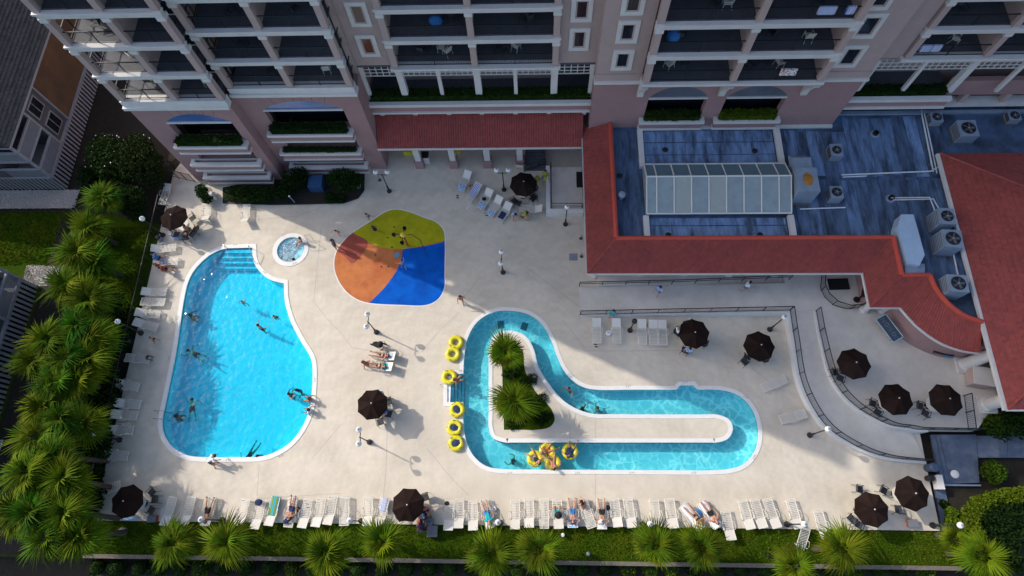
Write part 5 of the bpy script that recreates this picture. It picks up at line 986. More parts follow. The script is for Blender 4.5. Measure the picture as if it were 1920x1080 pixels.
# ------------------------------------------------------------------ umbrellas, tables, chairs
def umbrella_proto():
    t = thing('umbrella', 'dark octagonal umbrella', 'umbrella'); MB().tube([(0, 0, .05), (0, 0, 2.42)], .024, 8).build('pole', m_white).parent = t
    MB().lathe([(.26, 0), (.26, .07), (.06, .12), (.035, .3)], (0, 0, 0), 16).build('base', m_dark).parent = t
    R_, zt, ze = 1.12, 2.40, 2.02
    for i in range(8):
        a0, a1 = i * math.pi / 4, (i + 1) * math.pi / 4; am = (a0 + a1) / 2; k = 5; b = MB(); vs = []
        for j in range(k + 1):
            u = j / k; r = .05 + (R_ - .05) * u; z = zt - (zt - ze) * (u ** 1.25)
            p0 = Vector((r * math.cos(a0), r * math.sin(a0), z)); p1 = Vector((r * math.cos(a1), r * math.sin(a1), z)); pm = (p0 + p1) / 2; pm *= 1 - .02 * u; pm.z = z - .035 * u
            vs += [tuple(p0), tuple(pm), tuple(p1)]
        b.add(vs, [(j * 3 + q, j * 3 + 3 + q, j * 3 + 4 + q, j * 3 + 1 + q) for j in range(k) for q in (0, 1)])
        b.add([vs[k * 3], vs[k * 3 + 1], vs[k * 3 + 2], (vs[k * 3 + 2][0], vs[k * 3 + 2][1], ze - .11), (vs[k * 3 + 1][0], vs[k * 3 + 1][1], ze - .13), (vs[k * 3][0], vs[k * 3][1], ze - .11)], [(0, 1, 4, 5), (1, 2, 3, 4)])
        b.build('canopy_panel', m_canvas).parent = t
        MB().tube([(.05 * math.cos(a0), .05 * math.sin(a0), zt - .02), (.6 * math.cos(a0), .6 * math.sin(a0), zt - .19), (R_ * math.cos(a0), R_ * math.sin(a0), ze - .012)], .012, 4).build('rib', m_dark).parent = t
    MB().lathe([(.22, 2.385), (.20, 2.405), (.03, 2.43)], (0, 0, 0), 8).build('vent_cap', m_canvas).parent = t
    MB().ball((0, 0, 2.455), .05, 10, 6).build('finial', m_white).parent = t; return t
UM = umbrella_proto()
def table_proto():
    t = thing('table', 'round white table', 'table'); MB().lathe([(.50, .70), (.53, .715), (.53, .735), (.50, .745), (.04, .746)], (0, 0, 0), 24).build('tabletop', m_plast).parent = t
    for i in range(4): a = i * 1.571 + .4; MB().tube([(.1 * math.cos(a), .1 * math.sin(a), .68), (.36 * math.cos(a), .36 * math.sin(a), 0)], .02, 6).build('leg', m_plast).parent = t
    return t
TB = table_proto(); m_sling = mat('grey_sling', (.05, .055, .065), .7, .2, 6)
def chair_proto(m_sling=m_sling, m_dark=m_dark):
    t = thing('chair', 'dark patio chair', 'chair'); MB().obox((0, 0, .42), .46, .46, .025).build('seat', m_sling).parent = t; MB().obox((0, -.27, .68), .44, .02, .5, 0, R(14)).build('backrest', m_sling).parent = t
    for sx in (-.24, .24):
        MB().tube([(sx, .24, 0), (sx, .22, .6)], .015, 6).build('leg', m_dark).parent = t; MB().tube([(sx, -.34, 0), (sx, -.22, .43)], .015, 6).build('leg', m_dark).parent = t
        MB().tube([(sx, -.22, .43), (sx, -.34, .93)], .015, 6).build('back_post', m_dark).parent = t; MB().tube([(sx, .24, .6), (sx * 1.06, 0, .64), (sx, -.27, .62)], .022, 6).build('arm', m_dark).parent = t
    MB().tube([(-.24, -.34, .93), (.24, -.34, .93)], .015, 6).build('back_rail', m_dark).parent = t; return t
CH = chair_proto(); CW = chair_proto(m_plast, m_plast)
def chair(p, face, label):
    return place(CH, p, face - math.pi / 2, label, 'dark chairs round the umbrella tables')
UMB = [(322, 405, 0, 'black', 'at the house-side gate', [(60, 1), (-40, 1), (-75, 1), (-10, 1)]), (232, 941, 0, 'brown', 'in the fence and lawn corner', [(15, 1), (-30, 1), (50, 1)]), (694, 758, 0, 'brown', 'alone in the sun by the big pool', [(35, 1), (-20, 1), (-70, 1), (150, 1)]), (764, 946, 0, 'brown', 'in the lawn edge row', [(35, 1), (200, 1), (225, 1), (-40, 1)]),
       (980, 340, 0, 'black', 'by the porch stairs', [(-30, 1), (-115, 1), (-140, 1), (25, 1)]), (1305, 621, 0, 'black', 'below the promenade railing', [(150, 1), (100, 1), (-115, 1), (-20, 1)]), (1425, 645, 0, 'black', 'in the corner of the promenade wall', [(-125, 1), (-35, 1)]), (1610, 680, .8, 'black', 'on the terrace below the menu sign', [(195, 1), (235, 1)]), (1687, 748, .8, 'black', 'in the middle of the terrace three', [(175, 1), (225, 1)]), (1779, 749, .8, 'black', 'on the terrace beside the fat column', [(185, 1), (228, 1)]),
       (1641, 955, 0, 'brown', 'nearer the loungers in the lawn corner pair', [(-105, 1)]), (1715, 924, 0, 'brown', 'nearer the slate landing in the lawn corner pair', [(165, 1), (-100, 1)])]
for i, (x, y, z, c_, w, chs) in enumerate(UMB):
    p = at(x, y, z + 2.42); p.z = z; k = R((i * 37) % 45)
    um = place(UM, p, k, '%s octagonal umbrella %s' % (c_, w), 'umbrellas over the tables'); um.rotation_euler = (R((i * 29) % 7 - 3) * .8, R((i * 17) % 7 - 3) * .8, k); off = Vector((-.12, -.05, 0)) if x > 1500 else Vector((.12, -.12, 0)); place(TB, p + Vector((off.x * 0, 0, 0)), 0, 'round white table under the %s umbrella %s' % (c_, w), 'tables under the umbrellas')
    for j, (a, _) in enumerate(chs):
        q = p + Vector((math.cos(R(a)) * (.78 if z else .95), math.sin(R(a)) * (.78 if z else .95), 0)); chair(q, R(a + 180 + (j * 23) % 30 - 15), 'dark chair, %s round the umbrella %s' % (ORD[j], w))
for px, py, z, f, w in ((996, 338, 0, 140, 'dark chair by the landing kerb beside the porch umbrella'), (1000, 368, 0, 120, 'dark chair turned away from the porch umbrella'), (1611, 917, 0, -10, 'dark chair standing off the lawn corner umbrella'), (1596, 972, 0, 40, 'lone dark chair on the sunny side of the lawn corner pair'), (1401, 668, 0, 60, 'dark chair pulled out from the promenade corner umbrella'), (331, 440, 0, 80, 'dark chair with clothes behind the gate umbrella')):
    p = at(px, py, z + .4); p.z = z; chair(p, R(f), w)
folded = thing('folded_umbrella', 'closed black umbrella in the nook under the tile eave', 'umbrella', at(1606, 562, .8)); MB().lathe([(.24, 0), (.24, .07), (.03, .1)], (0, 0, 0), 12).build('base', m_dark).parent = folded; MB().lathe([(.05, .1), (.05, .8), (.40, 1.6), (.34, 1.75), (.03, 1.95)], (0, 0, 0), 8).build('canopy', m_canvas).parent = folded
# ------------------------------------------------------------------ lamps
def lamp(px, py, gl, label, z=0.0, dark=False, h=2.72):
    """post with one or two globes; gl = angles of the arms in degrees, or None for a single globe on top"""
    p = at(px, py, z); t = thing('lamp_post', label, 'lamp post', p, 0, 'lamp posts round the pools')
    MB().lathe([(.20, 0), (.20, .10), (.15, .16), (.08, .45), (.06, .9), (.05, .95)], (0, 0, 0), 14).build('base', m_dark).parent = t; MB().tube([(0, 0, .9), (0, 0, h)], .042, 8).build('post', m_dark).parent = t
    def globe(c_):
        g_ = MB().ball(c_, .205, 16, 10); g_.build('globe', m_dark if dark else m_globe, smooth=True).parent = t
        MB().lathe([(.10, -.24), (.11, -.17), (.06, -.15)], c_, 10).build('globe_collar', m_dark).parent = t
        MB().lathe([(.09, .185), (.05, .215), (.01, .23)], c_, 10).build('globe_cap', m_dark if dark else m_grey).parent = t
    if gl is None: globe((0, 0, h + .26))
    else:
        for a in gl:
            d = Vector((math.cos(R(a)), math.sin(R(a)), 0)); MB().tube([(0, 0, h - .06), d * .22 + Vector((0, 0, h - .14)), d * .42 + Vector((0, 0, h - .06)), d * .47 + Vector((0, 0, h + .04))], .03, 6).build('arm', m_dark).parent = t
            globe(tuple(d * .47 + Vector((0, 0, h + .28))))
    MB().ball((0, 0, h + .02), .055, 8, 6).build('finial', m_dark).parent = t; return t
LA = [(706, 623, (92, -88), 'twin globe lamp post above the black stroller'), (693, 829, (95, -85), 'twin globe lamp post below the sunny umbrella'), (730, 359, (172, 8), 'twin globe lamp post at the hotel bed corner'), (943, 511, (88, -92), 'twin globe lamp post beside the splash pad in the shade'), (945, 356, (172, 8), 'twin globe lamp post by the porch umbrella'), (1060, 421, None, 'single globe lamp post below the raised landing'),
      (1443, 618, None, 'single globe lamp post in the promenade wall corner'), (1518, 816, None, 'single globe lamp post at the curved ramp wall'), (265, 625, None, 'globe lamp post by the fence near the walking boy'), (225, 825, None, 'globe lamp post by the fence between two loungers'), (306, 441, None, 'globe lamp post by the fence at the gate umbrella'), (181, 963, None, 'globe lamp post in the fence and lawn corner'),
      (678, 977, None, 'globe lamp post between the flat lounger and its neighbour'), (417, 975, None, 'globe lamp post over the man in dark shorts'), (938, 980, None, 'globe lamp post beside the man in bright blue shorts'), (1205, 983, None, 'globe lamp post in the gap of the lawn edge row'), (1475, 983, None, 'globe lamp post near the tipped lounger'), (1748, 985, None, 'globe lamp post at the drain channel corner')]
for x, y, gl, lb in LA: lamp(x, y, gl, lb)
lamp(1181, 620, None, 'all black lamp post between the loungers by the promenade wall', dark=True, h=2.1)
# ------------------------------------------------------------------ tubes
def tube_proto():
    t = thing('swim_tube', 'yellow swim tube', 'swim tube'); MB().torus((0, 0, .17), .40, .19, 28, 10, .9).build('ring', m_yel, smooth=True).parent = t
    b = MB()
    for a in (.6, 3.74): b.tube([(.50 * math.cos(a - .2), .50 * math.sin(a - .2), .32), (.50 * math.cos(a), .50 * math.sin(a), .40), (.50 * math.cos(a + .2), .50 * math.sin(a + .2), .32)], .018, 5); b.build('handle', m_dark).parent = t; b = MB()
    MB().torus((0, 0, .17), .40, .192, 28, 4, .03).build('seam', mat('tube_seam', (.30, .27, .02), .4)).parent = t
    return t
TU = tube_proto()
def tubeo(px, py, z, rz, label, seat=False, pup=.2):
    p = at(px, py, z + pup); p.z = z; o = place(TU, p, R(rz), label, 'yellow swim tubes')
    if seat:
        b = MB(); b.obox((0, 0, .30), .34, 1.04, .03, .25); b.ball((0, 0, .26), .24, 12, 6, 1, 1, .35); s = b.build('seat_cover', m_navy); s.parent = o
    return o
TUBES = [(855, 642, 0, 0, 'yellow tube on the deck edge nearest the splash pad'), (849, 664, 0, 40, 'yellow tube overlapping its neighbour on the deck edge'), (842, 707, 0, 80, 'yellow tube held at the river steps'), (857, 768, 0, 20, 'yellow tube with navy seat just below the river steps'), (852, 802, 0, 60, 'yellow tube with navy seat in the middle of the stacked three'), (855, 831, 0, 100, 'yellow tube with navy seat, lowest of the three on the deck edge'),
         (1003, 860, -.22, 10, 'floating yellow tube nearest the river bend, with a rider'), (1026, 845, -.22, 50, 'floating yellow tube by the island edge, with a rider'), (1036, 867, -.22, 90, 'floating yellow tube nearest the lawn side, with a rider'), (1069, 846, -.22, 30, 'floating yellow tube with a rider in navy')]
for i, (x, y, z, rz, lb) in enumerate(TUBES): tubeo(x, y, z, rz, lb, seat=i in (3, 4, 5))
TU_SEATS = [o for o in bpy.data.objects if o.name.startswith('seat_cover')]
# ------------------------------------------------------------------ splash toy, rails, small things
p = at(765, 461); toy = thing('spray_post', 'spraying post with dumping buckets and a curved hose on the splash pad', 'water toy', p)
MB().tube([(0, 0, 0), (0, 0, 2.1)], .07, 10).build('post', mat('toy_red', (.45, .06, .03), .4), toy and None).parent = toy
MB().lathe([(.2, 2.0), (.24, 2.1), (.05, 2.25)], (0, 0, 0), 12).build('crown', mat('toy_yellow', (.7, .5, .03), .4)).parent = toy
for a, L_ in ((85, .62), (-95, .62), (175, .75)):
    d = Vector((math.cos(R(a)), math.sin(R(a)), 0)); MB().tube([Vector((0, 0, 2.0)), d * L_ * .6 + Vector((0, 0, 2.1)), d * L_ + Vector((0, 0, 2.0))], .035, 6).build('arm', m_dark).parent = toy
    MB().lathe([(.10, 1.72), (.17, 2.0), (.14, 2.0), (.08, 1.76)], d * L_, 12).build('bucket', m_dark).parent = toy
MB().tube([(0, 0, 2.0), (.7, -.02, 2.15), (1.3, -.35, 1.9), (1.62, -.9, 1.2), (1.66, -1.2, .6)], .03, 6).build('hose', m_dark).parent = toy
m_steel = mat('steel', (.55, .57, .60), .25, .08, 3, metal=.8)
def pool_rail(pts, label, r=.025):
    t = thing('handrail', label, 'handrail', (pts[0][0], pts[0][1], 0), 0, 'steel pool handrails'); MB().tube(pts, r, 8).build('rail_tube', m_steel, t); return t
def W_(x, y, z): q = at(x, y, 0); return (q.x, q.y, z)
for dx, lb in ((0, 'steel handrail of the pool steps, the one nearer the fence'), (44, 'steel handrail of the pool steps, the one nearer the spa')):
    pool_rail([W_(427 + dx, 466, 0), W_(427 + dx, 466, .8), W_(430 + dx, 470, .86), W_(436 + dx, 492, .35), W_(436 + dx, 497, -.4)], lb)
for dy, lb in ((0, 'steel ladder rail at the fence side of the pool, upper'), (15, 'steel ladder rail at the fence side of the pool, lower')):
    pool_rail([W_(297, 773 + dy, 0), W_(297, 773 + dy, .7), W_(306, 773 + dy, .78), W_(314, 773 + dy, .5), W_(314, 773 + dy, -.7)], lb)
pool_rail([W_(568, 463, 0), W_(568, 463, .7), W_(580, 461, .8), W_(596, 460, .6), W_(598, 460, 0)], 'steel handrail beside the spa seat', .022); pool_rail([W_(575, 448, 0), W_(575, 448, .6), W_(586, 446, .62), W_(588, 451, .0)], 'second steel handrail on the hotel side of the spa', .02)
pool_rail([W_(828, 725, 0), W_(828, 725, .75), W_(838, 724, .8), W_(848, 724, .4), W_(852, 724, -.3)], 'steel handrail of the river steps')
def soft_box(name, label, cat, px, py, z, sx, sy, sz, m, rz=0, group=None):
    p = at(px, py, z); t = thing(name, label, cat, (p.x, p.y, z), R(rz), group); b = MB(); b.lathe([(.40, 0), (.5, sz * .15), (.5, sz * .7), (.38, sz), (.02, sz * .98)], (0, 0, 0), 10, sx, sy); b.build('body', m).parent = t
    MB().tube([(-sx * .25, 0, sz * .95), (0, 0, sz * 1.25), (sx * .25, 0, sz * .95)], .015, 5).build('strap', m_dark).parent = t; return t
m_nb = mat('navy_cloth', (.02, .03, .10), .85, .2, 4); m_blk = mat('black_cloth', (.012, .012, .014), .85, .3, 4); m_blue = mat('blue_cloth', (.03, .16, .42), .85, .2, 3); m_teal = mat('teal_cloth', (.01, .33, .40), .85, .2, 3); m_wht = mat('white_cloth', (.72, .73, .76), .85, .1, 3); m_redc = mat('red_cloth', (.30, .045, .035), .85, .2, 3); m_org = mat('orange_cloth', (.55, .16, .04), .85, .2, 3); m_lime = mat('lime_cloth', (.33, .38, .04), .85, .2, 3); m_gry = mat('grey_cloth', (.15, .16, .18), .9, .2, 3); m_pnk = mat('coral_cloth', (.5, .16, .12), .85, .2, 3)
def pattern(name, a, b_, sc_=14, thr=.5):
    m = mat(name, a, .85, .1, 3); nt = m.node_tree; L = nt.links.new; pb = nt.nodes['Principled BSDF']; tc = nod(nt, 'ShaderNodeTexCoord'); v = nod(nt, 'ShaderNodeTexNoise', Scale=sc_, Detail=1.0); L(tc.outputs['Object'], v.inputs['Vector'])
    r = nod(nt, 'ShaderNodeMath', operation='GREATER_THAN'); r.inputs[1].default_value = thr; L(v.outputs['Fac'], r.inputs[0]); mx = nod(nt, 'ShaderNodeMix', data_type='RGBA'); L(r.outputs[0], mx.inputs[0]); mx.inputs[6].default_value = (*a, 1); mx.inputs[7].default_value = (*b_, 1); L(mx.outputs[2], pb.inputs['Base Color']); return m
def striped(name, a, b_, n_=9):
    m = mat(name, a, .85, .1, 3); nt = m.node_tree; L = nt.links.new; pb = nt.nodes['Principled BSDF']; tc = nod(nt, 'ShaderNodeTexCoord'); w = nod(nt, 'ShaderNodeTexWave', Scale=n_, bands_direction='X', Distortion=0.3); L(tc.outputs['Object'], w.inputs['Vector'])
    r = nod(nt, 'ShaderNodeMath', operation='GREATER_THAN'); r.inputs[1].default_value = .5; L(w.outputs['Fac'], r.inputs[0]); mx = nod(nt, 'ShaderNodeMix', data_type='RGBA'); L(r.outputs[0], mx.inputs[0]); mx.inputs[6].default_value = (*a, 1); mx.inputs[7].default_value = (*b_, 1); L(mx.outputs[2], pb.inputs['Base Color']); return m
m_pat = pattern('blue_pattern', (.03, .20, .55), (.6, .68, .75)); m_str = striped('blue_stripes', (.02, .09, .42), (.72, .74, .78), 2.6); m_thin = striped('thin_stripes', (.70, .71, .74), (.12, .18, .40), 4.0); m_trop = striped('tropic_bands', (.01, .38, .55), (.20, .26, .02), 1.1); m_pat2 = pattern('bright_pattern', (.65, .66, .68), (.5, .14, .05), 9, .56)
def towel(px, py, rz, back, m, y0, y1, label, wd=.66, z=0):
    """cloth laid over a lounger from y0 to y1, following the bend of the backrest"""
    p = at(px, py, .33 + z); t = thing('towel', label, 'towel', (p.x, p.y, z), R(rz), 'towels on the loungers'); b = MB(); k = 12; vs = []; a = R(back); rr = random.Random(int(px)); nx = 6
    for i in range(k + 1):
        y = y0 + (y1 - y0) * i / k; s = y + .28; yy, zz = (y, .36) if s >= 0 else (-.28 + s * math.cos(a), .36 - s * math.sin(a))
        for j in range(nx + 1):
            x = -wd / 2 + wd * j / nx; e = abs(x) > .315; vs.append((x + rr.uniform(-.012, .012), yy + rr.uniform(-.012, .012), zz + rr.uniform(-.004, .014) - (.14 if e else 0)))
    b.add(vs, [(i * (nx + 1) + j, i * (nx + 1) + j + 1, (i + 1) * (nx + 1) + j + 1, (i + 1) * (nx + 1) + j) for i in range(k) for j in range(nx)]); b.build('cloth', m, smooth=True).parent = t; return t
towel(511, 958, -6, 16, m_trop, -.3, .98, 'teal and green banded towel on a lounger', .72); towel(716, 960, -10, 16, m_thin, .05, .96, 'white towel with thin dark stripes beside the umbrella'); towel(545, 960, -3, 0, m_pat2, -.1, .96, 'white and orange beach towel under the dark bag'); towel(1073, 961, 2, 16, m_pat, -.98, -.35, 'blue patterned towel under the head of the sunburnt man', .74)
towel(1128, 963, 0, 0, m_wht, -.98, -.3, 'white towel under the head of the man with a cap'); towel(1297, 969, 38, 16, m_wht, -.95, .9, 'white towel under the fair haired sunbather'); towel(1330, 964, 30, 16, m_wht, -.95, .9, 'white towel under the man in black trunks', .7)
towel(887, 362, 150, 16, m_str, -.9, .35, 'bold blue and white striped towel on the slanting row'); towel(871, 340, 158, 32, m_pat, .3, .95, 'blue patterned towel bunched at a lounger foot'); towel(910, 374, 152, 32, m_pat, .35, .9, 'pale blue towel at the foot of the third slanting lounger'); towel(928, 387, 150, 32, m_pat, .45, .95, 'crumpled blue towel at the foot of the fourth slanting lounger'); towel(945, 399, 150, 32, m_nb, -.05, .6, 'navy towel over the fifth slanting lounger')
towel(716, 686, 80, 32, m_teal, -.5, .2, 'turquoise towel on the sunbathing women lounger'); towel(721, 666, 80, 32, m_thin, -.75, -.1, 'white towel with stripes on the lounger by the stroller'); towel(312, 490, -88, 16, m_pat, -.5, 0, 'small blue towel on the family lounger')
soft_box('bag', 'navy beach bag on a lounger foot by the tropic towel', 'bag', 486, 942, .36, .5, .45, .28, m_nb); soft_box('bag', 'long navy bag at the head of the clothes covered lounger', 'bag', 541, 974, .36, .8, .35, .22, m_nb, 40); soft_box('bag', 'blue bag between the sunbathing couple', 'bag', 1308, 962, 0, .45, .5, .42, m_blue); soft_box('bag', 'black top thrown on a lounger foot', 'garment', 838, 944, .35, .35, .3, .08, m_blk); soft_box('bag', 'dark bag on the third slanting lounger', 'bag', 908, 374, .36, .35, .3, .22, m_blk)
soft_box('bag', 'grey pack beside the red camp chair', 'bag', 806, 978, 0, .6, .6, .5, m_gry); soft_box('bag', 'black and yellow bag behind the porch umbrella', 'bag', 1007, 337, 0, .4, .4, .5, m_lime); soft_box('bag', 'white bag by the river lounger shade', 'bag', 927, 954, 0, .3, .35, .25, m_wht); soft_box('bag', 'black bag beside the hunched sitter', 'bag', 1139, 952, 0, .35, .35, .35, m_blk); soft_box('bag', 'pale blue cooler bag by the corner umbrella', 'cooler bag', 246, 970, 0, .95, .4, .35, mat('pale_blue', (.32, .48, .68), .7), 10); soft_box('bag', 'blue beach bag in front of the gate umbrella', 'bag', 333, 445, 0, .8, .55, .4, m_pat); soft_box('bag', 'ringed float bag on the deck by a wall lounger', 'float', 1141, 625, 0, .45, .45, .2, m_wht)
def sandals(px, py, label, m=None, z=0.0):
    p = at(px, py, z); t = thing('sandals', label, 'sandals', p, R((px * 7) % 90), 'sandals left on the deck')
    for s in (-1, 1): b = MB(); b.lathe([(.5, 0), (.5, .02)], (s * .09, s * .05, 0), 10, .10, .26); b.build('sole', m or m_blk).parent = t; MB().tube([(s * .09 - .04, s * .05, .02), (s * .09, s * .05 + .06, .05), (s * .09 + .04, s * .05, .02)], .012, 4).build('strap', m or m_blk).parent = t
for x, y, lb in ((1117, 648, 'dark sandals below the wall lounger'), (858, 369, 'dark sandals at the slanting loungers'), (577, 948, 'dark sandals on a lounger by the lawn', ), (383, 389, 'dark sandals near the corner bush'), (559, 955, 'dark shoes beside the clothes covered lounger'), (877, 389, 'pale shoes under the slanting row'), (912, 402, 'dark shoes at the foot of the slanting row'), (925, 945, 'white shoes beside the bright blue shorts man')): sandals(x, y, lb, m_wht if 'white' in lb or 'pale' in lb else None)
# stroller
p = at(713, 650); st_ = thing('stroller', 'black three wheeled stroller beside the sunbathing women', 'stroller', p, R(-12)); MB().lathe([(.5, .5), (.5, .62), (.42, .75)], (-.1, 0, 0), 12, .75, .42).build('seat', m_blk).parent = st_
MB().ball((.18, 0, .78), .30, 12, 8, .8, .85, .9).build('hood', m_blk).parent = st_
for x, y in ((.32, .26), (.32, -.26), (-.62, 0)): q = MB(); n_ = 16; q.tube([(x + .15 * math.cos(i * 6.283 / n_), y, .15 + .15 * math.sin(i * 6.283 / n_)) for i in range(n_)], .03, 5, closed=True); q.build('wheel', m_dark).parent = st_
for y in (.24, -.24): MB().tube([(.32, y, .15), (0, y, .55), (.55, y, 1.0)], .018, 5).build('frame_tube', m_dark).parent = st_; MB().tube([(0, y, .5), (-.62, 0, .18)], .018, 5).build('fork', m_dark).parent = st_
MB().tube([(.55, .24, 1.0), (.55, -.24, 1.0)], .022, 6).build('handle', m_dark).parent = st_
# bins, boxes, camp chair
def bin_(px, py, label, m, r=.3, h=.85):
    p = at(px, py); t = thing('bin', label, 'bin', p, 0, 'bins'); MB().lathe([(r * .85, 0), (r, h)], (0, 0, 0), 16).build('body', m).parent = t; MB().lathe([(r * 1.06, h), (r * 1.06, h + .05), (r * .75, h + .14), (.02, h + .16)], (0, 0, 0), 16).build('lid', m_dark if m is m_grey else m).parent = t
bin_(1738, 878, 'dark blue round bin by the slate landing', mat('bin_blue', (.05, .08, .14), .5)); bin_(1738, 897, 'small black bin under the lawn corner umbrella', m_dark, .22, .5); bin_(302, 450, 'grey square post bin by the fence lamp', m_grey, .22, .5); bin_(246, 642, 'black round bin beside the fence', m_dark, .2, .5); bin_(1291, 668 - 62, 'white round bin behind the wall umbrella', m_white, .22, .5); bin_(404, 372, 'pale round dispenser beside the corner bush', m_white, .2, .8)
def crate(name, label, cat, px, py, sx, sy, sz, m, rz=0, lidm=None, z=0):
    p = at(px, py, z); t = thing(name, label, cat, (p.x, p.y, z), R(rz)); MB().box(-sx / 2, sx / 2, -sy / 2, sy / 2, .02, sz).build('body', m).parent = t; MB().box(-sx / 2 - .02, sx / 2 + .02, -sy / 2 - .02, sy / 2 + .02, sz + .002, sz + .07).build('lid', lidm or m).parent = t; return t
crate('cooler', 'red and grey cooler box on the deck by the lawn', 'cooler', 290, 973, .55, .4, .36, m_redc, 5, m_gry); crate('towel_cart', 'black topped white cart by the first porch pillar', 'cart', 800, 302, .6, .6, .95, m_white, 0, m_dark); crate('storage_box', 'white wall box beside the slate landing bins', 'box', 1753, 905, .35, .9, .6, m_white); crate('cooler', 'pink and grey box in the lawn corner umbrella shade', 'cooler', 1707, 981, .6, .45, .3, m_pnk, 3, m_gry); crate('side_table', 'grey folded tray beside the red camp chair', 'tray', 812, 996, .65, .7, .4, m_gry, 0, None, -.1); crate('float_stack', 'yellow float stored in the dark porch, by the first pillar', 'float', 768, 287, .9, .5, .5, m_yel, 0); crate('float_stack', 'yellow float stored in the dark porch, behind the second pillar', 'float', 856, 285, .7, .5, .4, m_yel, 10)
p = at(793, 985, .0); cc = thing('camp_chair', 'red folding camp chair standing on the lawn edge', 'chair', (p.x, p.y, -.12), R(5)); MB().obox((0, 0, .45), .6, .55, .03).build('seat', m_redc).parent = cc; MB().obox((0, -.33, .8), .6, .03, .7, 0, R(12)).build('backrest', m_nb).parent = cc
for sx in (-.3, .3):
    for sy in (-.3, .3): MB().tube([(sx, sy, 0), (sx * .9, sy * .8, .5)], .015, 5).build('leg', m_redc).parent = cc
    MB().obox((sx, 0, .65), .06, .55, .03).build('arm', m_redc).parent = cc
MB().obox((0, .42, .42), .55, .3, .03, 0, R(-8)).build('foot_rest', m_redc).parent = cc
# tilted sign by the curved wall
sg0, sg1 = at(1656, 590, 1.6), at(1689, 633, 1.6); d = (sg1 - sg0); ang = math.atan2(d.y, d.x); cx_ = (sg0 + sg1) / 2 + Vector((-.28, -.20, 0))
sg = thing('sign_board', 'long dark sign with pale blue frame on the curved pink wall', 'sign', (cx_.x, cx_.y, .8), ang); L_ = d.length * .98; tilt = R(48)
MB().obox((0, 0, .95), L_, .06, .74, 0, -tilt).build('board', mat('sign_navy', (.012, .022, .045), .5)).parent = sg
m_cy = mat('sign_frame', (.25, .50, .62), .5, .1, 3); T_ = Matrix.Rotation(-tilt, 3, 'X')
def sgp(x, z, y=-.04): v = T_ @ Vector((x, y, z)); return (v.x, v.y, v.z + .95)
for a, b_ in (((-L_ / 2, -.37), (L_ / 2, -.37)), ((-L_ / 2, .37), (L_ / 2, .37)), ((-L_ / 2, -.37), (-L_ / 2, .37)), ((L_ / 2, -.37), (L_ / 2, .37))): MB().tube([sgp(*a), sgp(*b_)], .03, 4).build('frame_bar', m_cy).parent = sg
for s in (-1, 1): MB().tube([(s * L_ * .4, .1, 0), (s * L_ * .4, .02, .9)], .03, 5).build('stand_leg', m_dark).parent = sg
m_let = mat('sign_letter', (.09, .16, .26), .5)
for i in range(8):
    x = -L_ / 2 + .25 + i * (L_ - .5) / 7; b = MB()
    if i in (2, 6): pts = [sgp(x + .09 * math.cos(t * .785), .14 * math.sin(t * .785), -.045) for t in range(8)]; b.tube(pts, .022, 4, closed=True)
    elif i == 4: b.tube([sgp(x, -.14, -.045), sgp(x, .14, -.045)], .022, 4)
    else:
        b.tube([sgp(x - .08, -.14, -.045), sgp(x - .08, .14, -.045), sgp(x + .08, -.14 if i % 2 else .0, -.045), sgp(x + .08, .14 if i % 2 else -.14, -.045)], .022, 4)
    b.build('letter', m_let).parent = sg
be = at(1770, 655, 1.5); bn = thing('wall_equipment', 'dark equipment with blue parts hanging on the curved pink wall', 'equipment', (be.x, be.y - .1, 1.3), R(-14)); MB().obox((0, -.1, .1), 1.3, .3, .35).build('cabinet', m_dark).parent = bn; MB().obox((.35, -.28, .1), .4, .1, .3).build('panel', m_blue).parent = bn; MB().tube([(-.75, -.15, .2), (-.5, -.3, .3), (.5, -.3, .3)], .04, 6).build('hose', m_blk).parent = bn
for px, py, lb in ((1089, 447, 'short black bollard by the tile eave, nearer the hotel'), (1090, 481, 'short black bollard by the tile eave, nearer the square grate'), (712, 338, 'short black bollard at the hotel bed corner lamp')):
    p = at(px, py); t = thing('bollard', lb, 'bollard', p, 0, 'bollards on the deck'); MB().tube([(0, 0, 0), (0, 0, .55)], .035, 6).build('post', m_grey).parent = t; MB().lathe([(.13, 0), (.13, .04), (.05, .07)], (0, 0, 0), 12).build('base', m_dark).parent = t; MB().ball((0, 0, .58), .06, 8, 6).build('cap', m_grey).parent = t
g_ = at(1075, 482); o = MB().box(g_.x - .33, g_.x + .33, g_.y - .3, g_.y + .3, .004, .02).build('floor_grate', mat('grate', (.20, .23, .27), .6)); o.parent = deck
p = at(518, 372); t = thing('bed_light', 'slim pale garden light leaning in the hotel bed', 'garden light', (at(553, 380).x, at(553, 380).y, .05)); MB().tube([(0, 0, 0), (-.1, .02, 1.0)], .04, 6).build('post', m_grey).parent = t; MB().ball((-.1, .02, 1.02), .08, 8, 6).build('head', m_globe).parent = t
for px, py, lb, m in ((1055, 1003, 'small white topped garden light on the lawn', m_globe), (1102, 1038, 'grey sprinkler box on the lawn by the flat lounger', m_grey), (234, 993, 'white oval hatch on the lawn below the corner umbrella', m_white), (1610, 1042, 'grey sprinkler cap near the garden palms', m_grey), (1437, 1040, 'dark sprinkler cap on the lawn', m_dark)):
    p = at(px, py, -.14); t = thing('garden_light', lb, 'garden light', p, 0, 'lights and caps in the lawn'); MB().lathe([(.10, 0), (.10, .3), (.13, .32), (.12, .42), (.02, .46)], (0, 0, 0), 12).build('body', m_dark if m is m_globe else m).parent = t; MB().lathe([(.13, .47), (.09, .52), (.01, .54)], (0, 0, 0), 12).build('cap', m).parent = t
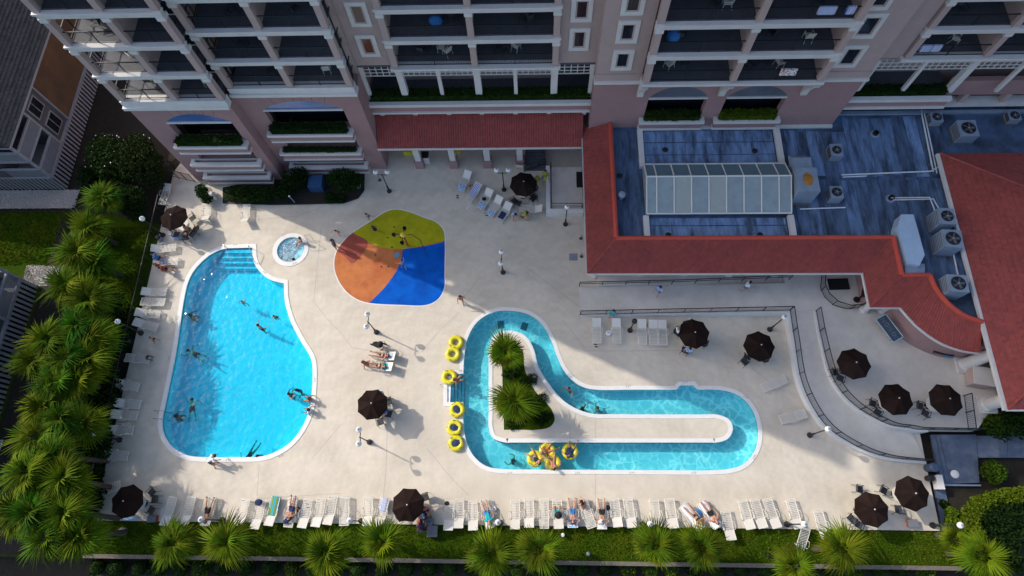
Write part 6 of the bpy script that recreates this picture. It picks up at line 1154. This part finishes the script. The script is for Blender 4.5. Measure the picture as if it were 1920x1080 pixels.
# furniture and towels on the balconies
bx_ = [(-26.6, 28.6, 0), (-26.2, 28.5, 1), (-26.8, 28.5, 2), (-23, 28.6, 2), (-22.6, 28.5, 0), (-19, 29.3, 1), (-14.6, 29.5, 2), (-14.3, 29.4, 0), (-18.6, 29.4, 2), (-7.2, 31, 0), (-6.4, 31.1, 0), (-5.2, 31, 1), (-2.4, 31, 0), (-1.2, 31.1, 0), (-.3, 31, 1), (-6.8, 31, 2), (9.2, 29.4, 0), (10.2, 29.5, 0), (15.6, 29.5, 0), (16.6, 29.4, 0), (9.4, 29.4, 1), (15.2, 29.5, 1), (11.6, 29.4, 2), (17, 29.4, 2), (27.3, 31.2, 1), (28.6, 31.2, 0), (33.4, 31.2, 1), (-7.8, 30.9, 0), (-6.0, 30.8, 0), (-2.0, 30.7, 0), (-.6, 30.9, 1), (-25.6, 28.4, 1), (-25.4, 28.3, 0), (14.6, 29.2, 0), (17.4, 29.2, 1), (10.8, 29.3, 2), (-18.2, 29.3, 0)]
for i, (x, y, k_) in enumerate(bx_):
    wt = i % 3 == 1; o = place(CW, (0, 0, 0)) if wt else copy_tree(CH); o.location = (x, y, lv(k_) + .006); o.rotation_euler = (0, 0, R(i * 53)); o['label'] = ('white' if wt else 'dark') + ' chair inside a hotel balcony, %s counting wing by wing from the houses' % ORD[i]; o['group'] = 'furniture on the hotel balconies'
def rail_towel(x, y, k_, w, m, lb):
    z = lv(k_) + 1.03; b = MB(); n_ = 6
    for s, l in ((-.05, .55), (.05, .6)): b.add([(x + w * i / n_, y + s - (.015 * (i % 2)), z) for i in range(n_ + 1)] + [(x + w * i / n_ + .02, y + s * 1.3 - (.03 * (i % 2)), z - l) for i in range(n_ + 1)], [(i, i + 1, n_ + 2 + i, n_ + 1 + i) for i in range(n_)])
    b.add([(x, y - .05, z + .003), (x + w, y - .05, z + .003), (x + w, y + .05, z + .003), (x, y + .05, z + .003)], [(0, 1, 2, 3)]); tag(b.build('towel', m), lb, 'towel', 'towels over the balcony rails')
rail_towel(16.6, 28.32, 2, 1.0, m_str, 'blue striped towel over the rail of the upper club-side balcony'); rail_towel(18.2, 28.32, 2, .5, m_str, 'narrow blue striped towel by the end column'); rail_towel(16.3, 28.32, 0, 1.1, m_pat2, 'white and orange towel over the lowest club-side balcony rail'); rail_towel(25.8, 30.12, 0, .7, m_str, 'blue striped towel on the far section rail'); rail_towel(26.55, 30.12, 0, .6, m_thin, 'pale striped towel beside the blue one on the far section rail')
p3 = (8.9, 29.3, lv(1)); t = thing('beach_ball', 'blue round balloon chair on the club-side balcony', 'ball', p3); MB().ball((0, 0, .5), .46, 16, 10).build('shell', m_blue, smooth=True).parent = t
t = thing('folded_parasol', 'blue cloth bundle on the middle balcony', 'bundle', (-6.4, 30.9, lv(1))); MB().ball((0, 0, .4), .4, 12, 8, 1.2, .8, 1).build('bundle', m_blue).parent = t
# ------------------------------------------------------------------ people
SK = [mat('skin_%d' % i, c, .5, .06, 6) for i, c in enumerate(((.52, .30, .20), (.40, .20, .125), (.46, .23, .15), (.17, .085, .05)))]
HA = [mat('hair_%d' % i, c, .6, .2, 8) for i, c in enumerate(((.018, .012, .010), (.09, .045, .02), (.34, .22, .08), (.25, .25, .26)))]
m_eye = mat('eye', (.02, .015, .012), .3); m_lip = mat('lip', (.30, .11, .09), .5)
def V(*a): return Vector(a)
POSES = {}
def pose(name, pz, torso, thighs, shins, uarms, farms, head=None, face=(0, 1, 0), right=(1, 0, 0)):
    """one continuous body grown over a posed skeleton, with shirt, shorts and hair cut from its own surface"""
    P = {}; r = Vector(right); P['pel'] = V(0, 0, pz); tq = V(*torso).normalized(); hd = V(*(head or torso)).normalized(); fc = V(*face); fc = (fc - hd * fc.dot(hd)).normalized()
    P['chest'] = P['pel'] + tq * .34; P['neck'] = P['pel'] + tq * .50; P['head'] = P['neck'] + hd * .17
    bones = []; B_ = lambda a, b_, ra, rb, reg: bones.append((a.copy(), b_.copy(), ra, rb, reg))
    front = r.cross(tq) * -1; front = front if front.dot(V(0, 1, .3)) > 0 else -front
    for s in (-1, 1): B_(P['pel'] + r * s * .06, P['pel'] + tq * .2 + r * s * .045, .105, .095, 'hip' if True else 0); B_(P['pel'] + tq * .2 + r * s * .05, P['chest'] + r * s * .07, .095, .11, 'torso'); B_(P['chest'] + r * s * .07, P['neck'] - tq * .05 + r * s * .11, .108, .075, 'torso')
    B_(P['neck'] - tq * .02, P['head'] - hd * .04, .056, .052, 'head'); B_(P['head'] - hd * .035 + fc * .012, P['head'] + hd * .03 - fc * .01, .088, .098, 'head'); B_(P['head'] - hd * .07 + fc * .035, P['head'] - hd * .06 + fc * .045, .05, .045, 'head')
    B_(P['head'] - hd * .015 + fc * .09, P['head'] - hd * .03 + fc * .112, .016, .02, 'head')
    rt = hd.cross(fc)
    for s in (-1, 1): B_(P['head'] + rt * s * .09 - hd * .02, P['head'] + rt * s * .10 + hd * .01 - fc * .01, .024, .026, 'head')
    hands = []
    for i, s in enumerate((-1, 1)):
        h = P['pel'] + r * s * .095; k = h + V(*thighs[i]).normalized() * .43; a = k + V(*shins[i]).normalized() * .42
        sh = V(*shins[i]).normalized(); ft = (fc if abs(sh.z) > .6 else V(0, 0, 1)); ft = (ft - sh * ft.dot(sh) * .85).normalized(); t_ = a + ft * .17 + sh * .03
        B_(h, h.lerp(k, .5), .098, .078, 'thigh'); B_(h.lerp(k, .5), k, .078, .056, 'leg'); B_(k, k.lerp(a, .35), .055, .058, 'leg'); B_(k.lerp(a, .35), a, .058, .036, 'leg'); B_(a - ft * .03 + sh * .03, t_, .042, .034, 'leg')
        u0 = P['neck'] - tq * .06 + r * s * .19; e = u0 + V(*uarms[i]).normalized() * .28; w = e + V(*farms[i]).normalized() * .25
        B_(u0 - r * s * .06, u0, .07, .062, 'torso'); B_(u0, u0.lerp(e, .45), .06, .048, 'sleeve'); B_(u0.lerp(e, .45), e, .048, .04, 'arm'); B_(e, w, .04, .027, 'arm')
        fd = V(*farms[i]).normalized(); pd = fd.cross(V(0, 0, 1)); pd = pd.normalized() if pd.length > .2 else V(1, 0, 0); B_(w, w + fd * .05, .028, .034, 'arm'); hands.append((w + fd * .05, fd, pd))
    b = MB()
    for p, q, ra, rb, _ in bones:
        d = (q - p); L_ = d.length; d = d.normalized() if L_ > 1e-5 else V(0, 0, 1); pts = []; rs = []
        for j in range(5): t = math.pi / 2 * (1 - j / 4); pts.append(p - d * ra * math.sin(t)); rs.append(max(.004, ra * math.cos(t)))
        for j in range(5): t = math.pi / 2 * (j / 4); pts.append(q + d * rb * math.sin(t)); rs.append(max(.004, rb * math.cos(t)))
        b.tube(pts, rs, 12)
    me = b.mesh('person', None); o = link('person', me); md = o.modifiers.new('r', 'REMESH'); md.mode = 'VOXEL'; md.voxel_size = .021; ms = o.modifiers.new('s', 'SMOOTH'); ms.iterations = 3; ms.factor = .5
    dg = bpy.context.evaluated_depsgraph_get(); ev = o.evaluated_get(dg); body = bpy.data.meshes.new_from_object(ev); bpy.data.objects.remove(o); bpy.data.meshes.remove(me)
    vs = [v.co.copy() for v in body.vertices]; nr = [v.normal.copy() for v in body.vertices]
    def region(p):
        best = None; bd = 9
        for a, c_, ra, rb, g_ in bones:
            ab = c_ - a; t = max(0, min(1, (p - a).dot(ab) / max(1e-9, ab.length_squared))); d = (p - a.lerp(c_, t)).length - (ra + (rb - ra) * t)
            if d < bd: bd = d; best = g_
        return best
    rg = [region(p) for p in vs]; faces = [tuple(p.vertices) for p in body.polygons]
    def peel(sel, off, nm):
        idx = {}; nv = []; nf = []
        for f in faces:
            if all(sel(i) for i in f):
                for i in f:
                    if i not in idx: idx[i] = len(nv); nv.append(tuple(vs[i] + nr[i] * off))
                nf.append(tuple(idx[i] for i in f))
        m_ = bpy.data.meshes.new(nm); m_.from_pydata(nv, [], nf); m_.materials.append(None)
        for p in m_.polygons: p.use_smooth = True
        return m_
    hc = P['head']
    shorts = peel(lambda i: rg[i] in ('hip', 'thigh'), .014, 'swim_shorts'); brief = peel(lambda i: rg[i] == 'hip' and (vs[i] - P['pel']).dot(tq) < .09 or rg[i] == 'thigh' and (vs[i] - P['pel']).length < .14, .010, 'swim_bottom')
    top = peel(lambda i: rg[i] == 'torso' and .24 < (vs[i] - P['pel']).dot(tq) < .38, .010, 'swim_top'); shirt = peel(lambda i: rg[i] in ('torso', 'sleeve', 'hip'), .016, 'shirt')
    suit = peel(lambda i: rg[i] in ('torso', 'hip') and (vs[i] - P['pel']).dot(tq) < .40, .011, 'swimsuit')
    hair = peel(lambda i: rg[i] == 'head' and (vs[i] - hc).dot(hd) > -.03 - .05 * max(0, -(vs[i] - hc).dot(fc) * 10) and ((vs[i] - hc).dot(fc) < .035 or (vs[i] - hc).dot(hd) > .065), .016, 'hair')
    longh = peel(lambda i: (rg[i] == 'head' and ((vs[i] - hc).dot(fc) < .03 or (vs[i] - hc).dot(hd) > .065)) or (rg[i] == 'torso' and (vs[i] - P['neck']).length < .14 and (vs[i] - P['neck']).dot(fc) < -.02), .024, 'hair')
    # fingers, eyes and lips join the body mesh
    ex = MB(); mi = []
    for w, fd, pd in hands:
        for j in range(4):
            p0 = w + fd * .02 + pd * (-.027 + .018 * j); L_ = (.062, .074, .07, .055)[j]; dn_ = V(0, 0, -.012); n0 = len(ex.f); ex.tube([p0, p0 + fd * L_ * .55 + dn_ * .3, p0 + fd * L_ + dn_], [.0095, .0085, .006], 5); mi += [0] * (len(ex.f) - n0)
        n0 = len(ex.f); p0 = w - fd * .03 + pd * -.03; ex.tube([p0, p0 - pd * .025 + fd * .03, p0 - pd * .03 + fd * .06], [.012, .010, .007], 5); mi += [0] * (len(ex.f) - n0)
    for s in (-1, 1): n0 = len(ex.f); ex.ball(hc + fc * .092 + rt * s * .034 + hd * .012, .013, 6, 4); mi += [1] * (len(ex.f) - n0)
    n0 = len(ex.f); ex.tube([hc + fc * .092 - hd * .058 - rt * .024, hc + fc * .1 - hd * .06, hc + fc * .092 - hd * .058 + rt * .024], .008, 4); mi += [2] * (len(ex.f) - n0)
    full = bpy.data.meshes.new('person'); k = len(vs); full.from_pydata([tuple(p) for p in vs] + ex.v, [], faces + [tuple(i + k for i in f) for f in ex.f])
    for m_ in (None, m_eye, m_lip): full.materials.append(m_)
    for i, p in enumerate(full.polygons): p.use_smooth = True; p.material_index = 0 if i < len(faces) else mi[i - len(faces)]
    bpy.data.meshes.remove(body); POSES[name] = dict(body=full, shorts=shorts, brief=brief, top=top, shirt=shirt, hair=hair, long=longh, suit=suit)
dnv = (0, 0, -1)
pose('stand', .87, (0, .02, 1), [(-.08, .05, -1), (.08, -.02, -1)], [dnv, dnv], [(-.28, .02, -1), (.28, .05, -1)], [(-.1, .2, -1), (.1, .25, -1)])
pose('walk', .86, (0, .08, 1), [(-.03, .45, -1), (.03, -.3, -1)], [(0, .05, -1), (0, -.6, -1)], [(-.25, -.4, -1), (.25, .45, -1)], [(-.1, .1, -1), (.05, .6, -.9)])
pose('carry', .86, (0, .1, 1), [(-.05, .3, -1), (.05, -.25, -1)], [(0, -.05, -1), (0, -.45, -1)], [(-.3, .4, -.9), (.3, .4, -.9)], [(.25, 1, .1), (-.25, 1, .1)])
pose('edge', .12, (0, -.12, 1), [(-.15, 1, .12), (.15, 1, .05)], [(0, .35, -1), (0, .2, -1)], [(-.55, -.4, -1), (.55, -.4, -1)], [(-.1, -.2, -1), (.1, -.2, -1)])
pose('chair', .50, (0, -.12, 1), [(-.2, 1, .02), (.2, 1, .02)], [(0, .1, -1), (0, .15, -1)], [(-.3, .35, -.9), (.3, .35, -.9)], [(.1, 1, -.1), (-.1, 1, -.1)])
pose('hunch', .44, (0, .55, .85), [(-.25, 1, .05), (.25, 1, .05)], [(0, -.05, -1), (0, -.05, -1)], [(-.2, .8, -.7), (.2, .8, -.7)], [(.3, .8, -.3), (-.3, .8, -.3)], head=(0, .8, .6))
pose('recline', .47, (0, -.95, .30), [(-.12, 1, .05), (.10, 1, .35)], [(-.05, 1, -.02), (0, 1, -.38)], [(-.7, .6, -.15), (.7, .6, -.15)], [(.2, 1, .0), (-.2, 1, .0)], head=(0, -.9, .42), face=(0, .2, 1))
pose('behind', .47, (0, -.95, .28), [(-.2, 1, .02), (.16, 1, .02)], [(-.1, 1, 0), (.1, 1, 0)], [(-1, -.35, .1), (1, -.35, .1)], [(.75, -.75, .1), (-.75, -.75, .1)], head=(0, -.9, .35), face=(0, .2, 1))
pose('flat', .46, (0, -1, .06), [(-.2, 1, .0), (.14, 1, 0)], [(-.1, 1, .0), (.3, 1, 0)], [(-.9, -.5, -.05), (.7, .6, -.1)], [(.3, -1, 0), (-.1, 1, 0)], head=(0, -1, .1), face=(.1, .1, 1))
pose('swim', -.25, (0, 1, .08), [(-.2, -1, -.1), (.2, -1, -.25)], [(-.1, -1, -.05), (.1, -1, -.3)], [(-.8, .7, .0), (.9, .4, .05)], [(-.2, 1, -.05), (.5, -.6, -.1)], head=(0, 1, .45), face=(0, .4, -1))
pose('tread', -.60, (0, .12, 1), [(-.25, .6, -1), (.2, .2, -1)], [(0, -.4, -1), (0, -.5, -1)], [(-.7, .35, -.6), (.7, .4, -.5)], [(.2, 1, .25), (-.3, 1, .25)])
pose('wade', -.22, (0, .1, 1), [(-.1, .15, -1), (.1, -.1, -1)], [(0, -.05, -1), (0, -.1, -1)], [(-.6, .3, -.8), (.7, .2, -.7)], [(-.2, .9, .1), (.3, .9, .1)])
pose('tube', .24, (0, -.75, .62), [(-.3, 1, .38), (.3, 1, .42)], [(-.15, .7, -.6), (.1, .8, -.5)], [(-1, .1, -.05), (1, .1, -.05)], [(-.1, 1, -.15), (.1, 1, -.15)], head=(0, -.5, .85), face=(0, .9, .5))
pose('bend', .84, (0, .85, .5), [(-.1, .05, -1), (.1, .05, -1)], [(0, -.1, -1), (0, -.1, -1)], [(-.15, .4, -1), (.15, .4, -1)], [(0, .3, -1), (0, .35, -1)], head=(0, .9, .35), face=(0, .3, -1))
pose('play', .80, (0, .3, 1), [(-.2, .5, -1), (.2, -.3, -1)], [(0, -.2, -1), (0, -.5, -1)], [(-.9, .4, .2), (.8, .5, -.4)], [(-.4, .6, .6), (.2, 1, .1)])
CL = dict(black=m_blk, navy=m_nb, blue=m_blue, teal=m_teal, white=m_wht, red=m_redc, orange=m_org, lime=m_lime, grey=m_gry, coral=m_pnk, pat=m_pat, pat2=m_pat2)
def person(ps, px, py, z, rz, label, skin=0, hair=0, wear='shorts', col='navy', col2=None, s=1.0, lh=False, lift=0.0):
    d = POSES[ps]; p = at(px, py, z + .25 if ps in ('recline', 'behind', 'flat') else z); o = link('person', d['body']); o.location = (p.x, p.y, z + lift); o.rotation_euler = (0, 0, R(rz)); o.scale = (s,) * 3; tag(o, label, 'person', 'people around the pools')
    o.material_slots[0].link = 'OBJECT'; o.material_slots[0].material = SK[skin]
    parts = [('long' if lh else 'hair', HA[hair])] + {'shorts': [('shorts', CL[col])], 'bikini': [('brief', CL[col]), ('top', CL[col])], 'suit': [('suit', CL[col])], 'dress': [('shirt', CL[col]), ('shorts', CL[col2 or col])]}[wear]
    for k, m in parts:
        c = link(d[k].name.split('.')[0], d[k], o); c.material_slots[0].link = 'OBJECT'; c.material_slots[0].material = m
    return o
def hat(o, m, r=.2, label=None, z=None):
    """a brimmed hat worn by a person, placed on the head"""
    pass
D = 0.0
PEOPLE = [
 # bathers in the big pool
 ('tread', 455, 567, 0, 30, 'bather carrying a child on the shoulders in the big pool', 2, 0, 'shorts', 'white'), ('tread', 353, 590, 0, -80, 'dark bather standing close to the fence-side pool wall', 3, 0, 'shorts', 'black'), ('tread', 514, 592, 0, 200, 'small bather near the bay corner of the big pool', 2, 0, 'shorts', 'navy'),
 ('wade', 487, 614, 0, -30, 'bather waving an arm in the middle of the big pool', 2, 0, 'shorts', 'navy'), ('swim', 364, 663, 0, 65, 'swimmer moving towards the fence side of the big pool', 2, 0, 'shorts', 'black'), ('swim', 357, 765, 0, 8, 'swimmer stretched out near the pool ladder', 2, 0, 'shorts', 'black'),
 ('tread', 556, 729, 0, 160, 'bather in navy in the threesome near the deck side of the pool', 3, 0, 'suit', 'navy'), ('tread', 539, 739, 0, -60, 'bather facing the others in the pool threesome', 1, 0, 'shorts', 'navy'), ('tread', 548, 745, 0, 40, 'smallest bather of the pool threesome', 0, 0, 'shorts', 'blue'),
 ('swim', 468, 849, 0, 155, 'bather kicking off at the lawn end of the big pool', 2, 0, 'suit', 'black'), ('tread', 482, 853, 0, 180, 'dark haired bather beside the one kicking off', 0, 0, 'suit', 'navy'), ('tread', 326, 780, 0, -80, 'bather holding on at the pool ladder', 3, 0, 'shorts', 'black'),
 # people on the pool edge
 ('edge', 583, 750, .03, 78, 'long haired woman sitting on the deck side pool edge', 1, 1, 'bikini', 'coral'), ('edge', 582, 771, .03, 80, 'person in white and navy on the pool edge below the long haired woman', 1, 0, 'dress', 'white', 'navy'), ('bend', 402, 866, .0, -60, 'man in a white shirt bending at the lawn end of the big pool', 1, 0, 'dress', 'white', 'navy'), ('walk', 407, 872, .0, -40, 'girl standing behind the bending man at the pool end', 1, 0, 'bikini', 'coral'),
 ('walk', 295, 640, .0, -70, 'boy walking between the fence loungers and the pool', 2, 0, 'shorts', 'black'), ('hunch', 279, 673, .0, -90, 'boy sitting on a lounger end with his legs apart', 3, 0, 'shorts', 'grey'),
 ('chair', 303, 489, .0, -90, 'person in blue seated with the family by the fence', 0, 0, 'dress', 'blue', 'navy'), ('chair', 302, 503, .0, -70, 'child in red leaning in the family group by the fence', 0, 0, 'dress', 'red', 'red'), ('chair', 316, 511, .0, -60, 'parent in dark red on a chair by the fence row', 1, 0, 'dress', 'red', 'black'),
 ('chair', 358, 437, .0, 150, 'person in orange and red beside the gate umbrella', 1, 0, 'dress', 'orange', 'navy'), ('stand', 330, 437, .0, 40, 'person in blue bending over bags at the gate umbrella', 0, 0, 'dress', 'pat', 'navy'),
 ('edge', 566, 455, .03, 130, 'woman with dark hair sitting on the spa edge', 1, 0, 'bikini', 'black'), ('tread', 550, 487, .0, 10, 'bather leaning back in the spa', 0, 0, 'shorts', 'navy'),
 # splash pad
 ('play', 694, 410, 0, 120, 'child running at the top edge of the splash pad', 2, 0, 'shorts', 'grey'), ('play', 703, 432, 0, 200, 'child with a dark bucket hat on the yellow zone', 3, 0, 'shorts', 'black'), ('play', 637, 440, 0, 150, 'child walking up to the splash pad from the spa', 2, 0, 'shorts', 'grey'), ('stand', 632, 466, 0, -80, 'adult in brown standing on the edge by the red zone', 1, 0, 'dress', 'grey', 'black'), ('play', 757, 502, 0, 30, 'child crouching on the blue zone', 0, 2, 'shorts', 'blue'), ('walk', 866, 567, 0, 190, 'tanned woman walking along the shadow edge by the river bend', 1, 0, 'bikini', 'coral'),
 # sunbathers in the middle
 ('recline', 715, 667, .0, 80, 'sunbathing woman nearer the stroller', 1, 0, 'bikini', 'black'), ('recline', 709, 687, .0, 80, 'sunbathing woman with brown hair nearer the umbrella', 1, 1, 'bikini', 'black'), ('edge', 687, 683, .0, -75, 'tanned woman sitting on the deck at the feet of the sunbathers', 1, 1, 'bikini', 'coral'),
 ('chair', 727, 772, .0, 120, 'seated person in bright blue at the sunny umbrella', 0, 0, 'dress', 'blue', 'blue'), ('chair', 716, 742, .0, 200, 'seated person in pale blue behind the sunny umbrella', 0, 3, 'dress', 'pat', 'white'),
 # river
 ('edge', 856, 715, .0, -60, 'sunburnt man stepping down the river steps', 2, 1, 'shorts', 'coral'), ('tube', 1003, 860, -.22, 40, 'rider with a dark swimsuit in the tube nearest the river bend', 1, 0, 'suit', 'black'), ('tube', 1026, 845, -.22, -60, 'sunburnt rider in the tube by the island edge', 1, 2, 'shorts', 'orange'), ('tube', 1036, 867, -.22, 10, 'rider in the tube nearest the lawn side', 1, 0, 'bikini', 'coral'), ('tube', 1069, 846, -.22, -20, 'rider in navy in the river tube', 1, 0, 'dress', 'navy', 'navy'),
 ('wade', 1067, 729, .0, 150, 'bather with raised arms in the bend of the river', 1, 0, 'shorts', 'lime'), ('tread', 1092, 766, .0, 30, 'dark bather near the island wall of the river', 3, 0, 'shorts', 'navy'), ('tread', 1119, 765, .0, -60, 'pale bather a little further down the river', 0, 0, 'shorts', 'white'), ('tread', 962, 864, .0, 60, 'lone bather in the lower river before the tubes', 2, 0, 'shorts', 'navy'),
 # promenade
 ('carry', 1232, 551, .52, 140, 'person in a blue patterned wrap carrying a bag on the promenade', 0, 0, 'dress', 'pat', 'blue'), ('carry', 1393, 543, .75, -100, 'person in white and blue carrying a ring on the promenade', 0, 0, 'dress', 'white', 'blue'), ('stand', 1146, 595, .0, 160, 'person in turquoise by the promenade wall', 0, 0, 'dress', 'teal', 'teal'), ('stand', 1285, 664, .0, 160, 'person in a pale blue dress below the wall umbrella', 0, 0, 'dress', 'pat', 'blue'), ('chair', 1268, 625, .0, -60, 'seated person in white and grey at the wall umbrella', 0, 3, 'dress', 'white', 'black'),
 ('hunch', 964, 404, .0, 200, 'person in blue packing at the end of the slanting row', 0, 0, 'dress', 'pat', 'blue'), ('hunch', 979, 408, .0, -100, 'person with a yellow-green towel at the end of the slanting row', 0, 0, 'dress', 'lime', 'navy'), ('hunch', 886, 351, .0, 150, 'child sitting in the slanting row by the porch', 0, 0, 'shorts', 'blue'),
 # lawn edge row
 ('flat', 392, 958, .0, -2, 'man in dark shorts lying under the globe lamp', 1, 0, 'shorts', 'black'), ('recline', 549, 955, .0, -3, 'person half covered with clothes on a lounger', 1, 0, 'shorts', 'navy'), ('recline', 914, 963, .0, 16, 'man in bright blue shorts lying on a lounger', 2, 3, 'dress', 'teal', 'blue'), ('chair', 1045, 962, .0, 5, 'seated woman in turquoise with a dark sun hat', 1, 0, 'dress', 'teal', 'teal'), ('behind', 1073, 960, .0, 2, 'sunburnt man lying with his head on a blue patterned towel', 2, 0, 'shorts', 'blue'),
 ('hunch', 1094, 951, .0, 30, 'hunched woman with dark hair sitting on an askew lounger', 2, 0, 'bikini', 'coral'), ('behind', 1128, 961, .0, 0, 'man with a white cap lying on a flat lounger', 1, 3, 'shorts', 'black'), ('behind', 1301, 967, .0, 38, 'fair haired woman sunbathing on the slanted lounger', 1, 2, 'bikini', 'black'), ('recline', 1331, 963, .0, 30, 'broad man in black trunks sunbathing', 2, 0, 'shorts', 'black'),
 ('chair', 795, 966, .0, -40, 'person in pale blue at the lawn edge umbrella', 0, 3, 'dress', 'pat', 'navy'), ('chair', 800, 955, .0, 200, 'person with brown hair behind the lawn edge umbrella', 1, 1, 'dress', 'coral', 'navy'), ('chair', 793, 987, -.10, 0, 'person in dark blue slumped in the red camp chair', 1, 0, 'dress', 'navy', 'navy'), ('chair', 268, 937, .0, 100, 'person with a bare back at the corner umbrella', 1, 0, 'shorts', 'black'), ('chair', 262, 948, .0, 60, 'person in white at the corner umbrella', 0, 1, 'dress', 'white', 'navy'),
 ('chair', 1022, 337, .0, 180, 'person in yellow behind the porch umbrella', 0, 0, 'dress', 'lime', 'blue'),
]
for t_ in PEOPLE:
    ps, x, y, z, rz, lb, sk_, ha_, w = t_[:9]; c1 = t_[9] if len(t_) > 9 else 'navy'; c2_ = t_[10] if len(t_) > 10 else None
    kid = any(k in lb for k in ('child', 'boy', 'girl', 'smallest', 'small bather')); wom = any(k in lb for k in ('woman', 'girl', 'haired bather'))
    zz = z - (.0 if ps not in ('tread', 'swim', 'wade') else 0); dz = {'tread': .0, 'swim': .0, 'wade': .0}.get(ps, 0)
    sc_ = (.68 if kid else .96 if wom else 1.03); lift = 0
    if ps == 'tread': lift = -.11 + (.55 + .12) * (sc_ - 1) * 0 - (0.0 if not kid else -.18)
    if ps in ('chair',) and kid: lift = .14
    if ps == 'edge' and ('deck at the feet' in lb): lift = .02
    person(ps, x, y, zz, rz + (180 if ps in ('tread',) and False else 0), lb, sk_, ha_, w, c1, c2_, sc_, lh=wom, lift=lift)
def sun_hat(px, py, z, m, label, r=.22):
    p = at(px, py, z); o = thing('hat', label, 'hat', p); MB().lathe([(r, 0), (r * .98, .015), (r * .5, .03), (r * .45, .11), (.02, .13)], (0, 0, 0), 16).build('brim', m).parent = o
sun_hat(1047, 966, 1.12, m_blk, 'dark wide sun hat on the seated woman in turquoise', .25); sun_hat(703, 430, .95, m_blk, 'dark hat on the child on the yellow zone', .17); sun_hat(1127, 977, .72, m_wht, 'white cap on the lying man', .13); sun_hat(1022, 335, 1.30, m_lime, 'lime hat behind the porch umbrella', .16)
tidy()
